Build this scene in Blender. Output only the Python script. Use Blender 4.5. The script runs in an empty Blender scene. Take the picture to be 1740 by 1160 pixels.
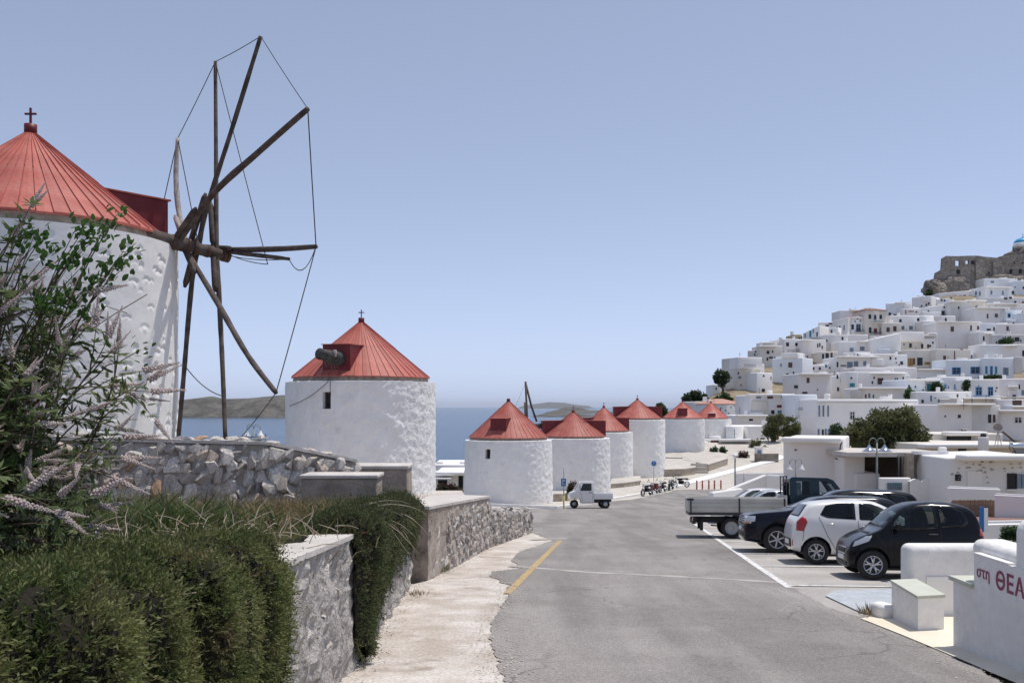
import bpy, bmesh, math, random
from mathutils import Vector, Matrix, noise
from mathutils.bvhtree import BVHTree
R = math.radians
rnd = random.Random(7)
C = bpy.context.scene.collection
SC = bpy.context.scene
# ------------------------------------------------------------------ camera, sky, sun, exposure
F, CX, HY = 1600.0, 870.0, 690.0          # focal length in photo pixels, principal column, sea horizon row
cd = bpy.data.cameras.new('camera'); cam = bpy.data.objects.new('camera', cd); C.objects.link(cam)
cam.location = (0, 0, 0); cam.rotation_euler = (R(90), 0, 0)
cd.sensor_width = 36.0; cd.lens = F / 1740 * 36; cd.shift_y = 110 / 1740
cd.clip_start = 0.1; cd.clip_end = 200000
SC.camera = cam
SUN_AZ, SUN_EL = 26.0, 72.0               # azimuth from +X towards +Y
W = bpy.data.worlds.new('World'); SC.world = W; W.use_nodes = True
wn = W.node_tree; bg = wn.nodes['Background']
sky = wn.nodes.new('ShaderNodeTexSky'); sky.sky_type = 'NISHITA'; sky.sun_disc = False
sky.sun_elevation = R(SUN_EL); sky.sun_rotation = R(90 - SUN_AZ)
sky.altitude = 60; sky.air_density = 1.0; sky.dust_density = 0.6; sky.ozone_density = 2.0
# dusty summer air: the clear-sky colours are drawn towards one periwinkle tint of the same brightness
bw = wn.nodes.new('ShaderNodeRGBToBW'); wn.links.new(sky.outputs[0], bw.inputs[0])
pw = wn.nodes.new('ShaderNodeMath'); pw.operation = 'POWER'; pw.inputs[1].default_value = .62; wn.links.new(bw.outputs[0], pw.inputs[0])
tv = wn.nodes.new('ShaderNodeVectorMath'); tv.operation = 'SCALE'; tv.inputs[0].default_value = (1.36, 1.63, 2.34); wn.links.new(pw.outputs[0], tv.inputs['Scale'])
mxs = wn.nodes.new('ShaderNodeMix'); mxs.data_type = 'RGBA'; mxs.inputs[0].default_value = .82; wn.links.new(sky.outputs[0], mxs.inputs[6]); wn.links.new(tv.outputs[0], mxs.inputs[7]); wn.links.new(mxs.outputs[2], bg.inputs['Color'])
bg.inputs['Strength'].default_value = 0.135
sd = bpy.data.lights.new('sun', 'SUN'); sun = bpy.data.objects.new('sun', sd); C.objects.link(sun)
sd.energy = 3.5; sd.angle = R(0.53); sd.color = (1.0, 0.945, 0.87)
sv = Vector((math.cos(R(SUN_AZ)) * math.cos(R(SUN_EL)), math.sin(R(SUN_AZ)) * math.cos(R(SUN_EL)), math.sin(R(SUN_EL))))
sun.rotation_euler = sv.to_track_quat('Z', 'Y').to_euler(); sun.location = (20, 20, 80)
SC.view_settings.view_transform = 'Standard'; SC.view_settings.look = 'None'
SC.view_settings.exposure = 0.06; SC.view_settings.gamma = 1.0; SC.view_settings.use_curve_mapping = False
SC.render.engine = 'CYCLES'; SC.cycles.max_bounces = 8; SC.cycles.transparent_max_bounces = 12
SC.cycles.volume_bounces = 0; SC.cycles.volume_max_steps = 64
try: SC.cycles.use_denoising = True
except Exception: pass

# ------------------------------------------------------------------ the lie of the land
def lerp(a, b, t): return a + (b - a) * t
def clamp(x, a=0.0, b=1.0): return a if x < a else b if x > b else x
def sstep(a, b, x):
    t = clamp((x - a) / (b - a)); return t * t * (3 - 2 * t)
def table(tab, x):
    if x <= tab[0][0]: return tab[0][1]
    for (a, va), (b, vb) in zip(tab, tab[1:]):
        if x <= b: return lerp(va, vb, (x - a) / (b - a))
    return tab[-1][1]
ZR = [(-30, 0.06), (60, -6.42), (75, -7.42), (85, -7.75), (95, -7.82), (130, -7.7), (150, -7.2), (175, -6.4), (400, -6)]
EDGE = [(0, -16), (50, -15), (60, -11), (70, -9), (80, -5), (100, 2), (110, 6), (150, 24), (170, 30), (400, 30)]
RDROP = [(0, 9), (14, 10.5), (20, 11.6), (40, 14.2), (55, 15.5), (62, 17), (75, 22), (90, 40), (400, 200)]
YP = [(110, 830), (128, 766), (140, 748), (150, 741), (172, 706), (203, 656), (235, 606), (262, 556), (290, 506), (305, 492), (330, 470), (400, 470)]
SKYL = [(1000, 730), (1120, 706), (1160, 692), (1205, 676), (1230, 664), (1262, 648), (1300, 622), (1345, 598), (1405, 570), (1455, 556), (1500, 545), (1560, 526), (1592, 508), (1620, 484), (1740, 478), (2200, 520)]
def zt(X, Y):
    z = table(ZR, Y)
    d = table(EDGE, Y) - X
    if d > 0: z -= min(0.55 * d, 66)
    r = X - table(RDROP, Y)
    if False: pass
    if Y > 125:
        b = X / Y                                   # bearing of the hill's flank
        p = max(table(YP, Y), table(SKYL, CX + F * b))
        zh = (HY - p) * Y / F
        if Y > 330: zh -= (Y - 330) * 0.6
        if d > 0: zh -= d * 1.1
        z = lerp(z, max(z, zh), sstep(125, 140, Y))
    return max(z, -75.0)
def P(px, py, Y): return Vector(((px - CX) * Y / F, Y, (HY - py) * Y / F))
def G(px, py, off=0.0):
    """the point of the ground seen at that place"""
    dx, dz = (px - CX) / F, (HY - py) / F
    lo = 1.0; y = 1.0
    while y < 400:
        if dz * y < zt(dx * y, y) + off: break
        lo = y; y *= 1.02
    hi = y
    for _ in range(30):
        m = (lo + hi) / 2
        if dz * m < zt(dx * m, m) + off: hi = m
        else: lo = m
    return Vector((dx * hi, hi, zt(dx * hi, hi)))
def topz(Y, py): return (HY - py) * Y / F

# ------------------------------------------------------------------ object helpers
def tag(o, label=None, cat=None, group=None, kind=None):
    if label: o['label'] = label
    if cat: o['category'] = cat
    if group: o['group'] = group
    if kind: o['kind'] = kind
    return o
def thing(name, label, cat, loc=(0, 0, 0), rotz=0.0, group=None):
    o = bpy.data.objects.new(name, None); C.objects.link(o)
    o.location = loc; o.rotation_euler = (0, 0, rotz); o.empty_display_size = 0.2
    return tag(o, label, cat, group)
def link(name, me, parent=None, loc=None, rot=None, scale=None):
    o = bpy.data.objects.new(name, me); C.objects.link(o)
    if parent is not None: o.parent = parent
    if loc is not None: o.location = loc
    if rot is not None: o.rotation_euler = rot
    if scale is not None: o.scale = scale if hasattr(scale, '__len__') else (scale,) * 3
    return o
class MB:
    """collects polygons, links them as ONE mesh object"""
    def __init__(s): s.v = []; s.f = []; s.sm = []; s.mi = []; s.cur = 0
    def add(s, vs, fs, smooth=False):
        b = len(s.v); s.v += [Vector(v) for v in vs]; s.f += [tuple(i + b for i in f) for f in fs]
        s.sm += [smooth] * len(fs); s.mi += [s.cur] * len(fs); return s
    def box(s, c, d, rz=0.0, M=None):
        hx, hy, hz = d[0] / 2, d[1] / 2, d[2] / 2
        vs = [Vector((x, y, z)) for z in (-hz, hz) for y in (-hy, hy) for x in (-hx, hx)]
        m = M if M is not None else Matrix.Rotation(rz, 4, 'Z')
        vs = [(m @ v) + Vector(c) for v in vs]
        return s.add(vs, [(0, 2, 3, 1), (4, 5, 7, 6), (0, 1, 5, 4), (2, 6, 7, 3), (0, 4, 6, 2), (1, 3, 7, 5)])
    def box2(s, a, b):
        return s.box([(a[i] + b[i]) / 2 for i in range(3)], [abs(b[i] - a[i]) for i in range(3)])
    def rbox(s, c, d, r, rz=0.0, seg=2):
        """box with rounded edges"""
        bm = bmesh.new(); bmesh.ops.create_cube(bm, size=1)
        for v in bm.verts: v.co = Vector((v.co.x * d[0], v.co.y * d[1], v.co.z * d[2]))
        bmesh.ops.bevel(bm, geom=bm.edges[:], offset=min(r, min(d) * .49), segments=seg, affect='EDGES', profile=.5)
        bm.verts.ensure_lookup_table(); m = Matrix.Translation(c) @ Matrix.Rotation(rz, 4, 'Z')
        s.add([m @ v.co for v in bm.verts], [[v.index for v in f.verts] for f in bm.faces], True); bm.free(); return s
    def tube(s, pts, rad, n=8, caps=True, flat=1.0):
        pts = [Vector(p) for p in pts]; rs = rad if hasattr(rad, '__len__') else [rad] * len(pts)
        vs = []; ref = None
        for i, p in enumerate(pts):
            d = (pts[min(i + 1, len(pts) - 1)] - pts[max(i - 1, 0)]).normalized()
            if ref is None:
                ref = Vector((0, 0, 1)) if abs(d.z) < .9 else Vector((1, 0, 0))
            a = d.cross(ref).normalized(); b = a.cross(d).normalized(); ref = b
            for k in range(n):
                t = 2 * math.pi * k / n; vs.append(p + (a * math.cos(t) + b * math.sin(t) * flat) * rs[i])
        fs = [(i * n + k, i * n + (k + 1) % n, (i + 1) * n + (k + 1) % n, (i + 1) * n + k) for i in range(len(pts) - 1) for k in range(n)]
        if caps: fs += [tuple(range(n))[::-1], tuple((len(pts) - 1) * n + k for k in range(n))]
        return s.add(vs, fs, n > 5)
    def lathe(s, prof, n=24, c=(0, 0, 0), axis='Z', a0=0.0, a1=2 * math.pi, smooth=True):
        full = abs(a1 - a0 - 2 * math.pi) < 1e-6; m = n if full else n + 1
        vs = []
        for r, h in prof:
            for k in range(m):
                t = a0 + (a1 - a0) * k / n
                q = Vector((r * math.cos(t), r * math.sin(t), h))
                if axis == 'Y': q = Vector((q.x, q.z, q.y))
                if axis == 'X': q = Vector((q.z, q.x, q.y))
                vs.append(q + Vector(c))
        fs = []
        for i in range(len(prof) - 1):
            for k in range(n):
                k2 = (k + 1) % m
                fs.append((i * m + k, i * m + k2, (i + 1) * m + k2, (i + 1) * m + k))
        return s.add(vs, fs, smooth)
    def prism(s, poly, z0, z1):
        """vertical prism over a list of (x, y); z0, z1 numbers or lists"""
        n = len(poly); a = z0 if hasattr(z0, '__len__') else [z0] * n; b = z1 if hasattr(z1, '__len__') else [z1] * n
        vs = [(x, y, a[i]) for i, (x, y) in enumerate(poly)] + [(x, y, b[i]) for i, (x, y) in enumerate(poly)]
        fs = [tuple(range(n))[::-1], tuple(range(n, 2 * n))] + [(i, (i + 1) % n, n + (i + 1) % n, n + i) for i in range(n)]
        return s.add(vs, fs)
    def mesh(s, name, mats, origin=(0, 0, 0)):
        o = Vector(origin)
        me = bpy.data.meshes.new(name); me.from_pydata([tuple(v - o) for v in s.v], [], s.f)
        for m in (mats if isinstance(mats, (list, tuple)) else [mats]): me.materials.append(m)
        me.polygons.foreach_set('use_smooth', s.sm); me.polygons.foreach_set('material_index', s.mi)
        me.update(); return me
    def build(s, name, mats, parent=None, origin=(0, 0, 0), fix=True):
        me = s.mesh(name, mats, origin)
        if fix:
            bm = bmesh.new(); bm.from_mesh(me); bmesh.ops.recalc_face_normals(bm, faces=bm.faces[:]); bm.to_mesh(me); bm.free()
        o = link(name, me, parent)
        if parent is None and tuple(origin) != (0, 0, 0): o.location = origin
        return o
def smooth_by_angle(o, ang=35):
    me = o.data
    me.polygons.foreach_set('use_smooth', [True] * len(me.polygons))
    bm = bmesh.new(); bm.from_mesh(me)
    for e in bm.edges:
        if len(e.link_faces) == 2 and e.calc_face_angle(0) > R(ang): e.smooth = False
    bm.to_mesh(me); bm.free(); return o

# ------------------------------------------------------------------ materials
MATS = {}
def material(name, c1, c2=None, scale=6.0, rough=.8, bump=.0, bscale=40.0, metal=0.0, per_obj=0.0, spec=.4, detail=5.0, dirt=None, trans=0.0, fine=None, bdist=.02, coat=0.0):
    m = bpy.data.materials.new(name); m.use_nodes = True; nt = m.node_tree; N, L = nt.nodes, nt.links
    b = N['Principled BSDF']; b.inputs['Roughness'].default_value = rough; b.inputs['Metallic'].default_value = metal
    b.inputs['Specular IOR Level'].default_value = spec
    if coat: b.inputs['Coat Weight'].default_value = coat; b.inputs['Coat Roughness'].default_value = .03
    c1 = tuple(c1) + (1,); c2 = (tuple(c2) + (1,)) if c2 else c1
    tc = N.new('ShaderNodeTexCoord')
    nz = N.new('ShaderNodeTexNoise'); nz.inputs['Scale'].default_value = scale; nz.inputs['Detail'].default_value = detail
    L.new(tc.outputs['Object'], nz.inputs['Vector'])
    ramp = N.new('ShaderNodeValToRGB'); ramp.color_ramp.elements[0].position = .35; ramp.color_ramp.elements[1].position = .65
    ramp.color_ramp.elements[0].color = c1; ramp.color_ramp.elements[1].color = c2
    L.new(nz.outputs[0], ramp.inputs[0]); col = ramp.outputs[0]
    if fine:
        n3 = N.new('ShaderNodeTexNoise'); n3.inputs['Scale'].default_value = fine[0]; n3.inputs['Detail'].default_value = 3; L.new(tc.outputs['Object'], n3.inputs['Vector'])
        mr = N.new('ShaderNodeMapRange'); mr.inputs[1].default_value = .3; mr.inputs[2].default_value = .7; mr.inputs[3].default_value = 1 - fine[1]; mr.inputs[4].default_value = 1 + fine[1]
        L.new(n3.outputs[0], mr.inputs[0])
        mx = N.new('ShaderNodeVectorMath'); mx.operation = 'SCALE'; L.new(col, mx.inputs[0]); L.new(mr.outputs[0], mx.inputs['Scale']); col = mx.outputs[0]
    if dirt:
        n4 = N.new('ShaderNodeTexNoise'); n4.inputs['Scale'].default_value = dirt[1]; n4.inputs['Detail'].default_value = 8; n4.inputs['Roughness'].default_value = .65; L.new(tc.outputs['Object'], n4.inputs['Vector'])
        r4 = N.new('ShaderNodeValToRGB'); r4.color_ramp.elements[0].position = dirt[2]; r4.color_ramp.elements[1].position = dirt[2] + dirt[3]
        L.new(n4.outputs[0], r4.inputs[0])
        mm = N.new('ShaderNodeMix'); mm.data_type = 'RGBA'; L.new(r4.outputs[0], mm.inputs[0]); L.new(col, mm.inputs[6]); mm.inputs[7].default_value = tuple(dirt[0]) + (1,); col = mm.outputs[2]
    if per_obj:
        oi = N.new('ShaderNodeObjectInfo'); mr = N.new('ShaderNodeMapRange'); mr.inputs[3].default_value = 1 - per_obj; mr.inputs[4].default_value = 1 + per_obj
        L.new(oi.outputs['Random'], mr.inputs[0])
        mx = N.new('ShaderNodeVectorMath'); mx.operation = 'SCALE'; L.new(col, mx.inputs[0]); L.new(mr.outputs[0], mx.inputs['Scale']); col = mx.outputs[0]
    L.new(col, b.inputs['Base Color'])
    if bump:
        n2 = N.new('ShaderNodeTexNoise'); n2.inputs['Scale'].default_value = bscale; n2.inputs['Detail'].default_value = 6; L.new(tc.outputs['Object'], n2.inputs['Vector'])
        bp = N.new('ShaderNodeBump'); bp.inputs['Strength'].default_value = bump; bp.inputs['Distance'].default_value = bdist
        L.new(n2.outputs[0], bp.inputs['Height']); L.new(bp.outputs[0], b.inputs['Normal'])
    if trans:
        try: b.inputs['Subsurface Weight'].default_value = 0
        except Exception: pass
        tr = N.new('ShaderNodeBsdfTranslucent'); L.new(col, tr.inputs['Color']); ms = N.new('ShaderNodeMixShader'); ms.inputs[0].default_value = trans
        out = N['Material Output']; L.new(b.outputs[0], ms.inputs[1]); L.new(tr.outputs[0], ms.inputs[2]); L.new(ms.outputs[0], out.inputs[0])
    MATS[name] = m; return m
def ramp_mat(name, stops, rough=.85, bump=.4, bscale=25, nscale=9.0, namt=.35, bdist=.02):
    """colour picked per object out of stops, with grain"""
    m = material(name, (.3, .3, .3), rough=rough, bump=bump, bscale=bscale, bdist=bdist); nt = m.node_tree; N, L = nt.nodes, nt.links; b = N['Principled BSDF']
    oi = N.new('ShaderNodeObjectInfo'); rp = N.new('ShaderNodeValToRGB'); rp.color_ramp.interpolation = 'CONSTANT'
    while len(rp.color_ramp.elements) < len(stops): rp.color_ramp.elements.new(.5)
    for e, (p, c) in zip(rp.color_ramp.elements, stops): e.position = p; e.color = tuple(c) + (1,)
    L.new(oi.outputs['Random'], rp.inputs[0])
    tc = N.new('ShaderNodeTexCoord'); nz = N.new('ShaderNodeTexNoise'); nz.inputs['Scale'].default_value = nscale; nz.inputs['Detail'].default_value = 8; nz.inputs['Roughness'].default_value = .7; L.new(tc.outputs['Object'], nz.inputs['Vector'])
    mr = N.new('ShaderNodeMapRange'); mr.inputs[1].default_value = .3; mr.inputs[2].default_value = .7; mr.inputs[3].default_value = 1 - namt; mr.inputs[4].default_value = 1 + namt; L.new(nz.outputs[0], mr.inputs[0])
    mx = N.new('ShaderNodeVectorMath'); mx.operation = 'SCALE'; L.new(rp.outputs[0], mx.inputs[0]); L.new(mr.outputs[0], mx.inputs['Scale']); L.new(mx.outputs[0], b.inputs['Base Color'])
    return m
white = material('white_limewash', (.75, .73, .705), (.83, .815, .795), 1.6, .9, .6, 9, dirt=((.55, .52, .48), 1.7, .60, .22), fine=(9, .05), detail=9, bdist=.03)
mill_smooth = material('mill_limewash_smooth', (.79, .775, .755), (.84, .83, .81), 1.5, .9, .15, 10, dirt=((.67, .65, .63), 1.4, .60, .2), fine=(5, .03), bdist=.03)
mill_white = material('mill_limewash', (.78, .765, .745), (.84, .83, .81), 1.5, .9, .7, 11, dirt=((.66, .64, .62), 1.3, .60, .2), bdist=.045)
house_white = material('house_white', (.79, .77, .745), (.84, .825, .805), .35, .9, .25, 5, per_obj=.05, dirt=((.66, .63, .60), .35, .62, .25))
house_cream = material('house_cream', (.68, .63, .56), (.74, .69, .62), .4, .9, .2, 5, per_obj=.07, dirt=((.5, .43, .34), .5, .6, .25))
house_pink = material('house_pale_rose', (.78, .74, .72), (.82, .785, .765), .4, .9, .2, 5, per_obj=.05)
house_blue = material('house_pale_blue', (.70, .73, .765), (.75, .78, .81), .4, .9, .2, 5, per_obj=.05)
house_grey = material('house_grey', (.62, .60, .58), (.70, .68, .66), .5, .9, .25, 6, per_obj=.08)
house_ochre = material('house_ochre', (.50, .40, .24), (.58, .48, .31), .5, .9, .2, 6)
roof_red = material('red_roof_paint', (.385, .097, .074), (.465, .154, .122), 1.6, .55, .15, 9, per_obj=.15, dirt=((.33, .17, .145), 2.4, .56, .2), fine=(14, .10), spec=.25)
dark_red = material('dark_red_paint', (.13, .012, .016), (.17, .018, .022), 3, .5, .1, 20)
roof_tile = material('brown_tile', (.20, .10, .075), (.28, .14, .10), 4, .8, .4, 10)
terracotta = material('terracotta_roof', (.42, .22, .17), (.50, .28, .22), 3, .85, .3, 10)
drum_grey = material('old_mortar', (.20, .17, .14), (.34, .30, .26), 5, .95, .6, 18)
wood = material('weathered_wood', (.055, .040, .034), (.12, .092, .080), 5, .85, .5, 30, fine=(60, .35))
pale_wood = material('bleached_wood', (.26, .22, .20), (.40, .36, .33), 5, .85, .5, 30, fine=(50, .3))
rope = material('rope', (.06, .055, .05), rough=.9)
rust_m = material('rusty_iron', (.08, .045, .035), (.13, .07, .05), 20, .8, .4, 40)
stone = ramp_mat('field_stone', [(0, (.53, .485, .44)), (.18, (.41, .375, .345)), (.36, (.62, .57, .52)), (.52, (.48, .425, .375)), (.66, (.67, .62, .57)), (.80, (.34, .315, .295)), (.89, (.55, .455, .37)), (.975, (.46, .30, .19))], namt=.5, bump=.8, bscale=18, bdist=.03)
stone_small = ramp_mat('rubble_stone', [(0, (.46, .42, .385)), (.25, (.35, .32, .295)), (.5, (.54, .50, .46)), (.7, (.28, .26, .245)), (.85, (.50, .435, .38))], namt=.4, bump=.7, bscale=24, bdist=.02)
mortar = material('stone_mortar', (.30, .265, .235), (.42, .38, .34), 5, .95, .8, 14)
pale_mortar = material('pale_mortar', (.40, .375, .35), (.50, .47, .44), 4, .95, .7, 16)
rough_plaster = material('rough_plaster', (.29, .268, .248), (.47, .44, .41), 3.4, .95, 1.0, 20, dirt=((.185, .165, .15), 3.2, .52, .14), fine=(30, .18), detail=8, bdist=.05)
old_cement = material('old_cement', (.27, .22, .18), (.45, .385, .33), 1.8, .95, .7, 16, dirt=((.17, .145, .125), 2.5, .57, .15), fine=(35, .16), detail=8)
cement_top = material('cement_coping', (.48, .44, .405), (.60, .56, .52), 2.2, .95, .5, 22, fine=(40, .14), dirt=((.36, .32, .29), 3, .58, .2))
tan_stone = material('terrace_stone', (.30, .25, .20), (.46, .40, .33), 3.2, .9, .9, 6, detail=9)
paver = material('plaza_paving', (.46, .42, .37), (.55, .51, .46), .8, .95, .2, 20, fine=(8, .08))
earth = material('dry_earth', (.20, .155, .10), (.31, .25, .175), .3, 1, .6, 1.5, fine=(2.5, .2), dirt=((.22, .20, .11), .6, .5, .25))
concrete = material('shoulder_concrete', (.44, .38, .325), (.62, .575, .53), 1.3, .95, .8, 22, fine=(26, .20), dirt=((.32, .265, .22), 1.9, .54, .16), detail=12)
parking_c = material('parking_concrete', (.36, .335, .31), (.45, .425, .395), .8, .95, .3, 30, fine=(18, .09), dirt=((.25, .235, .225), .9, .62, .2))
blue_paint = material('worn_blue_paint', (.37, .405, .44), (.45, .475, .50), 3, .9, .2, 30, fine=(14, .12), dirt=((.45, .43, .40), 4, .55, .2))
cream_paint = material('cream_step_paint', (.70, .62, .49), (.78, .70, .57), 1.5, .9, .25, 30, dirt=((.52, .44, .33), 3, .63, .2))
line_white = material('worn_white_paint', (.68, .67, .65), (.76, .75, .74), 4, .85, .1, 40, dirt=((.30, .285, .28), 9, .52, .12))
line_yellow = material('worn_yellow_paint', (.44, .30, .12), (.50, .36, .17), 4, .85, .1, 40, dirt=((.24, .215, .19), 9, .50, .12))
kerb_white = material('kerb_whitewash', (.74, .73, .71), (.80, .79, .78), 2, .9, .3, 20)
green_cap = material('sage_paint', (.50, .515, .43), (.56, .57, .49), 4, .8, .1, 30)
tyre_m = material('tyre_rubber', (.018, .018, .019), (.028, .027, .027), 10, .85)
alloy = material('alloy_wheel', (.62, .62, .63), rough=.28, metal=.85)
black_paint = material('black_car_paint', (.007, .007, .009), rough=.16, spec=.22, coat=.05)
navy_paint = material('dark_blue_car_paint', (.008, .009, .017), rough=.16, spec=.22, coat=.05)
white_paint = material('white_car_paint', (.72, .71, .70), rough=.3, spec=.5, coat=.6)
silver_paint = material('silver_car_paint', (.50, .52, .54), rough=.3, metal=.5, coat=.6)
green_paint = material('dark_green_car_paint', (.006, .028, .038), rough=.2, spec=.35, coat=.1)
cream_metal = material('cream_truck_bed_paint', (.50, .48, .43), (.58, .56, .51), 2, .5, .1, 20)
glass_dark = material('dark_window_glass', (.010, .012, .014), rough=.05, spec=.45)
pane_dark = material('window_pane', (.018, .021, .028), rough=.2, spec=.35)
plastic = material('black_plastic', (.022, .022, .023), rough=.55)
chrome = material('chrome_trim', (.7, .7, .7), rough=.15, metal=1)
lamp_clear = material('headlamp_glass', (.55, .57, .60), rough=.08, metal=.4)
tail_red = material('tail_lamp_red', (.35, .012, .012), rough=.15, coat=.5)
orange_m = material('amber_lens', (.7, .22, .04), rough=.2)
plate_m = material('number_plate', (.7, .7, .68), rough=.5)
steel = material('galvanised_steel', (.35, .36, .37), (.45, .46, .47), 6, .45, metal=.6)
dark_steel = material('dark_steel', (.06, .06, .065), rough=.5, metal=.4)
sign_blue = material('sign_blue', (.03, .16, .40), rough=.4)
sign_white = material('sign_white', (.82, .82, .82), rough=.4)
sign_red = material('faded_red_print', (.25, .045, .10), (.32, .07, .14), 20, .7)
bollard_m = material('bollard_red_brown', (.30, .06, .045), (.36, .08, .06), 8, .6)
yellow_m = material('yellow_pole_paint', (.55, .45, .06), rough=.5)
sh_blue = material('blue_shutter', (.05, .16, .35), (.07, .20, .42), 4, .6, per_obj=.15)
sh_lblue = material('light_blue_joinery', (.16, .33, .55), (.20, .38, .60), 4, .6, per_obj=.12)
sh_grey = material('grey_blue_shutter', (.16, .22, .28), (.20, .27, .34), 4, .6, per_obj=.15)
sh_turq = material('turquoise_joinery', (.03, .25, .32), (.05, .30, .37), 4, .6)
sh_brown = material('brown_joinery', (.085, .05, .04), (.12, .075, .06), 4, .6, per_obj=.2)
sh_dark = material('dark_opening', (.02, .02, .024), rough=.6)
sh_white = material('white_frame', (.70, .70, .70), rough=.6)
sh_wood = material('varnished_wood', (.30, .17, .06), (.38, .22, .09), 6, .5)
dome_blue = material('dome_blue', (.02, .30, .55), (.04, .36, .60), 2, .45)
castle_m = material('castle_stone', (.215, .187, .158), (.345, .303, .262), .55, .95, 1.0, 1.1, fine=(1.6, .3), detail=10, bdist=.6)
rock_m = material('bare_rock', (.18, .152, .125), (.315, .272, .23), .25, .95, 1.0, .5, fine=(1.0, .3), detail=10, bdist=1.0)
island_m = material('island_scrub', (.050, .045, .034), (.125, .112, .090), .012, 1, .8, .02, fine=(.05, .45), detail=12, bdist=8)
def leaf_mat(name, c1, c2, c3=None, trans=.35, scale=3.0):
    return material(name, c1, c2, scale, .65, trans=trans, dirt=(c3, 5.0, .52, .2) if c3 else None, spec=.25)
leaf_vitex = leaf_mat('vitex_leaf', (.080, .125, .046), (.175, .21, .095), (.06, .095, .037))
leaf_rose = leaf_mat('broad_leaf', (.040, .095, .022), (.075, .15, .038))
leaf_rosem = leaf_mat('rosemary_leaf', (.060, .092, .026), (.19, .20, .072), (.19, .135, .085), trans=.3, scale=4)
leaf_dark = leaf_mat('dark_hedge_leaf', (.028, .060, .022), (.06, .10, .035))
leaf_dry = leaf_mat('dry_grass_blade', (.20, .15, .075), (.30, .235, .13), (.10, .12, .045))
leaf_strap = leaf_mat('strap_leaf', (.055, .095, .03), (.12, .15, .055), (.22, .16, .075))
leaf_tree = leaf_mat('tamarisk_leaf', (.085, .105, .042), (.165, .170, .072), (.15, .125, .06), scale=.5)
leaf_tree2 = leaf_mat('pine_leaf', (.030, .055, .022), (.065, .095, .04), scale=.7)
leaf_red = leaf_mat('bougainvillea_leaf', (.10, .035, .035), (.06, .06, .03))
flower_m = material('lilac_floret', (.52, .41, .395), (.77, .69, .66), 30, .8, trans=.3, dirt=((.30, .20, .17), 22, .57, .15))
twig_m = material('brown_twig', (.10, .07, .045), (.17, .125, .085), 12, .9)
bark_m = material('bark', (.085, .065, .05), (.15, .12, .095), 8, .95, .6, 20)
under_m = material('shade_painted_stems', (.007, .007, .0035), (.020, .017, .009), 12, 1, .9, 25, bdist=.05)  # near-black colour paints the deep shade under the leaves
# ------------------------------------------------------------------ setting: sea, islands, ground, roads
def structure(o): o['kind'] = 'structure'; return o
# sea
sea_m = bpy.data.materials.new('sea_water'); sea_m.use_nodes = True
_n, _l = sea_m.node_tree.nodes, sea_m.node_tree.links; _b = _n['Principled BSDF']
_b.inputs['Roughness'].default_value = .22; _b.inputs['IOR'].default_value = 1.33
_tc = _n.new('ShaderNodeTexCoord'); _mp = _n.new('ShaderNodeMapping'); _mp.inputs['Scale'].default_value = (.0012, .006, 1); _l.new(_tc.outputs['Object'], _mp.inputs[0])
_nz = _n.new('ShaderNodeTexNoise'); _nz.inputs['Scale'].default_value = 1; _nz.inputs['Detail'].default_value = 8; _l.new(_mp.outputs[0], _nz.inputs['Vector'])
_rp = _n.new('ShaderNodeValToRGB'); _rp.color_ramp.elements[0].position = .38; _rp.color_ramp.elements[1].position = .62
_rp.color_ramp.elements[0].color = (.022, .058, .115, 1); _rp.color_ramp.elements[1].color = (.034, .080, .142, 1)
_l.new(_nz.outputs[0], _rp.inputs[0]); _l.new(_rp.outputs[0], _b.inputs['Base Color'])
_mp2 = _n.new('ShaderNodeMapping'); _mp2.inputs['Scale'].default_value = (.06, .12, 1); _l.new(_tc.outputs['Object'], _mp2.inputs[0])
_n2 = _n.new('ShaderNodeTexNoise'); _n2.inputs['Scale'].default_value = 1; _n2.inputs['Detail'].default_value = 10; _n2.inputs['Roughness'].default_value = .7; _l.new(_mp2.outputs[0], _n2.inputs['Vector'])
_bp = _n.new('ShaderNodeBump'); _bp.inputs['Strength'].default_value = .55; _bp.inputs['Distance'].default_value = 4; _l.new(_n2.outputs[0], _bp.inputs['Height']); _l.new(_bp.outputs[0], _b.inputs['Normal'])
SEA = -70.0
m = MB(); m.add([(-45000, -600, SEA), (45000, -600, SEA), (45000, 60000, SEA), (-45000, 60000, SEA)], [(0, 1, 2, 3)])
structure(m.build('sea', sea_m))
def island(name, px0, px1, Y, depth, crest, mat, nx=90, ny=26, seed=0, rough=.12):
    """hill rising out of the sea; crest = [(px, py)] heights along it"""
    X0, X1 = (px0 - CX) / F * Y, (px1 - CX) / F * Y
    vs, fs = [], []
    for j in range(ny + 1):
        v = j / ny
        for i in range(nx + 1):
            u = i / nx; px = lerp(px0, px1, u)
            H = (HY - table(crest, px)) * (Y + depth / 2) / F - SEA
            n = noise.fractal(Vector((u * (X1 - X0), v * depth, seed * 77)) / (depth * .45), 1.0, 2.0, 6)
            prof = math.sin(math.pi * clamp(v)) ** .8
            edge = min(1, min(u, 1 - u) * 14) ** .6
            z = SEA - 3 + (H + 3) * prof * edge * (1 + rough * n * 2.2 * (1 - .6 * prof))
            vs.append((lerp(X0, X1, u) + n * depth * .03, Y + v * depth, z))
    w = nx + 1
    fs = [(j * w + i, j * w + i + 1, (j + 1) * w + i + 1, (j + 1) * w + i) for j in range(ny) for i in range(nx)]
    mb = MB(); mb.add(vs, fs, True); return structure(mb.build(name, mat))
island('island', 180, 560, 5700, 900, [(180, 690), (300, 676), (318, 674), (345, 679), (372, 681), (400, 678), (430, 676), (470, 682), (520, 688), (560, 700)], island_m, seed=3)
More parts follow.
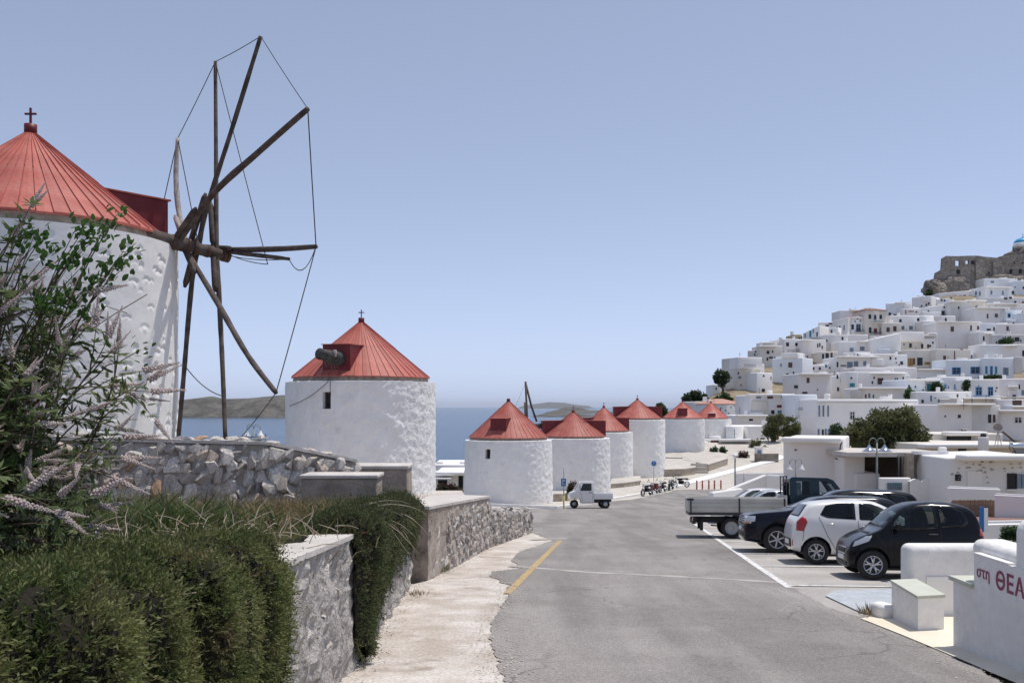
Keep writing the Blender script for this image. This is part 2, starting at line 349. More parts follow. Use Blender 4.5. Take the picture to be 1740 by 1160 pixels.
island('island', 250, 560, 8200, 1500, [(250, 682), (330, 678), (400, 675), (445, 672), (490, 679), (530, 684), (560, 700)], island_m, seed=8)
island('island', 902, 1060, 6100, 500, [(902, 707), (925, 703), (960, 702), (1000, 704), (1060, 707)], island_m, seed=5)
island('island', 925, 1075, 8600, 1500, [(925, 702), (948, 697), (968, 691.5), (990, 692), (1012, 697), (1040, 697), (1075, 704)], island_m, seed=6)
island('distant_mountain', 880, 1010, 30000, 3000, [(880, 690), (905, 687), (935, 683), (960, 684), (985, 688), (1010, 690)], island_m, seed=9)

# terrain sheet
def frange(a, b, s):
    n = max(1, int(round((b - a) / s))); return [a + (b - a) * i / n for i in range(n)]
ys = frange(-10, 112, 1.6) + frange(112, 340, 3.0) + frange(340, 460, 10) + [460]
xs = frange(-190, -22, 8) + frange(-22, 44, 1.6) + frange(44, 260, 4) + frange(260, 420, 20) + [420]
vs = []
for Y in ys:
    for X in xs:
        n = 0
        if Y > 172: n = noise.fractal(Vector((X * .08, Y * .08, 1)), 1, 2, 4) * .5
        vs.append((X, Y, zt(X, Y) - .09 + n))
w = len(xs)
mb = MB(); mb.add(vs, [(j * w + i, j * w + i + 1, (j + 1) * w + i + 1, (j + 1) * w + i) for j in range(len(ys) - 1) for i in range(w - 1)], True)
structure(mb.build('ground', earth))

def sheet(name, left, right, off, mat, step=.8, nx=8, jitter=0.0, kind='structure'):
    """ground sheet between two (Y, X) edge lines"""
    left, right = sorted(left), sorted(right)
    y0, y1 = max(left[0][0], right[0][0]), min(left[-1][0], right[-1][0])
    Ys = sorted(set(frange(y0, y1, step) + [y1] + [y for y, _ in left + right if y0 <= y <= y1]))
    vs = []
    for Y in Ys:
        a, b = table(left, Y), table(right, Y)
        if jitter: j_ = jitter * (1 - sstep(30, 40, Y)); a += (noise.noise(Vector((Y * 2.1, 3, 0))) + .7 * noise.noise(Vector((Y * 7.1, 5, 0)))) * j_; b += (noise.noise(Vector((Y * 2.3, 9, 0))) + .7 * noise.noise(Vector((Y * 7.7, 1, 0)))) * j_
        for k in range(nx + 1):
            X = lerp(a, b, k / nx); vs.append((X, Y, zt(X, Y) + off))
    w = nx + 1
    mb = MB(); mb.add(vs, [(j * w + i, j * w + i + 1, (j + 1) * w + i + 1, (j + 1) * w + i) for j in range(len(Ys) - 1) for i in range(nx)])
    o = mb.build(name, mat); o['kind'] = kind; return o
def edge_px(pts): return [(p.y, p.x) for p in (G(*q) for q in pts)]
def band(name, pts, w, off, mat, h=0.0, n=60, parent=None):
    """ribbon of width w along ground points (X, Y); h > 0 makes a kerb"""
    pts = [Vector((p[0], p[1])) for p in pts]
    L = [0]
    for a, b in zip(pts, pts[1:]): L.append(L[-1] + (b - a).length)
    fx, fy = list(zip(L, [p.x for p in pts])), list(zip(L, [p.y for p in pts]))
    vs = []
    for i in range(n + 1):
        s = L[-1] * i / n; e = .01 * L[-1]
        c = Vector((table(fx, s), table(fy, s))); t = (Vector((table(fx, min(s + e, L[-1])), table(fy, min(s + e, L[-1])))) - Vector((table(fx, max(s - e, 0)), table(fy, max(s - e, 0))))).normalized()
        nrm = Vector((-t.y, t.x))
        ww = w(i / n) if callable(w) else w
        prof = [(-ww / 2, off), (ww / 2, off)] if not h else [(-ww / 2, -.1), (-ww / 2, h), (ww / 2, h), (ww / 2, -.1)]
        for d, z in prof:
            q = c + nrm * d; vs.append((q.x, q.y, zt(q.x, q.y) + z))
    k = 2 if not h else 4
    fs = [(i * k + a, i * k + a + 1, (i + 1) * k + a + 1, (i + 1) * k + a) for i in range(n) for a in range(k - 1)]
    mb = MB(); mb.add(vs, fs); o = mb.build(name, mat, parent)
    if parent is None: o['kind'] = 'structure'
    return o
# wall lines (X, Y) used by both the shoulder and the walls
W1 = [(-1.52, 1.0), (-1.74, 10.3), (-1.92, 17.9)]
W2 = [(-1.64, 18.7), (-.69, 26.9), (.70, 33.6)]
# asphalt
asph = bpy.data.materials.new('asphalt'); asph.use_nodes = True
def build_asphalt(m):
    N, L = m.node_tree.nodes, m.node_tree.links; b = N['Principled BSDF']; b.inputs['Roughness'].default_value = .88; b.inputs['Specular IOR Level'].default_value = .25
    tc = N.new('ShaderNodeTexCoord'); co = tc.outputs['Object']
    def nz(s, d, r=.6, vec=None):
        n = N.new('ShaderNodeTexNoise'); n.inputs['Scale'].default_value = s; n.inputs['Detail'].default_value = d; n.inputs['Roughness'].default_value = r; L.new(vec or co, n.inputs['Vector']); return n.outputs[0]
    def rp(v, a, b_, c1, c2):
        r = N.new('ShaderNodeValToRGB'); r.color_ramp.elements[0].position = a; r.color_ramp.elements[1].position = b_
        r.color_ramp.elements[0].color = tuple(c1) + (1,); r.color_ramp.elements[1].color = tuple(c2) + (1,); L.new(v, r.inputs[0]); return r.outputs[0]
    def mix(f, a, b_, mode='MIX'):
        x = N.new('ShaderNodeMix'); x.data_type = 'RGBA'; x.blend_type = mode
        if isinstance(f, float): x.inputs[0].default_value = f
        else: L.new(f, x.inputs[0])
        L.new(a, x.inputs[6])
        if isinstance(b_, tuple): x.inputs[7].default_value = b_ + (1,)
        else: L.new(b_, x.inputs[7])
        return x.outputs[2]
    mp = N.new('ShaderNodeMapping'); mp.inputs['Scale'].default_value = (1, .12, 1); mp.inputs['Rotation'].default_value = (0, 0, R(6)); L.new(co, mp.inputs[0])
    base = rp(nz(.5, 6), .35, .65, (.238, .221, .209), (.292, .274, .260))
    lanes = rp(nz(.9, 5, .6, mp.outputs[0]), .40, .62, (.80, .80, .80), (1.10, 1.09, 1.08)); base = mix(1.0, base, lanes, 'MULTIPLY')
    grit = rp(nz(130, 2), .30, .70, (.45, .45, .46), (1.55, 1.54, 1.52)); base = mix(1.0, base, grit, 'MULTIPLY')
    g2 = rp(nz(30, 4), .33, .67, (.76, .76, .76), (1.24, 1.24, 1.24)); base = mix(1.0, base, g2, 'MULTIPLY')
    dust = rp(nz(.8, 9, .7), .54, .78, (0, 0, 0), (.5, .5, .5)); base = mix(dust, base, (.36, .335, .31))
    # cracks
    vo = N.new('ShaderNodeTexVoronoi'); vo.feature = 'DISTANCE_TO_EDGE'; vo.inputs['Scale'].default_value = .33
    wv = N.new('ShaderNodeVectorMath'); wv.operation = 'ADD'; n5 = N.new('ShaderNodeTexNoise'); n5.inputs['Scale'].default_value = 1.4; n5.inputs['Detail'].default_value = 6; L.new(co, n5.inputs['Vector']); L.new(co, wv.inputs[0]); L.new(n5.outputs[1], wv.inputs[1]); L.new(wv.outputs[0], vo.inputs['Vector'])
    cr = rp(vo.outputs['Distance'], .002, .009, (1, 1, 1), (0, 0, 0)); cm = rp(nz(.22, 2), .47, .56, (0, 0, 0), (.5, .5, .5)); f = mix(1.0, cr, cm, 'MULTIPLY')
    base = mix(f, base, (.05, .048, .046))
    L.new(base, b.inputs['Base Color'])
    bp = N.new('ShaderNodeBump'); bp.inputs['Strength'].default_value = .5; bp.inputs['Distance'].default_value = .008; L.new(nz(90, 4), bp.inputs['Height']); L.new(bp.outputs[0], b.inputs['Normal'])
build_asphalt(asph)
AL = [(2.0, .35), (6, .15)] + edge_px([(858, 1160), (836, 1096), (834, 1057), (864, 1012), (862, 993), (832, 977), (838, 970), (888, 964), (868, 951), (884, 936), (927, 922), (940, 917), (925, 912), (903, 903), (897, 897)])
AL += [(36, -.2), (56.4, -2.2), (57.6, -2.4), (57.9, 2.6), (62, 4.3), (71, 7.4), (79, 11.5), (88, 15.4)]
AR = [(2.0, 3.4), (6, 3.75)] + edge_px([(1700, 1155), (1600, 1105), (1480, 1054), (1410, 1032), (1335, 992), (1290, 962), (1240, 930), (1195, 902), (1172, 884)]) + [(46, 9.4), (58, 12), (70, 15), (88, 22)]
sheet('road', AL, AR, 0.0, asph, nx=14, jitter=.09, step=.12)
# concrete shoulder along the wall, parking bay, paved square
sheet('shoulder', [(1, -1.6), (10.3, -1.8), (17.9, -1.98), (18.6, -1.7), (26.9, -.75), (33.6, .62), (36.5, .9)], [(1, 1.2), (12, 1.0), (20, 1.6), (28, 2.3), (36.5, 1.6)], -.012, concrete, nx=10)
sheet('parking_lot', [(12.5, 3.6), (20, 4.6), (30, 6.0), (46, 9.2), (58, 11.6)], [(12.5, 9.9), (14, 10.2), (20, 11.5), (40, 14.1), (58, 16)], -.012, parking_c, nx=12)
sheet('paved_square', [(56.5, -8), (70, -7), (80, -3), (100, 3.5), (110, 7.5), (150, 25)], [(56.5, 15), (62, 17), (75, 26), (90, 38), (150, 60)], -.03, paver, step=1.0, nx=30)
# whitewashed kerb along the mills and up to the town
kerb_pts = [G(828, 858), G(900, 861), G(946, 863), G(1042, 848), G(1100, 838)]
band('kerb', [(p.x, p.y) for p in kerb_pts], .32, 0, kerb_white, h=.13, n=70)
far_pts = [G(1100, 838), G(1165, 822), G(1240, 802), G(1290, 788), G(1330, 775)]
band('kerb', [(p.x, p.y) for p in far_pts], lambda t: .35 + 1.1 * sstep(0, .3, t), 0, kerb_white, h=.12, n=60)
# painted lines
yl = [G(862, 1008), G(905, 965), G(952, 918)]
band('yellow_line', [(p.x, p.y) for p in yl], .15, .006, line_yellow, n=30)
wl = [G(1342, 998), G(1290, 964), G(1240, 930), G(1178, 888)]
band('white_line', [(p.x, p.y) for p in wl], .14, .006, line_white, n=40)
U = Vector((.9927, -.1208)); V = Vector((.1208, .9927))      # across and along the parking bays
for a, ln in [((1342, 994), 4.4), ((1292, 961), 4.6), ((1258, 940), 4.6), ((1226, 920), 4.6), ((1206, 906), 4.6)]:
    p = G(*a).to_2d(); q = p + U * ln
    band('white_line', [p, q], .11, .006, line_white, n=16)
# a concrete strip filled across the road, and a second one
for pts, w_ in (([(866, 961), (905, 964), (1000, 972), (1130, 978), (1240, 984), (1338, 990)], .20), ([(905, 917), (940, 915), (962, 914)], .3)):
    q = [G(*p) for p in pts]
    band('concrete_strip', [(p.x, p.y) for p in q], lambda t, w_=w_: w_ * (1 + .35 * math.sin(t * 23) + .3 * math.sin(t * 51)), .004, parking_c, n=90)
# worn blue bay and cream painted step at the entrance on the right
def poly_sheet(name, pts, off, mat):
    vs = [G(*p) for p in pts]; vs = [(v.x, v.y, v.z + off) for v in vs]
    mb = MB(); mb.add(vs, [tuple(range(len(vs)))]); return structure(mb.build(name, mat))
poly_sheet('blue_bay_marking', [(1402, 1012), (1420, 1003), (1520, 1000), (1620, 1002), (1560, 1030), (1505, 1048), (1462, 1040)], .008, blue_paint)
poly_sheet('painted_step', [(1462, 1051), (1490, 1047), (1530, 1040), (1640, 1040), (1760, 1080), (1760, 1175), (1700, 1150), (1600, 1107), (1530, 1078)], .012, cream_paint)

# loose grit lying along the broken asphalt edge and the foot of the walls
def grit(name, pts, n, spread, size, mat, seed):
    r = random.Random(seed); mb = MB(); L_ = path_len0(pts)
    for _ in range(n):
        t = r.random() * L_; q = pt0(pts, t); x, y = q.x + r.gauss(0, spread), q.y + r.gauss(0, spread * .5); z = zt(x, y); s = size * r.uniform(.3, 1.0) ** 1.6
        a = r.uniform(0, 6.28); v = [Vector((math.cos(a + k * 1.57) * s * r.uniform(.6, 1.1), math.sin(a + k * 1.57) * s * r.uniform(.6, 1.1), s * .25)) + Vector((x, y, z + .004)) for k in range(4)]
        mb.add(v + [Vector((x, y, z + s * r.uniform(.5, .9)))], [(0, 1, 4), (1, 2, 4), (2, 3, 4), (3, 0, 4)])
    o = mb.build(name, mat, fix=False); o['kind'] = 'stuff'; return o
def path_len0(p): return sum((Vector(b) - Vector(a)).length for a, b in zip(p, p[1:]))
def pt0(p, t):
    for a, b in zip(p, p[1:]):
        l = (Vector(b) - Vector(a)).length
        if t <= l: return Vector(a).lerp(Vector(b), t / l)
        t -= l
    return Vector(p[-1])
grit_m = material('grit', (.36, .31, .27), (.56, .51, .46), 30, .95)
grit('edge_gravel', [(x, y) for y, x in sorted(AL) if 5 < y < 24], 2600, .16, .022, grit_m, 1)
grit('edge_gravel', [(p[0] + .12, p[1]) for p in W1] + [(-1.5, 18.7), (-.55, 26.9)], 1500, .10, .026, grit_m, 2)
grit('edge_gravel', [(x, y) for y, x in sorted(AR) if 6 < y < 22], 900, .14, .020, grit_m, 3)
# ------------------------------------------------------------------ windmills
import numpy as np
def apply_cut(o, cutter_mb):
    me = cutter_mb.mesh('cutter', white); bm = bmesh.new(); bm.from_mesh(me); bmesh.ops.recalc_face_normals(bm, faces=bm.faces[:]); bm.to_mesh(me); bm.free()
    c = bpy.data.objects.new('cutter', me); C.objects.link(c); c.matrix_world = Matrix.Translation(o.matrix_world.translation)
    if o.parent: c.location = Vector((0, 0, 0))
    c.parent = o.parent; c.location = o.location; c.rotation_euler = o.rotation_euler
    md = o.modifiers.new('cut', 'BOOLEAN'); md.operation = 'DIFFERENCE'; md.object = c; md.solver = 'EXACT'
    bpy.context.view_layer.update(); dg = bpy.context.evaluated_depsgraph_get()
    new = bpy.data.meshes.new_from_object(o.evaluated_get(dg)); o.modifiers.clear(); o.data = new
    bpy.data.objects.remove(c); return o
def mill_wall(R0, R1, h, n, k, seed, amp, dimples=0):
    rng = np.random.RandomState(seed)
    A = np.linspace(0, 2 * np.pi, n, endpoint=False); Z = np.linspace(-1.0, h, k)
    dz = np.zeros((k, n))
    for j in range(k):
        for i in range(n):
            p = Vector((math.cos(A[i]) * R0, math.sin(A[i]) * R0, Z[j] + seed * 13))
            dz[j, i] = amp * (noise.fractal(p * (1.7 if dimples else 2.9), 1, 2, 3) * .7 + (noise.noise(p * 7.5) * .5 if dimples == 0 else .12 * noise.noise(p * 4)))
    if dimples:
        aa = A[None, :] * R0; zz = Z[:, None]
        for _ in range(dimples):
            a0, z0 = rng.uniform(0, 2 * np.pi) * R0, rng.uniform(0.1, h - .25); rx, rz = rng.uniform(.05, .14), rng.uniform(.04, .085)
            da = np.abs(aa - a0); da = np.minimum(da, 2 * np.pi * R0 - da)
            q = (da / rx) ** 2 + ((zz - z0) / rz) ** 2
            e_ = np.clip((1.25 - q) / .5, 0, 1); dz -= .026 * e_ * e_ * (3 - 2 * e_) * rng.uniform(.35, 1.2)
            q2 = (da / (rx * .62)) ** 2 + ((zz - z0 + rz * .45) / (rz * .60)) ** 2     # the stone left bare in the hollow
            dz += .022 * np.exp(-q2 ** 2 * 1.2)
    vs = []
    for j in range(k):
        t = clamp(Z[j] / h); r = R0 + (R1 - R0) * t
        for i in range(n):
            rr = r + dz[j, i] * (1 if j < k - 2 else .5); vs.append((rr * math.cos(A[i]), rr * math.sin(A[i]), Z[j] + (dz[j, i] * .5 if j == k - 1 else 0)))
    fs = [(j * n + i, j * n + (i + 1) % n, (j + 1) * n + (i + 1) % n, (j + 1) * n + i) for j in range(k - 1) for i in range(n)]
    b = len(vs); vs += [((R1 - .5) * math.cos(a), (R1 - .5) * math.sin(a), h + .03) for a in A]
    fs += [((k - 1) * n + i, (k - 1) * n + (i + 1) % n, b + (i + 1) % n, b + i) for i in range(n)]
    fs.append(tuple(b + i for i in range(n)))
    return vs, fs
def roof_panel_mesh(re, hz, da, r0=.07):
    """one wedge of the sheet roof with its standing seam; apex on the axis, eave at z = 0"""
    mb = MB(); a = da / 2
    def pt(r, t, up=0): return Vector((r * math.cos(t), r * math.sin(t), hz * (1 - r / re) + up))
    rs = [r0, re * .5, re]
    vs, fs = [], []
    for r in rs: vs += [pt(r, -a), pt(r, 0, .004), pt(r, a)]
    for i in range(2):
        for q in range(2): fs.append((i * 3 + q, i * 3 + q + 1, (i + 1) * 3 + q + 1, (i + 1) * 3 + q))
    mb.add(vs, fs)
    w = .014                                                   # seam
    for (u, v) in ((rs[0], rs[1]), (rs[1], rs[2])):
        mb.add([pt(u, a - w / u * .5), pt(u, a, .030), pt(u, a + w / u * .5), pt(v, a - w / v), pt(v, a, .042), pt(v, a + w / v)], [(0, 1, 4, 3), (1, 2, 5, 4)])
    mb.add([pt(re, -a), pt(re, 0, .004), pt(re, a), pt(re, a, -.04), pt(re, 0, -.04), pt(re, -a, -.04)], [(0, 1, 4, 5), (1, 2, 3, 4)])
    return mb
def windmill(label, px, half, Y, eave, base, apex, roof_half, n=96, k=30, amp=.05, dimples=0, panels=40, split=False, dormers=(), cross=True, seed=1, taper=1.0, roof_eave=None):
    R1 = half * Y / F; R0 = R1 * taper
    c = P(px, eave, Y); zb = topz(Y - R0, base); h = c.z - zb
    t = thing('windmill', label, 'windmill', (c.x, Y, zb), 0, 'windmills standing in a row')
    wall = MB(); wall.add(*mill_wall(R0, R1, h, n, k, seed, amp, dimples), True); wo = wall.build('wall', mill_smooth if dimples else mill_white, t, fix=False)
    smooth_by_angle(wo, 60)
    re = roof_half * Y / F; zre = topz(Y, roof_eave if roof_eave else eave - 8 * 40 / Y) - zb; hz = topz(Y, apex) - zb - zre
    d = MB(); d.lathe([(re * .985, h - .02), (re * .965, zre + .03)], 72); d.build('roof_drum', drum_grey, t)
    base_o = MB(); base_o.lathe([(.02, hz + .01), (re - .02, .0)], panels * 2); base_o.lathe([(re - .02, -.015), (.05, -.05)], 48)
    ro = base_o.build('roof', roof_red, t, fix=False); ro.location = (0, 0, zre)
    da = 2 * math.pi / panels
    pm = roof_panel_mesh(re, hz, da)
    if split:
        me = pm.mesh('roof_panel', roof_red)
        for i in range(panels):
            o = link('roof_panel', me, ro, (0, 0, .012 + rnd.uniform(-.004, .012)), (rnd.uniform(-.003, .003), rnd.uniform(-.003, .003), i * da))
    else:
        j = MB()
        for i in range(panels):
            m = Matrix.Rotation(i * da, 4, 'Z'); j.add([m @ v + Vector((0, 0, .012)) for v in pm.v], pm.f)
        o = j.build('roof_sheeting', roof_red, ro, fix=False)
    f = MB(); s = 1.0 * Y / Y
    f.lathe([(.0, hz - .08), (.13, hz - .08), (.13, hz + .13), (.0, hz + .14)], 14)
    fo = f.build('finial', dark_red, ro)
    if cross:
        q = MB(); q.box((0, 0, hz + .31), (.04, .04, .36)); q.box((0, 0, hz + .36), (.25, .035, .04)); q.build('cross', dark_red, ro)
    for dd in dormers:
        az, w, hh, rf = dd[:4]; r_in = .15 * re
        q = MB(); m = Matrix.Rotation(R(az), 4, 'Z')
        x0, x1 = r_in, re * rf; z0 = zre - .06; z1 = zre + hh
        vs = [(x0, -w / 2, z0), (x1, -w / 2, z0), (x1, w / 2, z0), (x0, w / 2, z0), (x0, -w / 2, z1 + .05), (x1, -w / 2, z1), (x1, w / 2, z1), (x0, w / 2, z1 + .05)]
        q.add([m @ Vector(v) for v in vs], [(0, 1, 2, 3), (4, 7, 6, 5), (0, 4, 5, 1), (1, 5, 6, 2), (2, 6, 7, 3)])
        do = q.build('dormer', dark_red, t)
        lid = MB(); lid.add([m @ Vector(v) for v in [(x0, -w / 2 - .04, z1 + .056), (x1 + .06, -w / 2 - .04, z1 + .006), (x1 + .06, w / 2 + .04, z1 + .006), (x0, w / 2 + .04, z1 + .056), (x0, -w / 2 - .04, z1 + .09), (x1 + .06, -w / 2 - .04, z1 + .04), (x1 + .06, w / 2 + .04, z1 + .04), (x0, w / 2 + .04, z1 + .09)]], [(0, 1, 2, 3), (4, 7, 6, 5), (0, 4, 5, 1), (1, 5, 6, 2), (2, 6, 7, 3), (0, 3, 7, 4)])
        lid.build('dormer_lid', roof_red if len(dd) < 5 else white, do)
    t['h'] = h
    return t, wo, (c.x, Y, zb, R0, R1, h, zre, re, hz)
def mill_window(wo, spec, px, py, w, hgt):
    X0, Y0, zb, R0, R1, h = spec[:6]
    dx = (px - CX) / F                                   # where that sight line meets the wall
    a = dx * dx + 1; b_ = -2 * (dx * X0 + Y0); cc = X0 * X0 + Y0 * Y0 - R1 * R1
    y = (-b_ - math.sqrt(max(b_ * b_ - 4 * a * cc, 0))) / (2 * a)
    q = Vector((dx * y - X0, y - Y0, (HY - py) * y / F - zb)); ang = math.atan2(q.y, q.x)
    n = Vector((math.cos(ang), math.sin(ang), 0)); c = n * (R1 - .1); c.z = q.z
    cut = MB(); cut.box(c, (.6, w, hgt), rz=ang); apply_cut(wo, cut); smooth_by_angle(wo, 55)
    p = MB(); p.box(n * (R1 - .30) + Vector((0, 0, q.z)), (.05, w * .98, hgt * .98), rz=ang); fr = p.build('window', sh_dark, wo.parent)
    g = MB(); tt = Vector((-n.y, n.x, 0))
    for sgn in (-1, 1): g.box(n * (R1 - .25) + tt * sgn * (w / 2 - .03) + Vector((0, 0, q.z)), (.05, .05, hgt * .96), rz=ang)
    for sgn in (-1, 1): g.box(n * (R1 - .25) + Vector((0, 0, q.z + sgn * (hgt / 2 - .03))), (.05, w * .94, .05), rz=ang)
    g.build('window_frame', sh_brown, fr)
t1, w1, s1 = windmill('big whitewashed windmill with bare wooden sail poles, behind the flowering shrub', 52, 237, 20.4, 415, 850, 222, 219, n=760, k=200, amp=.008, dimples=900, panels=56, split=True, dormers=((46, 1.3, 1.05, 1.0), ), seed=2, roof_eave=398)
t2, w2, s2 = windmill('whitewashed windmill with a broken black axle stub in its dormer, beyond the rubble wall', 614, 125.5, 41, 650, 851, 545, 116, n=360, k=96, amp=.046, panels=52, split=True, dormers=((-103, 1.2, 1.28, .90),), seed=3)
mill_window(w2, s2, 555, 680, .37, .68)
t3, w3, s3 = windmill('windmill with one small square window and a lidded front dormer, behind the three-wheeled van', 864, 73.5, 67.8, 747, 858, 680, 67, n=260, k=70, amp=.052, panels=44, dormers=((-108, 1.15, 1.35, .80),), cross=False, seed=4, taper=1.03)
mill_window(w3, s3, 829, 771, .40, .66)
t4, w4, s4 = windmill('windmill with two opposite dormers, next beyond the three-wheeled van', 974, 62, 80, 744, 845, 699, 54, n=230, k=64, amp=.052, panels=40, dormers=((6, 1.1, 1.25, 1.0), (186, 1.1, 1.25, 1.0)), seed=5, taper=1.02)
t5, w5, s5 = windmill('narrow windmill wedged half hidden between its two neighbours, above the parked motorcycles', 1026, 49, 100, 734, 822, 691, 42, n=180, k=50, amp=.065, panels=36, dormers=((2, 1.1, 1.3, 1.0), (182, 1.1, 1.3, 1.0)), seed=6)
t6, w6, s6 = windmill('tall windmill with two dormers standing on a stone platform behind the blue round sign', 1083, 46.5, 106, 713, 799, 678, 41, n=180, k=54, amp=.065, panels=40, dormers=((0, 1.2, 1.25, 1.0), (180, 1.2, 1.25, 1.0)), seed=7)
t7, w7, s7 = windmill('windmill with a single front dormer on a stone terrace with steps', 1160, 37, 135, 712, 778, 682, 34, n=150, k=44, amp=.07, panels=34, dormers=((-100, 1.3, 1.35, .85),), cross=False, seed=8, taper=1.0)
t8, w8, s8 = windmill('farthest windmill, its dormer with a white lid, beside the low white cottage', 1208, 34, 146, 712, 772, 683, 29, n=140, k=40, amp=.07, panels=32, dormers=((-97, 1.0, .75, .9, 1),), cross=False, seed=9)

# the wheel of the first windmill: pole positions worked out on the tilted wheel planes along its axle
o1 = Vector(s1[:3])
th, tau = R(46.5), R(-7); ax = Vector((math.cos(th) * math.cos(tau), math.sin(th) * math.cos(tau), math.sin(tau)))
S0 = P(288, 410, 20.5)
def axle_at(px):
    d = (px - CX) / F; t = (d * S0.y - S0.x) / (ax.x - d * ax.y); return S0 + ax * t
def on_wheel(H, px, py):
    d = Vector(((px - CX) / F, 1, (HY - py) / F)); return d * (H.dot(ax) / d.dot(ax))
wheel = MB(); hub_end = axle_at(388)
wheel.tube([S0 - ax * 1.2 - o1, S0 + ax * .1 - o1, axle_at(345) - o1, hub_end - o1], [.165, .16, .13, .11], 10)
sw = wheel.build('sail_wheel', wood, t1)
bands = MB()
for p in (293, 318, 330, 352, 380, 386):
    q = axle_at(p) - o1; bands.tube([q - ax * .035, q + ax * .035], [.175 if p < 340 else .142] * 2, 12)
bands.build('iron_band', rust_m, sw)
def spoke(hub, pts, r, mat=wood, splice=(), pale=False):
    H = axle_at(hub); q = [on_wheel(H, *p) - o1 for p in pts]
    # smooth the line through the given points
    ln = []
    for i in range(len(q) - 1):
        p0, p1, p2, p3 = q[max(i - 1, 0)], q[i], q[i + 1], q[min(i + 2, len(q) - 1)]
        for k in range(6):
            t = k / 6; ln.append(.5 * ((2 * p1) + (p2 - p0) * t + (2 * p0 - 5 * p1 + 4 * p2 - p3) * t * t + (3 * p1 - p0 - 3 * p2 + p3) * t ** 3))
    ln.append(q[-1]); mid = len(ln) / 2
    mb = MB(); mb.tube(ln, [lerp(r, r * .72, abs(i - mid) / mid) + rnd.uniform(-.004, .004) for i in range(len(ln))], 8)
    for a, b in splice:
        A, B = on_wheel(H, *a) - o1 - ax * .09, on_wheel(H, *b) - o1 - ax * .09; d = (B - A).normalized()
        mb.tube([A, A + d * .12, B - d * .12, B], [.03, .068, .068, .03], 6)
    o = mb.build('spoke', mat, sw)
    if mat is pale_wood: o['label'] = 'bleached bent sail pole'
    return q
A_ = spoke(340, [(443, 62), (392, 226), (352, 350), (338, 414), (326, 480), (312, 640), (303, 745)], .064, splice=[((356, 330), (328, 420)), ((342, 405), (320, 490))])
B_ = spoke(368, [(366, 105), (367, 260), (368, 418), (372, 500), (378, 620), (383, 748)], .062, splice=[((364, 345), (368, 420)), ((368, 420), (372, 497))])
Cc = spoke(303, [(523, 185), (440, 258), (362, 330), (300, 418)], .070, splice=[((340, 355), (298, 416))])
D_ = spoke(323, [(302, 235), (299, 305), (306, 372), (323, 430)], .066, pale_wood, splice=[((304, 368), (322, 424))])
D2 = spoke(324, [(317, 418), (330, 448), (370, 515), (420, 602), (469, 667)], .062, wood, splice=[((318, 420), (338, 466))])
E_ = spoke(386, [(537, 419), (470, 423), (386, 424), (300, 420)], .066, splice=[((400, 424), (335, 420))])
sp2 = spoke(384, [(491, 440), (440, 434), (384, 428)], .05)
rig = MB()
def rp_(a, b, sag=.0, r=.011):
    pts = [a.lerp(b, i / 8) - Vector((0, 0, sag * 4 * (i / 8) * (1 - i / 8))) for i in range(9)]; rig.tube(pts, r, 4)
tips = [D_[0], B_[0], A_[0], Cc[0], E_[0], D2[-1]]
for a, b in zip(tips, tips[1:]): rp_(a, b, .02)
Hd = axle_at(386)
rp_(D2[-1], on_wheel(Hd, 403, 750) - o1, .03); rp_(E_[0], sp2[0], .35); rp_(D_[0], on_wheel(axle_at(330), 262, 415) - o1)
rp_(B_[0], on_wheel(Hd, 455, 449) - o1, .02); rp_(D_[0], on_wheel(axle_at(320), 338, 420) - o1, .0); rp_(on_wheel(axle_at(340), 311, 617) - o1, on_wheel(Hd, 376, 672) - o1, .12)
rp_(on_wheel(Hd, 384, 430) - o1, on_wheel(Hd, 455, 449) - o1, .05, .009); rp_(on_wheel(Hd, 384, 433) - o1, sp2[0], .06, .009)
rig.build('rigging', rope, sw)
# broken axle of the second windmill
o2 = Vector(s2[:3]); a0, a1 = P(584, 611, 38.6) - o2, P(543, 601, 37.3) - o2; d = (a1 - a0).normalized()
mb = MB(); mb.tube([a0 - d * .5, a0 + d * .25, a0.lerp(a1, .55), a1], [.30, .29, .25, .22], 12)
for t_ in (.2, .45, .62, .97): q = a0.lerp(a1, t_); mb.tube([q - d * .05, q + d * .05], [.315 - .08 * t_] * 2, 12)
wshaft = mb.build('windshaft', material('charred_wood', (.02, .019, .018), (.075, .072, .07), 7, .7, .6, 25), t2)
for t_, sgn in ((.3, 1), (.55, -1), (.75, 1)):
    mb = MB(); q = a0.lerp(a1, t_); e = d.cross(Vector((0, 0, 1))).normalized(); mb.rbox(q + e * sgn * .22 + Vector((0, 0, .12)), (.14, .14, .28), .02, 0, 1); mb.build('pole_socket', pale_wood, wshaft)
for k in range(5):
    mb = MB(); q = a0.lerp(a1, .4 + .12 * k); mb.tube([q + Vector((.1, -.2, -.2)), q + Vector((.2, -.25, -.42 - .1 * (k % 3)))], .014, 4); mb.build('loose_rope', rope, wshaft)
def on_mill(spec, px, py, off=.12):
    X0, Y0, R1 = spec[0], spec[1], spec[4] + off; dx = (px - CX) / F; a = dx * dx + 1; b_ = -2 * (dx * X0 + Y0); cc = X0 * X0 + Y0 * Y0 - R1 * R1
    y = (-b_ - math.sqrt(max(b_ * b_ - 4 * a * cc, 0))) / (2 * a); return P(px, py, y) - Vector(spec[:3])
mb = MB(); mb.tube([on_mill(s2, x, lerp(648, 690, (558 - x) / 68) + 6 * math.sin((558 - x) / 68 * 3.14)) for x in range(558, 489, -6)], .014, 4); mb.tube([on_mill(s2, 561, 647), on_mill(s2, 561, 668)], .014, 4); mb.build('hanging_cable', rope, t2)
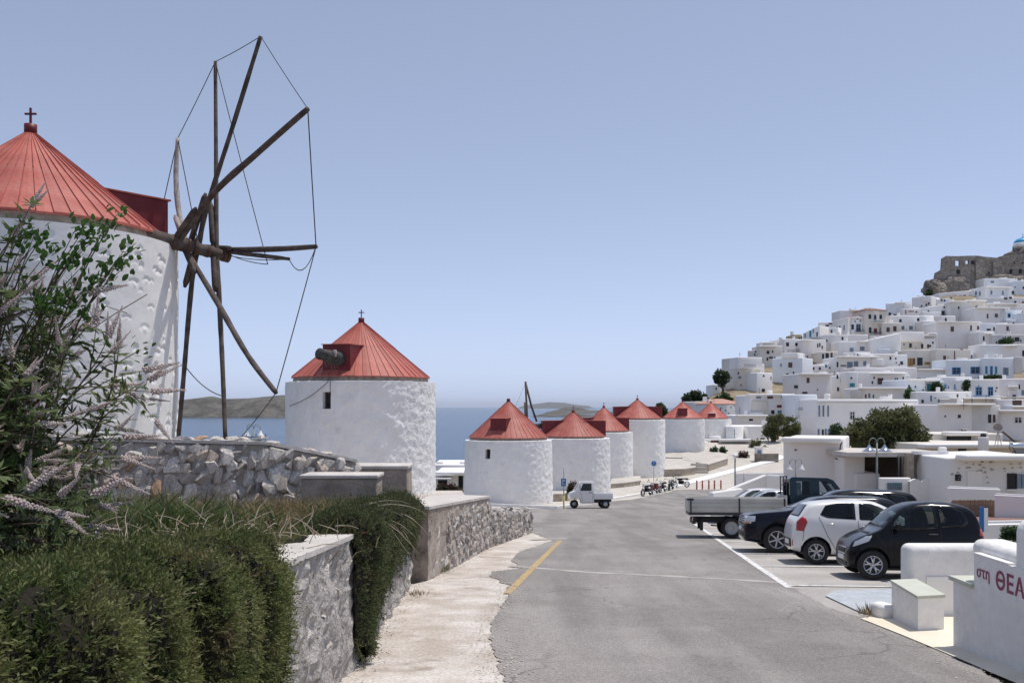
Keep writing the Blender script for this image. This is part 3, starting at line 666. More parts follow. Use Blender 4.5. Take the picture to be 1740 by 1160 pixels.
# two bare poles left on the fourth windmill's rear dormer
o4 = Vector(s4[:3]); mb = MB(); b0 = P(900, 742, 80) - o4
mb.tube([P(893, 648, 80) - o4, P(897, 742, 80) - o4], .10, 6); mb.tube([P(893, 650, 80.2) - o4, P(903, 690, 80.2) - o4, P(912, 716, 80.2) - o4], .10, 6); mb.tube([P(892, 683, 79.7) - o4, P(894, 735, 79.7) - o4], .10, 6)
mb.build('sail_pole', wood, t4)
mb = MB(); mb.tube([P(893, 650, 80) - o4, P(872, 700, 79) - o4], .012, 4); mb.tube([P(935, 722, 80) - o4, P(888, 726, 80) - o4], .22, 8); mb.build('stay_rope', rope, t4)

# stone platforms of the far windmills
def platform(label, pts, top, mat=tan_stone, cat='platform', name='stone_platform', h=None, zpx=None, coping=True):
    """pts: ground pixels round the front, closed behind"""
    g = [G(*p) for p in pts]; zl = [(q.z + h) if h else topz(q.y, top[i]) for i, q in enumerate(g)]
    ztop = sum(zl) / len(zl) if h is None else None
    c = sum(g, Vector()) / len(g); t = thing(name, label, cat, (c.x, c.y, min(q.z for q in g)))
    mb = MB(); o = t.location
    mb.prism([(q.x - o.x, q.y - o.y) for q in g], [q.z - o.z - .8 for q in g], [z - o.z for z in zl]); mb.build('retaining_wall', mat, t)
    if coping:
        cp = MB(); cx, cy = 0, 0
        cp.prism([((q.x - o.x) * 1.015, (q.y - o.y) * 1.015) for q in g], [z - o.z + .003 for z in zl], [z - o.z + .07 for z in zl]); cp.build('paved_top', paver, t)
    return t
platform('low tan stone platform under the tall windmill behind the blue round sign', [(1073, 801), (1090, 806), (1127, 809), (1160, 808), (1181, 805), (1182, 796), (1160, 789), (1085, 788)], None, h=.72)
platform('stepped tan stone terrace in front of the farthest windmills', [(1196, 799), (1204, 800), (1236, 789), (1237, 781), (1205, 775), (1160, 783), (1160, 790)], None, h=.75)
platform('low stone kerb wall at the foot of the windmill wedged between two others', [(1037, 829), (1060, 827), (1088, 823), (1088, 815), (1040, 817)], None, h=.35)
platform('low stone wall at the foot of the windmill beside the potted shrub', [(939, 851), (955, 851), (972, 848), (972, 842), (940, 843)], None, h=.5)
platform('round stone base under the windmill with the single front dormer', [(1130, 783), (1165, 784), (1204, 782), (1207, 777), (1165, 774), (1130, 776)], None, h=.45)
st = thing('stone_steps', 'three tan stone steps between the two windmill terraces', 'steps', G(1190, 803))
mb = MB(); q = st.location
for i in range(3):
    s = MB(); s.box((0, i * .5, .12 + i * .2), (1.8, .5, .24 + i * .4)); s.build('step', paver, st)
# ------------------------------------------------------------------ walls, stones and the entrance on the right
def stone_mesh(i, mat, n=13):
    r = random.Random(100 + i); bm = bmesh.new()
    for _ in range(n):
        v = Vector((r.uniform(-1, 1), r.uniform(-1, 1), r.uniform(-1, 1))); k = max(abs(v.x), abs(v.y), abs(v.z)); e = v.length
        v = v / (lerp(k, e, .55)) * r.uniform(.86, 1.0); bm.verts.new(v * .5)
    res = bmesh.ops.convex_hull(bm, input=bm.verts[:])
    for v in [v for v in bm.verts if not v.link_faces]: bm.verts.remove(v)
    bmesh.ops.recalc_face_normals(bm, faces=bm.faces[:])
    me = bpy.data.meshes.new('stone'); bm.to_mesh(me); bm.free(); me.materials.append(mat); return me
STONES = [stone_mesh(i, stone) for i in range(14)]
STONES_S = [stone_mesh(i + 40, stone_small) for i in range(12)]
def along(path, s):
    for a, b in zip(path, path[1:]):
        d = Vector(b) - Vector(a); l = d.length
        if s <= l or b is path[-1]: return Vector(a) + d * (s / l), d / l
        s -= l
def path_len(path): return sum((Vector(b) - Vector(a)).length for a, b in zip(path, path[1:]))
def wall_core(t, name, path, zb, ztp, thick, mat, side=1, step=.25, rough=.0, seed=0, hi=.12, recess=0.0):
    """solid wall along path; side=1 puts its body on the left of the path; the face carries real relief"""
    o = t.location; L = path_len(path); n = max(2, int(L / step)); k = max(2, int(1.6 / hi)); mb = MB(); vs = []; fs = []
    for i in range(n + 1):
        s = L * i / n; p, d = along(path, s); nr = Vector((-d.y, d.x)) * side
        b, tp = zb(s), ztp(s)
        for j in range(k + 1):
            z = lerp(b, tp, j / k); q = Vector((p.x, p.y, z))
            off = rough * (noise.fractal(q * 2.6 + Vector((seed, 0, 0)), 1, 2, 5) + .6 * noise.noise(q * 9)) if rough else 0
            if j == k: off *= .4
            f = p + nr * (recess + max(-.08, off)); vs.append(Vector((f.x - o.x, f.y - o.y, z - o.z)))
        bk = p + nr * thick; tz = tp + (noise.noise(Vector((s * 1.7, seed, 2))) * .015)
        vs.append(Vector((bk.x - o.x, bk.y - o.y, tz - o.z))); vs.append(Vector((bk.x - o.x, bk.y - o.y, b - o.z)))
    w = k + 3
    for i in range(n):
        for j in range(w - 1): fs.append((i * w + j, (i + 1) * w + j, (i + 1) * w + j + 1, i * w + j + 1))
    fs.append(tuple(range(w))); fs.append(tuple(n * w + j for j in range(w))[::-1])
    mb.add(vs, fs); return mb.build(name, mat, t)
def lay_stones(t, path, zb, ztp, w, h, side=1, meshes=STONES, proud=.05, depth=.22, limit=300, s0=0.0, s1=None, gap=.92, skip=0.0, seed=5, lean=.25, zmin=None, fill=1.22):
    r = random.Random(seed); o = t.location; L = s1 if s1 is not None else path_len(path); cnt = 0; spots = []
    s = s0; cols = []
    zlo = min(zb(s0), zb(L)); zhi = max(ztp(s0), ztp(L))
    row = 0; z = zlo
    while z < zhi:
        hh = h * r.uniform(.75, 1.25); s = s0 - r.uniform(0, w)
        while s < L:
            ww = w * r.uniform(.6, 1.45); sc = s + ww / 2
            if s0 <= sc <= L:
                p, d = along(path, sc); zc = z + hh / 2 + r.uniform(-.25, .25) * hh
                if zc + hh * .35 < ztp(sc) and zc > zb(sc) - hh * .3 and (zmin is None or zc > zmin(sc)) and r.random() > skip:
                    spots.append((sc, zc, ww, hh))
            s += ww
        z += hh * .9
    spots.sort(key=lambda q: -q[1])
    if len(spots) > limit: spots = r.sample(spots, limit)
    for sc, zc, ww, hh in spots:
        p, d = along(path, sc); nr = Vector((-d.y, d.x)) * side
        c = p + nr * (depth * .5 - proud * r.uniform(.5, 1.4))
        link('stone', r.choice(meshes), t, (c.x - o.x, c.y - o.y, zc - o.z), (r.uniform(-.12, .12), r.uniform(-lean, lean), math.atan2(d.y, d.x) + r.uniform(-.12, .12)), (ww * gap * fill, depth, hh * gap * fill * 1.08))
# 1 the long retaining wall beside the road
w1z = lambda s: zt(*along(W1, s)[0]) - .25
w1t = lambda s: table([(0, -.72), (9.3, -1.44), (17.0, -1.97)], s)
wt = thing('retaining_wall', 'roughly plastered grey retaining wall beside the road, hung with creeping plants', 'wall', (-1.7, 9, -2.6))
wall_core(wt, 'wall_body', W1, w1z, w1t, .42, rough_plaster, 1, .10, .075, 1, .07)
lay_stones(wt, W1, w1z, lambda s: w1t(s) - .12, .34, .24, 1, STONES, .022, .22, 150, s0=4.5, skip=.35, seed=11, lean=.35)
cap = MB()
L1 = path_len(W1)
for i in range(40):
    s = L1 * i / 40; s2 = L1 * (i + 1) / 40
    (p, d), (q, d2) = along(W1, s), along(W1, s2); nr = Vector((-d.y, d.x)); nr2 = Vector((-d2.y, d2.x))
    e0, e1 = .03 + .02 * noise.noise(Vector((s * 2, 0, 0))), .03 + .02 * noise.noise(Vector((s2 * 2, 0, 0)))
    A = [p - nr * e0, q - nr2 * e1, q + nr2 * .44, p + nr * .44]; z0, z1 = w1t(s), w1t(s2)
    cap.add([(A[0].x, A[0].y, z0 + .004), (A[1].x, A[1].y, z1 + .004), (A[2].x, A[2].y, z1 + .004), (A[3].x, A[3].y, z0 + .004), (A[0].x, A[0].y, z0 + .05), (A[1].x, A[1].y, z1 + .05), (A[2].x, A[2].y, z1 + .045), (A[3].x, A[3].y, z0 + .045)], [(0, 1, 5, 4), (2, 3, 7, 6), (4, 5, 6, 7), (0, 3, 2, 1)])
cap.build('coping', cement_top, wt, tuple(wt.location))
# 2 the wall below the second windmill: a plastered end, rubble beyond, then a lower stretch
g0, g1, g2, g3 = Vector((-1.64, 18.7)), G(762, 968).to_2d(), G(833, 929).to_2d(), G(905, 904).to_2d()
W2 = [tuple(g0), tuple(g1), tuple(g2)]
w2z = lambda s: zt(*along(W2, s)[0]) - .25
LW2 = path_len(W2)
w2t = lambda s: lerp(topz(18.7, 866), topz(g2.y, 846), s / LW2)
wt = thing('terrace_wall', 'tall rubble terrace wall with a brown cement end, in front of the second windmill', 'wall', (-1.2, 22, -3.5))
wall_core(wt, 'wall_body', W2, w2z, w2t, .55, old_cement, 1, .16, .03, 4, .1, recess=.02)
s_a = (g1 - g0).length
lay_stones(wt, W2, w2z, lambda s: w2t(s) - .06, .17, .21, 1, STONES_S, .05, .2, 300, s0=s_a, seed=21, lean=.3)
lay_stones(wt, W2, w2z, lambda s: w2t(s) - .25, .40, .32, 1, STONES, .012, .2, 30, s0=.2, s1=s_a, seed=22, skip=.4)
# its flat cement top reaching back to the windmill
tp = MB(); a = [W2[0], W2[1], W2[2]]; o = wt.location
zA, zB, zC = w2t(0), w2t(s_a), w2t(LW2)
P6 = [(W2[0][0], W2[0][1] - .02, zA), (W2[1][0], W2[1][1], zB), (W2[2][0] + .02, W2[2][1], zC), (W2[2][0] - 1.3, W2[2][1] + .35, zC + .01), (W2[1][0] - 1.0, W2[1][1] + .2, zB + .01), (W2[0][0] - .36, W2[0][1] - .02, zA)]
tp.add([(x - o.x, y - o.y, z + .01 - o.z) for x, y, z in P6] + [(x - o.x, y - o.y, z + .07 - o.z) for x, y, z in P6], [(0, 1, 4, 5), (1, 2, 3, 4), (6, 7, 10, 11), (7, 8, 9, 10)] + [(i, (i + 1) % 6, 6 + (i + 1) % 6, 6 + i) for i in range(6)])
tp.build('coping', cement_top, wt)
W3 = [tuple(g2 + Vector((.03, .02))), tuple(g3)]
w3z = lambda s: zt(*along(W3, s)[0]) - .25
L3 = path_len(W3)
w3t = lambda s: lerp(topz(g2.y, 868), topz(g3.y, 869), s / L3) - .02
wt = thing('rubble_wall', 'low rubble wall of small grey stones beyond the taller terrace wall', 'wall', (0, 30, -4))
wall_core(wt, 'wall_body', W3, w3z, w3t, .5, pale_mortar, 1, .2, .0, 4, .15, recess=.03)
lay_stones(wt, W3, w3z, w3t, .17, .19, 1, STONES_S, .06, .2, 300, seed=31, lean=.3)
lay_stones(wt, W3, lambda s: w3t(s) - .06, lambda s: w3t(s) + .16, .24, .12, 1, STONES_S, -.1, .32, 60, seed=33, lean=.1)
# ground of the terrace of the second windmill, level with the wall's top
mb = MB(); T = [(W2[0][0] - .3, W2[0][1], zA - .03), (W2[2][0] - 1.2, W2[2][1] + .3, zC - .02), (-1.4, 38, -4.35), (-2.5, 47, -4.2), (-11, 47, -4.2), (-11, 34, -3.6), (-8, 22, -2.6), (-3.5, 20.5, -2.2)]
mb.add(T, [tuple(range(8))]); structure(mb.build('terrace_ground', concrete))
# 3 the field-stone wall round the first windmill's terrace
qa, qb, qc, qd = P(60, 742, 15.9), P(160, 745, 16.3), P(455, 752, 17.6), P(607, 782, 18.9)
WC = [tuple(qa.to_2d()), tuple(qb.to_2d()), tuple(qc.to_2d()), tuple(qd.to_2d())]
lc = [0]; 
for a, b in zip(WC, WC[1:]): lc.append(lc[-1] + (Vector(b) - Vector(a)).length)
wct = lambda s: table(list(zip(lc, [qa.z, qb.z, qc.z, qd.z])), s)
wcz = lambda s: table(list(zip(lc, [-2.1, -2.1, -2.2, -2.3])), s)
wt = thing('stone_wall', 'wall of large grey and rusty field stones in front of the biggest windmill', 'wall', (-5, 17, -2))
wall_core(wt, 'wall_body', WC, wcz, lambda s: wct(s) - .05, .6, mortar, 1, .2, .03, 9, .12, recess=.035)
lay_stones(wt, WC, lambda s: -1.85, lambda s: wct(s) - .04, .20, .225, 1, STONES, .085, .26, 235, seed=41, lean=.35, fill=1.66)
lay_stones(wt, WC, lambda s: -1.7, lambda s: wct(s) - .05, .11, .12, 1, STONES, .035, .16, 65, seed=47, lean=.5, fill=1.2)
tp = MB(); n = 40; o = wt.location
for i in range(n):
    s, s2 = lc[-1] * i / n, lc[-1] * (i + 1) / n; (p, d), (q, d2) = along(WC, s), along(WC, s2); nr = Vector((-d.y, d.x)); z0, z1 = wct(s) - .04, wct(s2) - .04
    j0, j1 = .02 * noise.noise(Vector((s * 3, 0, 7))), .02 * noise.noise(Vector((s2 * 3, 0, 7)))
    A = [p - nr * (.02 + j0), q - nr * (.02 + j1), q + nr * .62, p + nr * .62]
    tp.add([(v.x, v.y, z) for v, z in zip(A, (z0, z1, z1, z0))] + [(v.x, v.y, z + .06 + j) for v, z, j in zip(A, (z0, z1, z1, z0), (j0, j1, j1, j0))], [(4, 5, 6, 7), (0, 1, 5, 4), (2, 3, 7, 6), (1, 2, 6, 5), (3, 0, 4, 7)])
tp.build('coping', cement_top, wt, tuple(o))
lay_stones(wt, WC, lambda s: wct(s) - .10, lambda s: wct(s) + .09, .30, .14, 1, STONES, -.10, .42, 60, seed=43, lean=.1)
# terrace ground behind it
mb = MB(); nr_ = .45
T = [(WC[0][0] - 8, 15.5, qa.z - .12), (WC[0][0], WC[0][1] + .4, qa.z - .12), (WC[2][0], WC[2][1] + .4, qc.z - .12), (WC[3][0], WC[3][1] + .4, qd.z - .12), (-3.6, 21, -1.35), (-5, 25, -1.6), (-18, 26, -1.5), (-20, 16, -.7)]
mb.add(T, [tuple(range(8))]); structure(mb.build('terrace_ground', earth))
# two plastered parapet blocks stepping down to the retaining wall
def block(label, x0, x1, Y, py, depth, base, tilt=.02):
    t = thing('parapet_block', label, 'wall', ((x0 + x1 - 2 * CX) / 2 / F * Y, Y + depth / 2, base), 0, 'cement parapet blocks')
    w = (x1 - x0) / F * Y; h = topz(Y, py) - base
    b = MB(); b.rbox((0, 0, h / 2 - .03), (w, depth, h - .06), .02); body = b.build('wall_body', old_cement, t)
    c = MB(); c.rbox((0, 0, h - .02), (w + .06, depth + .06, .075), .02); c.build('coping', cement_top, t)
block('low brown cement block with weeds growing along its foot, nearest the rosemary', 512, 640, 17.0, 808, .75, -2.2)
block('taller brown cement block behind the lower one, right beside the hanging creeper', 578, 692, 19.2, 792, .9, -2.3)
# entrance walls on the right
def round_wall(t, name, c, d, r, mat, rz=0.0, cuts=()):
    b = MB(); o = t.location; b.rbox(Vector(c) - o, d, r, rz, 5); return b.build(name, mat, t)
gp = G(1620, 1098); Xw = gp.x
Y0 = gp.y; Y1 = Xw * F / (1655 - CX); Y2 = Xw * F / (1714 - CX); Yn = 5.5
t = thing('entrance_wall', 'white roadside wall painted with dark red Greek letters', 'wall', (Xw, 8.5, zt(Xw, 8.5)))
o = t.location
zp, zh = topz(Y0, 985), topz(Y1, 941)
mb = MB(); th_ = .38
def slab(mb, y0, y1, ztop0, ztop1, x0=Xw, x1=Xw + th_):
    vs = [(x0, y0, zt(x0, y0) - .4), (x1, y0, zt(x0, y0) - .4), (x1, y1, zt(x0, y1) - .4), (x0, y1, zt(x0, y1) - .4), (x0, y0, ztop0), (x1, y0, ztop0), (x1, y1, ztop1), (x0, y1, ztop1)]
    mb.add([Vector(v) - o for v in vs], [(0, 1, 2, 3), (4, 7, 6, 5), (0, 4, 5, 1), (1, 5, 6, 2), (2, 6, 7, 3), (3, 7, 4, 0)])
slab(mb, Yn, Y1, zh - .0, zh)
wb = mb.build('wall_body', white, t)
mb = MB(); slab(mb, Y1, Y0, zp, zp); mb.build('end_post', white, t)
mb = MB(); hw = (Y0 - Y1)
mb.box(Vector((Xw + th_ / 2 - .01, (Y0 + Y1) / 2 + .02, zp + .026)) - o, (th_ + .06, hw + .05, .05)); mb.build('post_cap', green_cap, t)
mb = MB(); mb.rbox(Vector((Xw + .30, Y2 + .45, zh + .04)) - o, (.42, 1.2, .22), .10, 0, 5); mb.build('rounded_coping', white, t)
mb = MB(); mb.rbox(Vector((Xw + .30, Y2 - .38, zh + .14)) - o, (.56, .76, .78), .16, 0, 6); mb.build('rounded_pier', white, t)
mb = MB(); mb.box(Vector((Xw + th_ / 2, (Y2 + Y1) / 2, zh + .012)) - o, (th_ + .02, Y1 - Y2, .02)); mb.build('wall_top', white, t)
def lettering(body, size, y_left, z, parent, name):
    cu = bpy.data.curves.new(name, 'FONT'); cu.body = body; cu.size = size; cu.extrude = .0015; cu.offset = size * .018; cu.align_x = 'LEFT'; cu.space_character = 1.1
    tmp = bpy.data.objects.new(name, cu); C.objects.link(tmp); bpy.context.view_layer.update()
    me = bpy.data.meshes.new_from_object(tmp.evaluated_get(bpy.context.evaluated_depsgraph_get())); bpy.data.objects.remove(tmp)
    me.materials.clear(); me.materials.append(sign_red)
    ob = link(name, me, parent, (Xw - .004 - o.x, y_left - o.y, z - o.z)); ob.rotation_euler = (R(90), 0, R(-90)); return ob
def yx(px): return Xw * F / (px - CX)
lettering('στη', .17, yx(1660), topz(yx(1674), 983) , t, 'lettering')
lettering('ΘΕΑ', .275, yx(1692), topz(yx(1700), 1001), t, 'lettering')
# seat-high pedestal with sage cap
ga, gb, gc = G(1515, 1050), G(1560, 1072), G(1604, 1070)
t = thing('low_pedestal', 'small white pedestal with a sage green top beside the entrance step', 'pedestal', (gb.x, gb.y, gb.z))
o = t.location; zc = topz(gb.y, 1013)
poly = [ga, gb, gc, ga + (gc - gb)]
mb = MB(); mb.prism([(q.x - o.x, q.y - o.y) for q in poly], -.3, zc - o.z - .03); mb.build('pedestal_body', white, t)
cx_, cy_ = sum(q.x for q in poly) / 4 - o.x, sum(q.y for q in poly) / 4 - o.y
mb = MB(); mb.prism([(cx_ + (q.x - o.x - cx_) * 1.08, cy_ + (q.y - o.y - cy_) * 1.04) for q in poly], zc - o.z - .028, zc - o.z + .012); mb.build('cap', green_cap, t)
# rounded wall behind with its little hatch
Yr = gb.y + 1.35; Xl = (1543 - CX) / F * Yr; zr_ = topz(Yr, 926)
t = thing('rounded_wall', 'thick white wall with rounded edges and a hatch before the small black car', 'wall', (Xl + .8, Yr, zt(Xl, Yr)))
o = t.location
mb = MB(); mb.rbox(Vector((Xl + 1.3, Yr + .17, zr_ - .75)) - o, (2.6, .36, 1.5), .11, 0, 5); mb.build('wall_body', white, t)
xh0, xh1 = (1573 - CX) / F * Yr, (1660 - CX) / F * Yr
mb = MB(); zh0, zh1 = topz(Yr, 1050), topz(Yr, 979)
mb.box(Vector(((xh0 + xh1) / 2, Yr - .018, (zh0 + zh1) / 2 - .2)) - o, (xh1 - xh0, .03, zh1 - zh0 + .4)); mb.build('hatch', house_white, t)
q = G(1499, 1049); t = tag(MB().rbox((0, 0, .03), (.26, .34, .24), .08, .3, 4).build('kerb_stone', white, None, (0, 0, 0)), 'small rounded white block on the kerb beside the pedestal', 'kerb stone')
t.location = q + Vector((.03, .05, .06))
# ------------------------------------------------------------------ vehicles
def ground_frame(p, heading):
    """matrix standing on the ground at p, x along heading (2-D)"""
    h = Vector(heading).normalized(); e = .6
    def gz(q): return zt(q.x, q.y)
    p2 = Vector((p[0], p[1])); s = Vector((-h.y, h.x))
    xa = Vector((h.x, h.y, (gz(p2 + h * e) - gz(p2 - h * e)) / (2 * e))).normalized()
    ya = Vector((s.x, s.y, (gz(p2 + s * e) - gz(p2 - s * e)) / (2 * e)))
    za = xa.cross(ya).normalized(); ya = za.cross(xa)
    return Matrix((xa, ya, za)).transposed().to_4x4()
def place(t, contact, local, heading):
    M = ground_frame(contact, heading); c = Vector(contact) - (M @ Vector(local)).to_3d()
    t.location = c; t.rotation_euler = M.to_euler(); return t
def loft_body(t, L, W, top, belt, plan, zb, paint, wheels, wr, tumble=.36, arch=1.16, name='body', n=46):
    hw = W / 2; vs = []; ns = []
    S = [L * i / (n - 1) for i in range(n)]
    for s in S:
        w = hw * table(plan, s); zt_ = table(top, s); zs = min(table(belt, s), zt_ - .015); b = table(zb, s); h = zt_ - zs
        y5 = w * .955
        half = [(0, b), (w * .82, b), (w * .955, b + .06), (w * .995, lerp(b, zs, .35)), (w, lerp(b, zs, .62)), (w * .98, zs - .02),
                (y5 - tumble * h * .12, zs + .12 * h), (y5 - tumble * h * .5, zs + .5 * h), (y5 - tumble * h * .85, zs + .86 * h), ((y5 - tumble * h) * .88, zs + .965 * h), ((y5 - tumble * h) * .45, zt_), (0, zt_ + .008)]
        ring = half + [(-y, z) for y, z in half[-2:0:-1]]
        vs += [(s, y, z) for y, z in ring]; k = len(ring)
    fs = [(i * k + j, i * k + (j + 1) % k, (i + 1) * k + (j + 1) % k, (i + 1) * k + j) for i in range(n - 1) for j in range(k)]
    fs += [tuple(range(k)), tuple((n - 1) * k + j for j in range(k))]
    mb = MB(); mb.add(vs, fs, True); o = mb.build(name, paint, t)
    md = o.modifiers.new('s', 'SUBSURF'); md.levels = 1; md.render_levels = 1
    bpy.context.view_layer.update(); me = bpy.data.meshes.new_from_object(o.evaluated_get(bpy.context.evaluated_depsgraph_get())); o.modifiers.clear(); o.data = me
    if wheels:
        cut = MB()
        for s in wheels: cut.lathe([(0, -W), (wr * arch, -W), (wr * arch, -hw + .30), (0, -hw + .30)], 32, (s, 0, wr + .02), 'Y'); cut.lathe([(0, hw - .30), (wr * arch, hw - .30), (wr * arch, W), (0, W)], 32, (s, 0, wr + .02), 'Y')
        apply_cut(o, cut)
    smooth_by_angle(o, 42)
    bm = bmesh.new(); bm.from_mesh(o.data); bvh = BVHTree.FromBMesh(bm); bm.free()
    o.data.materials.append(plastic)
    for p in o.data.polygons:                       # wheel houses
        for s in wheels or ():
            c = p.center
            d = math.hypot(c.x - s, c.z - wr - .02)
            if d < wr * arch * 1.01 and abs(abs(c.y)) < hw * 1.0 and (abs(d - wr * arch) < .02 or abs(abs(c.y) - (hw - .30)) < .02): p.material_index = 1
    return o, bvh
def resample(poly, m):
    pts = [Vector(p) for p in poly]; L = [(pts[(i + 1) % len(pts)] - pts[i]).length for i in range(len(pts))]; tot = sum(L); out = []
    cum = 0; marks = sorted(set([tot * i / m for i in range(m)]))
    for s in marks:
        i = 0; r = s
        while r > L[i] + 1e-9 and i < len(L) - 1: r -= L[i]; i += 1
        out.append(pts[i].lerp(pts[(i + 1) % len(pts)], r / L[i] if L[i] else 0))
    return out
def panel(t, name, bvh, poly, axis, mat, off=.006, side=1, m=36):
    """skin patch: outline given in the two coordinates across axis, thrown on to the body along it"""
    b = resample([tuple(p) for p in poly], m); c = sum(b, Vector((0, 0))) / len(b); vs = []; last = None
    rings = [1.0, .975, .7, .4, .1]
    def hit(p):
        if axis == 'y': o_, d = Vector((p.x, side * 3, p.y)), Vector((0, -side, 0))
        elif axis == 'x': o_, d = Vector((-3 if side < 0 else 9, p.x, p.y)), Vector((-side, 0, 0))
        else: o_, d = Vector((p.x, p.y, 4)), Vector((0, 0, -1))
        h = bvh.ray_cast(o_, d)
        return h[0], h[1]
    for ri, k in enumerate(rings):
        for p in b:
            q = c + (p - c) * k; co, no = hit(q)
            if co is None:
                co, no = last if last else (Vector((q.x, 0, q.y)), Vector((0, 0, 1)))
                if axis == 'y': co = Vector((q.x, co.y, q.y))
            last = (co, no); 
            dirn = {'y': Vector((0, side, 0)), 'x': Vector((side, 0, 0)), 'z': Vector((0, 0, 1))}[axis]
            vs.append(co + dirn * (off if ri else -.01))
    fs = [(i * m + j, i * m + (j + 1) % m, (i + 1) * m + (j + 1) % m, (i + 1) * m + j) for i in range(len(rings) - 1) for j in range(m)]
    fs.append(tuple((len(rings) - 1) * m + j for j in range(m)))
    mb = MB(); mb.add(vs, fs, True); return mb.build(name, mat, t)
def seam(t, bvh, pts, side, mat=plastic, r=.006, name='panel_gap'):
    q = []
    for (a, b), (c, d) in zip(pts, pts[1:]):
        for i in range(8): q.append((lerp(a, c, i / 8), lerp(b, d, i / 8)))
    q.append(pts[-1]); out = []
    for s, z in q:
        h = bvh.ray_cast(Vector((s, side * 3, z)), Vector((0, -side, 0)))[0]
        if h is not None: out.append(h)
    if len(out) > 2:
        mb = MB(); mb.tube(out, r, 5); return mb.build(name, mat, t)
def wheel(t, s, y, r, wd, style=5, rim_mat=alloy):
    w = link('wheel', None, t) if False else MB()
    prof = [(r * .64, -wd / 2), (r * .9, -wd / 2), (r * .985, -wd * .40), (r, -wd * .25), (r, wd * .25), (r * .985, wd * .40), (r * .9, wd / 2), (r * .64, wd / 2), (r * .60, 0), (r * .64, -wd / 2)]
    w.lathe(prof, 40, (0, 0, 0), 'Y'); wo = w.build('wheel', tyre_m, t); wo.location = (s, y, r)
    sg = 1 if y > 0 else -1; rim = MB()
    rim.lathe([(r * .655, sg * wd * .46), (r * .62, sg * wd * .47), (r * .58, sg * wd * .36), (r * .56, sg * wd * .1)], 36, (0, 0, 0), 'Y')
    dk = MB(); dk.lathe([(0, sg * wd * .02), (r * .6, sg * wd * .04)], 24, (0, 0, 0), 'Y')
    if style:
        rim.lathe([(0, sg * wd * .40), (r * .13, sg * wd * .40), (r * .17, sg * wd * .34)], 20, (0, 0, 0), 'Y')
        for k in range(style):
            a = 2 * math.pi * k / style + .3
            for off in ((-.16, .16) if style == 5 else (0,)):
                a2 = a + off * .9; ln = r * .60
                p0 = Vector((math.cos(a) * r * .10, sg * wd * .38, math.sin(a) * r * .10)); p1 = Vector((math.cos(a2) * ln * .62, sg * wd * .42, math.sin(a2) * ln * .62)); p2 = Vector((math.cos(a + off * 1.5) * ln, sg * wd * .38, math.sin(a + off * 1.5) * ln))
                rim.tube([p0, p1, p2], [r * .075, r * .055, r * .065], 6)
    else:
        rim.lathe([(0, sg * wd * .30), (r * .2, sg * wd * .32), (r * .25, sg * wd * .2), (r * .5, sg * wd * .18), (r * .58, sg * wd * .36)], 28, (0, 0, 0), 'Y')
    rim.build('rim', rim_mat, wo); dk.build('brake_disc', dark_steel, wo); return wo
def handle(t, bvh, s, z, side, mat):
    h = bvh.ray_cast(Vector((s, side * 3, z)), Vector((0, -side, 0)))[0]
    if h is None: return
    mb = MB(); mb.rbox(h + Vector((0, side * .018, 0)), (.19, .03, .035), .012); mb.build('door_handle', mat, t)
def mirror(t, bvh, s, z, side, mat):
    h = bvh.ray_cast(Vector((s, side * 3, z)), Vector((0, -side, 0)))[0]
    if h is None: return
    mb = MB(); mb.rbox(h + Vector((0, side * .12, .03)), (.12, .20, .15), .05, 0, 3); mb.box(h + Vector((.0, side * .02, -.01)), (.06, .08, .04)); mb.build('door_mirror', mat, t)

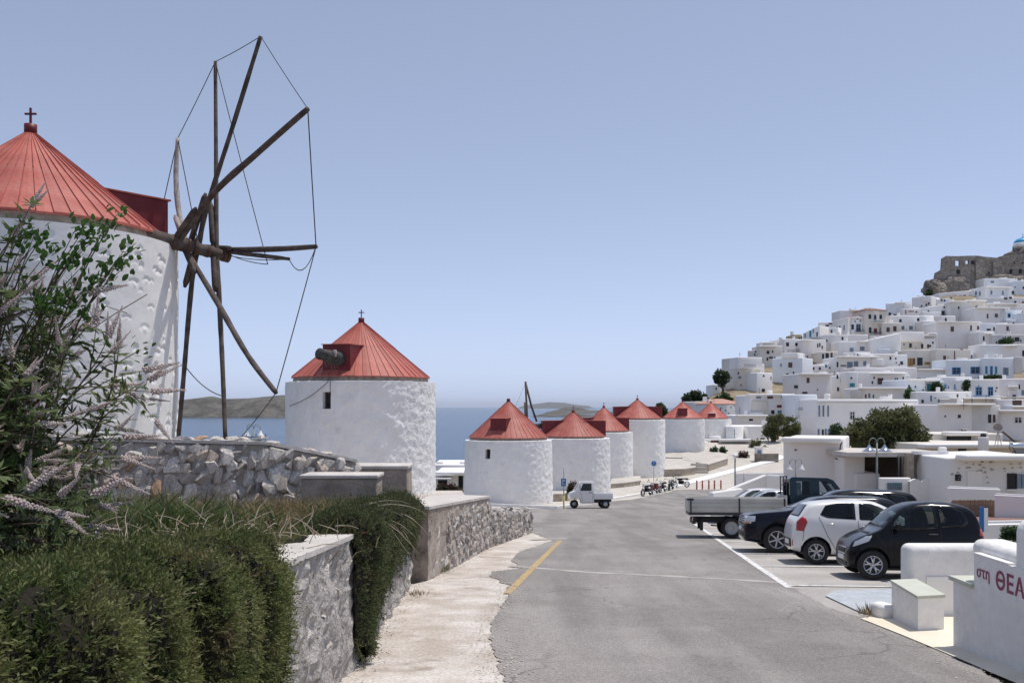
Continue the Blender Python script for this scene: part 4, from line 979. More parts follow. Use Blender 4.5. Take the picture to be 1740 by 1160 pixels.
def car(label, cat, contact, heading_tail, local, spec, name='parked_car', group='cars parked in the bays'):
    """heading_tail: direction from nose to tail; local: the touching wheel in the car's own frame"""
    t = thing(name, label, cat, (0, 0, 0), 0, group); place(t, contact, local, heading_tail)
    L, W, wr, wh = spec['L'], spec['W'], spec['r'], spec['wheels']
    body, bvh = loft_body(t, L, W, spec['top'], spec['belt'], spec['plan'], spec['zb'], spec['paint'], wh, wr, spec.get('tumble', .36))
    if 'cabin' in spec:
        cut = MB(); cb = spec['cabin']; n = len(cb); zm = 1.0
        bak = body.data.copy()
        def yi(z): return W / 2 - .15 - max(0, z - zm) * (spec.get('tumble', .36) + .14)
        cut.add([(x, -yi(z), z) for x, z in cb] + [(x, yi(z), z) for x, z in cb], [tuple(range(n)), tuple(range(n, 2 * n))[::-1]] + [(i, n + i, n + (i + 1) % n, (i + 1) % n) for i in range(n)]); apply_cut(body, cut)
        n0 = len(bak.polygons)
        def good(): return len(body.data.polygons) > n0 * .6 and max(v.co.z for v in body.data.vertices) > spec['top'][len(spec['top']) // 2][1] * .9
        for pl in spec['side_windows'][:2]:
            c = sum((Vector(p) for p in pl), Vector((0, 0))) / len(pl); pl = [c + (Vector(p) - c) * .97 for p in pl]; n = len(pl); cut = MB()
            cut.add([(p.x, -2, p.y) for p in pl] + [(p.x, 2, p.y) for p in pl], [tuple(range(n)), tuple(range(n, 2 * n))[::-1]] + [(i, n + i, n + (i + 1) % n, (i + 1) % n) for i in range(n)]); apply_cut(body, cut)
        for pl, xa, xb in spec['screens']:
            if not good(): break
            n = len(pl); cut = MB(); cut.add([(xa, y, z) for y, z in pl] + [(xb, y, z) for y, z in pl], [tuple(range(n)), tuple(range(n, 2 * n))[::-1]] + [(i, n + i, n + (i + 1) % n, (i + 1) % n) for i in range(n)]); apply_cut(body, cut)
        if not good(): print('CABIN FAILED', label); body.data = bak; spec = dict(spec); del spec['cabin']
        smooth_by_angle(body, 42)
        for x in (spec['seats'] if 'cabin' in spec else ()):
            for sg in (-1, 1):
                q = MB(); q.rbox((x, sg * .34, .62), (.5, .48, .16), .06, 0, 3); q.rbox((x + .26, sg * .34, .92), (.14, .46, .62), .06, 0, 3); q.rbox((x + .30, sg * .34, 1.24), (.10, .26, .16), .04, 0, 3); q.build('seat', plastic, t)
        q = MB(); x = spec.get('seats', (1.5,))[0] - .42; a_ = [2 * math.pi * k / 20 for k in range(21)]; q.tube([(x + .08 * math.sin(a), -.34 + .18 * math.cos(a), .93 + .17 * math.sin(a)) for a in a_], .016, 6); q.tube([(x, -.34, .93), (x - .25, -.34, .80)], .03, 6); q.build('steering_wheel', plastic, t)
        q = MB(); q.rbox((x - .28, 0, .83), (.30, W * .74, .20), .06, 0, 3); q.build('dashboard', plastic, t)
    for s in wh:
        for sg in (-1, 1): wheel(t, s, sg * (W / 2 - spec.get('wd', .19) / 2 - .012), wr, spec.get('wd', .19), spec.get('style', 5))
    for sg in (-1, 1):
        for poly in spec['side_windows']: panel(t, 'side_window', bvh, poly, 'y', glass_tint if 'cabin' in spec else glass_dark, .006, sg)
        for pts in spec.get('seams', ()): seam(t, bvh, pts, sg)
        for (s, z) in spec.get('handles', ()): handle(t, bvh, s, z, sg, spec.get('handle_mat', spec['paint']))
        if 'mirror' in spec: mirror(t, bvh, spec['mirror'][0], spec['mirror'][1], sg, spec.get('mirror_mat', spec['paint']))
        if 'sill' in spec: panel(t, 'sill_trim', bvh, spec['sill'], 'y', plastic, .010, sg)
        for poly in spec.get('head_side', ()): panel(t, 'headlight', bvh, poly, 'y', lamp_clear, .008, sg)
        for poly in spec.get('tail_side', ()): panel(t, 'tail_light', bvh, poly, 'y', tail_red, .008, sg)
    def fr(name_, poly, side, mat, off=.008):
        if 'cabin' in spec and mat is glass_dark: mat = glass_tint
        panel(t, name_, bvh, poly, 'x', mat, off, side)
    for a in spec.get('front', ()): fr(a[0], a[1], -1, a[2], *(a[3:]))
    for a in spec.get('rear', ()): fr(a[0], a[1], 1, a[2], *(a[3:]))
    # underbody
    mb = MB(); mb.box((L / 2, 0, table(spec['zb'], L / 2) + .03), (L * .8, W * .8, .1)); mb.build('underbody', plastic, t)
    return t
def mir(poly): return [(-x, z) for x, z in poly[::-1]]
def rect(x0, x1, z0, z1): return [(x0, z0), (x1, z0), (x1, z1), (x0, z1)]
U2 = (U.x, U.y)
glass_tint = bpy.data.materials.new('tinted_glass'); glass_tint.use_nodes = True; _g = glass_tint.node_tree
_tr = _g.nodes.new('ShaderNodeBsdfTransparent'); _tr.inputs[0].default_value = (.36, .42, .42, 1); _gl = _g.nodes.new('ShaderNodeBsdfGlossy'); _gl.inputs['Roughness'].default_value = .02
_fr = _g.nodes.new('ShaderNodeFresnel'); _fr.inputs[0].default_value = 1.5; _mx = _g.nodes.new('ShaderNodeMixShader'); _g.links.new(_fr.outputs[0], _mx.inputs[0]); _g.links.new(_tr.outputs[0], _mx.inputs[1]); _g.links.new(_gl.outputs[0], _mx.inputs[2]); _g.links.new(_mx.outputs[0], _g.nodes['Material Output'].inputs[0])
# black two-seater
hl = [(-.66, .66), (-.44, .60), (-.40, .68), (-.52, .80), (-.68, .80)]
tiny = dict(cabin=[(.62, .55), (2.3, .55), (2.42, 1.05), (2.34, 1.38), (2.0, 1.47), (1.4, 1.47), (1.18, 1.40), (.80, 1.02)], seats=(1.25,), screens=[([(-.58, 1.04), (.58, 1.04), (.50, 1.43), (.3, 1.47), (-.3, 1.47), (-.50, 1.43)], .3, 1.3), ([(-.50, 1.10), (.50, 1.10), (.44, 1.34), (-.44, 1.34)], 2.2, 3.0)], L=2.69, W=1.56, r=.288, wheels=(.46, 2.32), wd=.17, paint=black_paint, style=5,
    top=[(0, .50), (.03, .62), (.10, .74), (.28, .85), (.52, .94), (.66, 1.00), (.95, 1.30), (1.12, 1.44), (1.35, 1.52), (1.65, 1.55), (2.05, 1.53), (2.35, 1.46), (2.47, 1.38), (2.58, 1.08), (2.66, .80), (2.69, .55)],
    belt=[(0, .48), (.12, .66), (.35, .79), (.7, .90), (1.4, .95), (2.3, 1.02), (2.55, 1.0), (2.69, .5)], plan=[(0, .72), (.06, .83), (.22, .93), (.5, .985), (1.2, 1), (2.2, 1), (2.5, .955), (2.64, .88), (2.69, .82)], zb=[(0, .22), (.3, .19), (2.4, .20), (2.69, .34)], tumble=.34,
    side_windows=[[(.82, 1.00), (.90, 1.14), (1.14, 1.38), (1.32, 1.46), (1.72, 1.475), (1.74, 1.02), (1.3, .985)], [(1.79, 1.03), (1.78, 1.47), (2.05, 1.455), (2.22, 1.36), (2.32, 1.16), (2.26, 1.06)]],
    seams=[[(.86, .98), (.80, .70), (.84, .36), (1.68, .34), (1.78, .62), (1.77, 1.0)], [(.55, .90), (.70, .66), (.74, .30)]], handles=[(1.62, .90)], mirror=(.92, 1.02), mirror_mat=black_paint, handle_mat=plastic,
    head_side=[[(.10, .64), (.40, .76), (.47, .86), (.36, .86), (.14, .74)]], tail_side=[[(2.50, .88), (2.62, .86), (2.60, 1.0), (2.52, 1.02)], [(2.53, .68), (2.66, .66), (2.65, .82), (2.54, .84)]],
    front=[('windscreen', [(-.60, 1.03), (.60, 1.03), (.52, 1.44), (.3, 1.49), (-.3, 1.49), (-.52, 1.44)], glass_dark), ('grille', rect(-.30, .30, .50, .60), plastic), ('grille_frame', rect(-.34, .34, .475, .50), chrome), ('grille_frame', rect(-.34, .34, .60, .62), chrome), ('number_plate', rect(-.26, .26, .36, .46), plate_m), ('lower_grille', rect(-.5, .5, .24, .34), plastic)],
    rear=[('rear_window', [(-.52, 1.08), (.52, 1.08), (.46, 1.36), (-.46, 1.36)], glass_dark)])
wc = G(1483, 984)
car('small black two-seat car with star-spoke alloy wheels, next to the white entrance walls', 'car', wc, U2, (.46, -.70, 0), tiny)
# white hatchback, tail to the road
hatch = dict(cabin=[(1.0, .5), (3.1, .5), (3.2, 1.05), (3.05, 1.34), (2.6, 1.405), (2.0, 1.41), (1.68, 1.34), (1.22, 1.05)], seats=(1.75, 2.55), screens=[([(-.58, 1.08), (.58, 1.08), (.50, 1.41), (-.50, 1.41)], .6, 1.75), ([(-.54, 1.11), (.54, 1.11), (.48, 1.37), (-.48, 1.37)], 3.05, 3.7)], L=3.6, W=1.6, r=.29, wheels=(.68, 3.06), wd=.18, paint=white_paint, style=5,
    top=[(0, .48), (.04, .66), (.14, .78), (.4, .88), (.85, 1.0), (.98, 1.05), (1.4, 1.34), (1.62, 1.45), (2.0, 1.495), (2.6, 1.485), (3.05, 1.44), (3.22, 1.39), (3.36, 1.16), (3.50, 1.0), (3.57, .82), (3.6, .55)],
    belt=[(0, .46), (.2, .70), (.6, .84), (1.2, .93), (2.6, 1.01), (3.2, 1.06), (3.45, .98), (3.6, .52)], plan=[(0, .66), (.08, .80), (.3, .92), (.7, .985), (1.6, 1), (2.9, 1), (3.3, .965), (3.52, .90), (3.6, .85)], zb=[(0, .24), (.4, .19), (3.2, .2), (3.6, .32)],
    side_windows=[[(1.22, 1.01), (1.50, 1.29), (1.75, 1.41), (2.05, 1.43), (2.07, 1.03)], [(2.14, 1.035), (2.13, 1.43), (2.55, 1.42), (2.82, 1.36), (2.96, 1.14), (2.78, 1.07)]],
    seams=[[(1.16, 1.0), (1.12, .55), (1.2, .30), (2.08, .29), (2.10, 1.02)], [(2.10, .3), (2.62, .34), (2.80, .66), (2.98, 1.1)], [(3.30, .96), (3.36, .55)]], handles=[(1.98, .88), (2.72, .93)], handle_mat=chrome, mirror=(1.28, 1.04),
    tail_side=[[(3.34, .76), (3.50, .78), (3.48, .98), (3.36, 1.10), (3.28, 1.08), (3.24, .98)]], sill=[(1.1, .2), (2.65, .2), (2.65, .27), (1.1, .27)],
    rear=[('rear_window', [(-.56, 1.10), (.56, 1.10), (.50, 1.38), (-.50, 1.38)], glass_dark), ('rear_bumper_insert', [(-.52, .38), (.52, .38), (.48, .58), (-.48, .58)], plastic), ('number_plate', rect(-.26, .26, .44, .55), plate_m, .014), ('reflector', [(.58, .42), (.63, .42), (.63, .56), (.58, .56)], tail_red), ('reflector', mir([(.58, .42), (.63, .42), (.63, .56), (.58, .56)]), tail_red)],
    front=[('windscreen', [(-.6, 1.07), (.6, 1.07), (.52, 1.42), (-.52, 1.42)], glass_dark)])
wc = G(1387, 958)
car('white hatchback parked with its tail and red lamps towards the road', 'car', wc, (-U.x, -U.y), (3.06, .72, 0), hatch)
# dark blue off-roader, nose to the road
suvh = [(-.86, .78), (-.56, .78), (-.56, .96), (-.84, .98)]
def suv(paint, H=1.6, L=4.4): 
    k = H / 1.6
    return dict(L=L, W=1.88, r=.36, wheels=(.86, L - .92), wd=.24, paint=paint, style=6,
    top=[(0, .62), (.03, .88), (.10, 1.0), (.35, 1.06), (1.15, 1.13), (1.28, 1.16), (1.75, 1.46 * k), (1.98, 1.55 * k), (2.4, 1.6 * k), (3.5, 1.58 * k), (L - .42, 1.50 * k), (L - .2, 1.16), (L - .06, .95), (L, .6)],
    belt=[(0, .6), (.1, .86), (.5, .98), (1.3, 1.04), (3.6, 1.10), (L - .2, 1.06), (L, .58)], plan=[(0, .78), (.08, .88), (.3, .965), (.8, 1), (3.4, 1), (L - .3, .96), (L, .86)], zb=[(0, .30), (.4, .25), (L - .5, .26), (L, .40)],
    side_windows=[[(1.55, 1.10), (1.85, 1.36 * k), (2.1, 1.48 * k), (2.55, 1.51 * k), (2.57, 1.12)], [(2.64, 1.12), (2.63, 1.51 * k), (3.3, 1.48 * k), (3.45, 1.14)], [(3.52, 1.15), (3.40, 1.47 * k), (3.85, 1.42 * k), (3.98, 1.18)]],
    seams=[[(1.5, 1.08), (1.45, .4), (2.58, .38), (2.6, 1.1)], [(2.6, .4), (3.3, .42), (3.5, 1.1)]], handles=[(2.45, .96), (3.35, .98)], mirror=(1.62, 1.12),
    head_side=[[(.05, .80), (.30, .84), (.32, .98), (.08, .96)]],
    front=[('windscreen', [(-.70, 1.18), (.70, 1.18), (.60, 1.48 * k), (-.60, 1.48 * k)], glass_dark), ('headlight', suvh, lamp_clear), ('headlight', mir(suvh), lamp_clear), ('grille', rect(-.50, .50, .78, .95), plastic)] + [('grille_bar', rect(-.50, .50, z, z + .022), chrome, .014) for z in (.80, .85, .90)] + [('indicator', rect(-.82, -.70, .78, .84), orange_m, .012), ('lower_grille', rect(-.6, .6, .42, .56), plastic), ('number_plate', rect(-.26, .26, .58, .69), plate_m, .014)],
    rear=[('rear_window', [(-.6, 1.18), (.6, 1.18), (.52, 1.44 * k), (-.52, 1.44 * k)], glass_dark)])
wc = G(1320, 939)
car('dark blue off-roader parked nose towards the road between truck bed and white hatchback', 'car', wc, U2, (.86, -.80, 0), suv(navy_paint, 1.52, 4.3))
q = G(1275, 925); q = Vector((7.6, 28.2, 0)); q.z = zt(q.x, q.y)
car('long black car of which only the roof shows above the white hatchback', 'car', q, U2, (0, 0, 0), suv(black_paint, 1.66, 4.5))
q = Vector((8.3, 37.4, zt(8.3, 37.4)))
sil = dict(hatch); sil.update(paint=silver_paint, front=hatch['front'] + [('headlight', [(-.72, .64), (-.42, .62), (-.44, .76), (-.68, .82)], lamp_clear)])
car('silver hatchback half hidden beyond the truck bed', 'car', q, U2, (0, 0, 0), sil)
q = Vector((8.4, 34.6, zt(8.4, 34.6)))
blk = dict(hatch); blk.update(paint=black_paint)
car('black hatchback wedged between the truck bed and the silver car', 'car', q, U2, (0, 0, 0), blk)
q = Vector((8.6, 40.8, zt(8.6, 40.8)))
wht = dict(hatch); wht.update(paint=white_paint)
car('white hatchback farthest along the bays, mostly hidden by the silver car', 'car', q, U2, (0, 0, 0), wht)

# ------------------------------------------------------------------ drop-side truck, tail to the road
t = thing('parked_truck', 'drop-side truck with cream load bed and dark green cab, its tail reaching over the road', 'truck'); wc = G(1243, 914)
place(t, wc, (-1.55, -.72, 0), U2)          # local x runs from the tail (negative) to the cab; wheel 1.55 behind the origin
mb = MB()
for sg in (-1, 1): mb.box((-.1, sg * .42, .58), (5.4, .09, .16))
for x in (-2.6, -1.2, .2, 1.6): mb.box((x, 0, .58), (.08, .8, .12))
mb.build('chassis', plastic, t)
fl = MB(); fl.box((-1.35, 0, .80), (3.15, 1.74, .09)); fl.build('bed_floor', dark_steel, t)
def boardpanel(name, c, d, ribs_axis):
    b = MB(); b.rbox(c, d, .012)
    x, y, z = c
    for k in (-1, 0, 1):
        if ribs_axis == 'x': b.box((x, y - math.copysign(d[1] / 2 + .004, -y) if False else y + (d[1] / 2 + .006) * (1 if y > 0 else -1), z + k * d[2] * .30), (d[0] * .985, .016, d[2] * .20))
        else: b.box((x - d[0] / 2 - .006, y, z + k * d[2] * .30), (.016, d[1] * .97, d[2] * .20))
    return b.build(name, cream_metal, t)
for sg in (-1, 1): boardpanel('drop_side', (-1.35, sg * .86, 1.085), (3.13, .035, .46), 'x')
boardpanel('tailgate', (-2.92, 0, 1.085), (.035, 1.66, .46), 'y'); boardpanel('headboard', (.22, 0, 1.13), (.035, 1.66, .55), 'y')
mb = MB()
for x in (-2.86, -1.3, .14):
    mb.box((x, -.885, 1.08), (.05, .03, .46))
for x in (-2.88,): mb.box((x, -.89, 1.27), (.22, .035, .07))
mb.build('latch', dark_steel, t)
for sg in (-1, 1): wheel(t, -1.55, sg * .70, .335, .2, 0, steel); wheel(t, 1.35, sg * .70, .335, .2, 0, steel)
mb = MB(); mb.box((-2.75, 0, .52), (.10, 1.5, .12)); mb.box((-2.5, -.55, .42), (.10, .12, .35)); mb.box((-2.5, .55, .42), (.10, .12, .35)); mb.box((-2.72, -.66, .62), (.06, .3, .14)); mb.build('rear_bumper', plastic, t)
mb = MB(); mb.box((-2.79, -.66, .62), (.03, .26, .11)); mb.build('tail_light', tail_red, t)
mb = MB(); mb.tube([(-2.2, -.6, .42), (-2.0, -.62, .40), (-1.98, -.62, .55)], .03, 6); mb.build('exhaust', rust_m, t)
mb = MB(); mb.box((-.35, -.62, .55), (.7, .3, .3)); mb.build('tool_box', plastic, t)
# cab with real window openings
prof = [(.34, .62), (2.75, .55), (2.78, .95), (2.62, 1.16), (2.18, 1.28), (1.72, 1.90), (1.55, 1.97), (.42, 2.0), (.34, 1.94)]
mb = MB(); yw, yt = .80, .70
def yy(z): return yw if z < 1.3 else lerp(yw, yt, (z - 1.3) / .7)
vs = [(x, -yy(z), z) for x, z in prof] + [(x, yy(z), z) for x, z in prof]; n = len(prof)
mb.add(vs, [tuple(range(n)), tuple(range(n, 2 * n))[::-1]] + [(i, n + i, n + (i + 1) % n, (i + 1) % n) for i in range(n)])
cab = mb.build('cab', green_paint, t)
cut = MB()
inn = [(.40, 1.0), (1.95, 1.0), (1.95, 1.40), (1.70, 1.80), (1.53, 1.90), (.45, 1.93), (.40, 1.9)]
vs = [(x, -yy(z) + .05, z) for x, z in inn] + [(x, yy(z) - .05, z) for x, z in inn]; n = len(inn)
cut.add(vs, [tuple(range(n)), tuple(range(n, 2 * n))[::-1]] + [(i, n + i, n + (i + 1) % n, (i + 1) % n) for i in range(n)]); apply_cut(cab, cut)
cut = MB()
for pl in ([(.56, 1.36), (.98, 1.36), (.98, 1.86), (.56, 1.86)], [(1.28, 1.36), (1.92, 1.36), (1.60, 1.86), (1.28, 1.86)]):
    cut.add([(x, -2, z) for x, z in pl] + [(x, 2, z) for x, z in pl], [(0, 1, 2, 3), (7, 6, 5, 4), (0, 4, 5, 1), (1, 5, 6, 2), (2, 6, 7, 3), (3, 7, 4, 0)])
apply_cut(cab, cut)
cut = MB(); cut.box((.36, 0, 1.60), (.3, 1.1, .46)); cut.box((2.0, 0, 1.58), (.9, 1.24, .40), M=Matrix.Rotation(R(0), 4, 'Y')); apply_cut(cab, cut); smooth_by_angle(cab, 30)
glass_clear = bpy.data.materials.new('clear_glass'); glass_clear.use_nodes = True; _g = glass_clear.node_tree
_tr = _g.nodes.new('ShaderNodeBsdfTransparent'); _tr.inputs[0].default_value = (.80, .86, .86, 1); _gl = _g.nodes.new('ShaderNodeBsdfGlossy'); _gl.inputs['Roughness'].default_value = .03
_fr = _g.nodes.new('ShaderNodeFresnel'); _fr.inputs[0].default_value = 1.45; _mx = _g.nodes.new('ShaderNodeMixShader'); _g.links.new(_fr.outputs[0], _mx.inputs[0]); _g.links.new(_tr.outputs[0], _mx.inputs[1]); _g.links.new(_gl.outputs[0], _mx.inputs[2]); _g.links.new(_mx.outputs[0], _g.nodes['Material Output'].inputs[0])
for sg in (-1, 1):
    for x0, x1 in ((.55, .99), (1.27, 1.93)):
        mb = MB(); y0, y1 = sg * (yy(1.36) - .02), sg * (yy(1.86) - .02); xt = x1 if x1 < 1.5 else 1.61
        mb.add([(x0, y0, 1.355), (x1, y0, 1.355), (xt, y1, 1.865), (x0, y1, 1.865)], [(0, 1, 2, 3)]); mb.build('cab_window', glass_clear, t)
mb = MB(); mb.box((.78, .70, 1.60), (.34, .012, .44)); ps = mb.build('window_poster', material('teal_poster', (.20, .42, .48), (.62, .68, .68), 9, .7), t)
mb = MB(); mb.add([(2.17, -.62, 1.30), (2.17, .62, 1.30), (1.74, .56, 1.87), (1.74, -.56, 1.87)], [(0, 1, 2, 3)]); mb.build('windscreen', glass_clear, t)
mb = MB(); mb.rbox((1.0, -.36, 1.12), (.5, .52, .55), .08); mb.rbox((1.0, .36, 1.12), (.5, .52, .55), .08); mb.build('seat', plastic, t)
mb = MB(); mb.rbox((1.98, -.90, 1.45), (.06, .16, .24), .03); mb.tube([(1.95, -.80, 1.35), (1.98, -.9, 1.4)], .015, 5); mb.build('door_mirror', plastic, t)
mb = MB()
for y in (-.62, 0, .62): mb.tube([(.26, y, .9), (.26, y, 2.02)], .022, 6)
mb.tube([(.26, -.70, 2.02), (.26, .70, 2.02)], .022, 6); mb.tube([(.26, -.62, 1.75), (.26, .62, 1.75)], .018, 6); mb.build('cab_guard', dark_steel, t)

# ------------------------------------------------------------------ three-wheeled van
t = thing('three_wheeler', 'small white three-wheeled cargo van parked below the windmills', 'three-wheeler'); wc = G(975, 863)
place(t, wc, (0.35, 0, 0), (1, .06)); t.scale = (1.06, 1.06, 1.06)
mb = MB()
prof = [(.10, .52), (.04, .74), (.12, .92), (.32, 1.00), (.60, 1.50), (.72, 1.56), (1.38, 1.56), (1.44, 1.50), (1.44, .30), (.75, .28), (.66, .50), (.42, .62)]
n = len(prof); hw = .62
def yz(x, z): return hw * (1 - .10 * max(0, z - .9) - .25 * max(0, .45 - x))
vs = [(x, -yz(x, z), z) for x, z in prof] + [(x, yz(x, z), z) for x, z in prof]
mb.add(vs, [tuple(range(n)), tuple(range(n, 2 * n))[::-1]] + [(i, n + i, n + (i + 1) % n, (i + 1) % n) for i in range(n)])
cab = mb.build('cab', white_paint, t)
bm = bmesh.new(); bm.from_mesh(cab.data); bmesh.ops.bevel(bm, geom=[e for e in bm.edges if e.calc_face_angle(0) > R(25)], offset=.035, segments=3, affect='EDGES', profile=.5); bm.to_mesh(cab.data); bm.free(); smooth_by_angle(cab, 45)
bm = bmesh.new(); bm.from_mesh(cab.data); bv = BVHTree.FromBMesh(bm); bm.free()
for sg in (-1, 1):
    panel(t, 'side_window', bv, [(.62, 1.02), (.80, 1.44), (1.30, 1.44), (1.30, 1.02)], 'y', glass_dark, .006, sg)
    seam(t, bv, [(.62, .98), (.80, .36), (1.36, .36), (1.36, 1.0)], sg); handle(t, bv, 1.22, .92, sg, plastic)
    seam(t, bv, [(.96, 1.03), (.96, 1.43)], sg)
panel(t, 'windscreen', bv, [(-.46, 1.06), (.46, 1.06), (.44, 1.46), (-.44, 1.46)], 'x', glass_dark, .008, -1)
for y in (-.30, .30):
    h = MB(); h.lathe([(0, -.03), (.07, -.03), (.085, .02)], 16, (.09, y, .80), 'X'); h.build('headlight', lamp_clear, t)
def twheel(x, y, r):
    mb = MB(); mb.lathe([(r * .55, -.06), (r * .9, -.065), (r, -.03), (r, .03), (r * .9, .065), (r * .55, .06)], 28, (0, 0, 0), 'Y'); o = mb.build('wheel', tyre_m, t); o.location = (x, y, r)
    q = MB(); q.lathe([(0, -.05), (r * .55, -.055), (r * .56, 0), (r * .55, .055), (0, .05)], 20, (0, 0, 0), 'Y'); q.build('rim', steel, o)
twheel(.35, 0, .25); twheel(2.1, -.58, .25); twheel(2.1, .58, .25); 
mb = MB(); mb.lathe([(.30, -.10), (.30, .10)], 24, (.36, 0, .27), 'Y', 0, math.pi); mb.build('front_mudguard', white_paint, t)
mb = MB(); mb.box((1.98, 0, .56), (1.08, 1.22, .05)); 
for sg in (-1, 1): mb.rbox((1.98, sg * .62, .72), (1.1, .03, .34), .01)
mb.rbox((1.46, 0, .72), (.03, 1.22, .34), .01); mb.rbox((2.52, 0, .72), (.03, 1.22, .34), .01); mb.build('cargo_bed', white_paint, t)
mb = MB(); mb.box((1.9, 0, .44), (1.2, .5, .14)); mb.box((1.62, -.4, .42), (.3, .25, .2)); mb.build('chassis', plastic, t)
mb = MB(); mb.tube([(.66, -.6, 1.1), (.60, -.74, 1.2)], .012, 5); mb.rbox((.60, -.76, 1.24), (.03, .1, .15), .01); mb.build('door_mirror', plastic, t)

# ------------------------------------------------------------------ motorcycles
def motorcycle(label, px, py, ang, kind=0):
    t = thing('motorcycle', label, 'motorcycle', G(px, py), R(ang), 'motorcycles parked in a row')
    def mw(x, r):
        mb = MB(); mb.lathe([(r * .72, -.05), (r * .92, -.06), (r, 0), (r * .92, .06), (r * .72, .05)], 24, (0, 0, 0), 'Y'); o = mb.build('wheel', tyre_m, t); o.location = (x, 0, r)
        q = MB(); q.lathe([(r * .74, -.03), (r * .70, 0), (r * .74, .03)], 20, (0, 0, 0), 'Y')
        for k in range(5): a = k * 1.2566; q.tube([(0, 0, 0), (math.cos(a) * r * .72, 0, math.sin(a) * r * .72)], .014, 4)
        q.build('rim', steel if kind != 1 else dark_steel, o)
    r = .30 if kind != 2 else .24
    mw(-.66, r); mw(.66, r)
    mb = MB()
    if kind == 2:                                       # scooter
        mb.rbox((.38, 0, .62), (.75, .32, .36), .10, 0, 3); mb.rbox((-.10, 0, .34), (.5, .3, .10), .04); mb.rbox((-.42, 0, .68), (.12, .40, .62), .05, 0, 3); mb.rbox((-.60, 0, .50), (.30, .16, .12), .05)
    else:
        mb.rbox((.02, 0, .50), (.52, .28, .34), .07, 0, 3); mb.rbox((-.10, 0, .80), (.52, .30, .22), .10, 0, 4); mb.tube([(-.44, 0, .92), (-.1, 0, .62), (.3, 0, .56), (.66, 0, .32)], .04, 6); mb.rbox((.74, 0, .74), (.36, .18, .07), .03); mb.rbox((-.62, 0, .62), (.26, .12, .04), .015)
    mb.build('body', [black_paint, navy_paint, dark_red][kind if kind < 3 else 0], t)
    s = MB(); s.rbox((.36, 0, .84), (.72, .27, .12), .05, 0, 3); s.build('seat', plastic, t)
    h = MB()
    for sg in (-1, 1): h.tube([(-.66, sg * .09, r), (-.48, sg * .09, .92)], .024, 6); h.tube([(-.47, 0, .98), (-.42, sg * .2, 1.05), (-.34, sg * .36, 1.02)], .016, 6)
    h.build('handlebar', steel, t)
    l = MB(); l.lathe([(0, -.05), (.09, -.05), (.10, .03), (.04, .08)], 14, (-.58, 0, .90), 'X'); l.build('headlight', lamp_clear, t)
    e = MB(); e.tube([(0, -.17, .34), (.35, -.19, .32), (.85, -.2, .42)], [.03, .04, .05], 8); e.build('exhaust', chrome, t)
    mr = MB()
    for sg in (-1, 1): mr.tube([(-.42, sg * .24, 1.04), (-.44, sg * .33, 1.22)], .008, 4); mr.rbox((-.44, sg * .36, 1.25), (.02, .12, .07), .01)
    mr.build('rear_view_mirror', plastic, t)
    if kind in (0, 3):
        g = MB(); g.add([(-.62, -.14, .98), (-.62, .14, .98), (-.50, .10, 1.24), (-.50, -.10, 1.24)], [(0, 1, 2, 3)]); g.build('windshield', glass_clear, t)
    return t
motorcycle('black motorcycle nearest the three-wheeled van, front of the row', 1099, 842, 52, 0)
motorcycle('red scooter second in the row of motorcycles', 1112, 839, 60, 2)
motorcycle('black motorcycle in the middle of the row, under the blue round sign', 1126, 836, 62, 3)
motorcycle('dark blue motorcycle next to last in the row', 1140, 832, 66, 1)
motorcycle('black motorcycle farthest from the three-wheeled van, standing a little apart', 1157, 828, 20, 0)
# ------------------------------------------------------------------ planting on the left
rv = random.Random(23)
def zbed(X, Y):
    s = clamp((Y - 1) , 0, 17)
    edge = table([(0, -.72), (9.3, -1.44), (17.0, -1.97)], s) - .10
    back = clamp((-2.1 - X) / 5.5)
    return edge + .30 * back * (1 - sstep(8, 14, Y)) + .22 * back * sstep(8, 14, Y)
vs = []; Xs = frange(-14, -2.02, .4) + [-2.02]; Ys = frange(.5, 17.2, .4) + [17.2]
for Y in Ys:
    for X in Xs:
        xr = min(X, -1.95 - (Y - 10) * .02); vs.append((xr, Y, zbed(xr, Y) + .03 * noise.fractal(Vector((X * 2, Y * 2, 0)), 1, 2, 4)))
w = len(Xs); mb = MB(); mb.add(vs, [(j * w + i, j * w + i + 1, (j + 1) * w + i + 1, (j + 1) * w + i) for j in range(len(Ys) - 1) for i in range(w - 1)], True)
structure(mb.build('planting_bed', material('bed_soil', (.10, .075, .05), (.20, .155, .11), 2.5, 1, .7, 25, fine=(20, .3))))
def basis(n):
    n = n.normalized(); a = n.cross(Vector((0, 0, 1)));
    if a.length < 1e-3: a = Vector((1, 0, 0))
    a.normalize(); return a, n.cross(a)
def rand_dir(n, spread):
    a, b = basis(n); t = rv.uniform(0, 6.283); k = rv.random() ** .5 * spread
    return (n + a * math.cos(t) * k + b * math.sin(t) * k).normalized()
def leaf_quad(mb, p, d, ln, wd, up=None, fold=0.0):
    """pointed blade: four corners, widest before the middle"""
    s = d.cross(up if up is not None else Vector((rv.uniform(-1, 1), rv.uniform(-1, 1), rv.uniform(.2, 1)))).normalized() * wd
    m = p + d * ln * .45; n = s.cross(d) * fold
    b = len(mb.v); mb.v += [p, m - s + n, p + d * ln, m + s + n]; mb.f.append((b, b + 1, b + 2, b + 3)); mb.sm.append(False); mb.mi.append(mb.cur)
def needle_sprig(mb, p, d, ln, n, nl, nw):
    for i in range(n):
        t = (i + rv.random()) / n; q = p + d * ln * t; e = rand_dir(d, 1.15); leaf_quad(mb, q, e, nl * rv.uniform(.7, 1.2), nw)
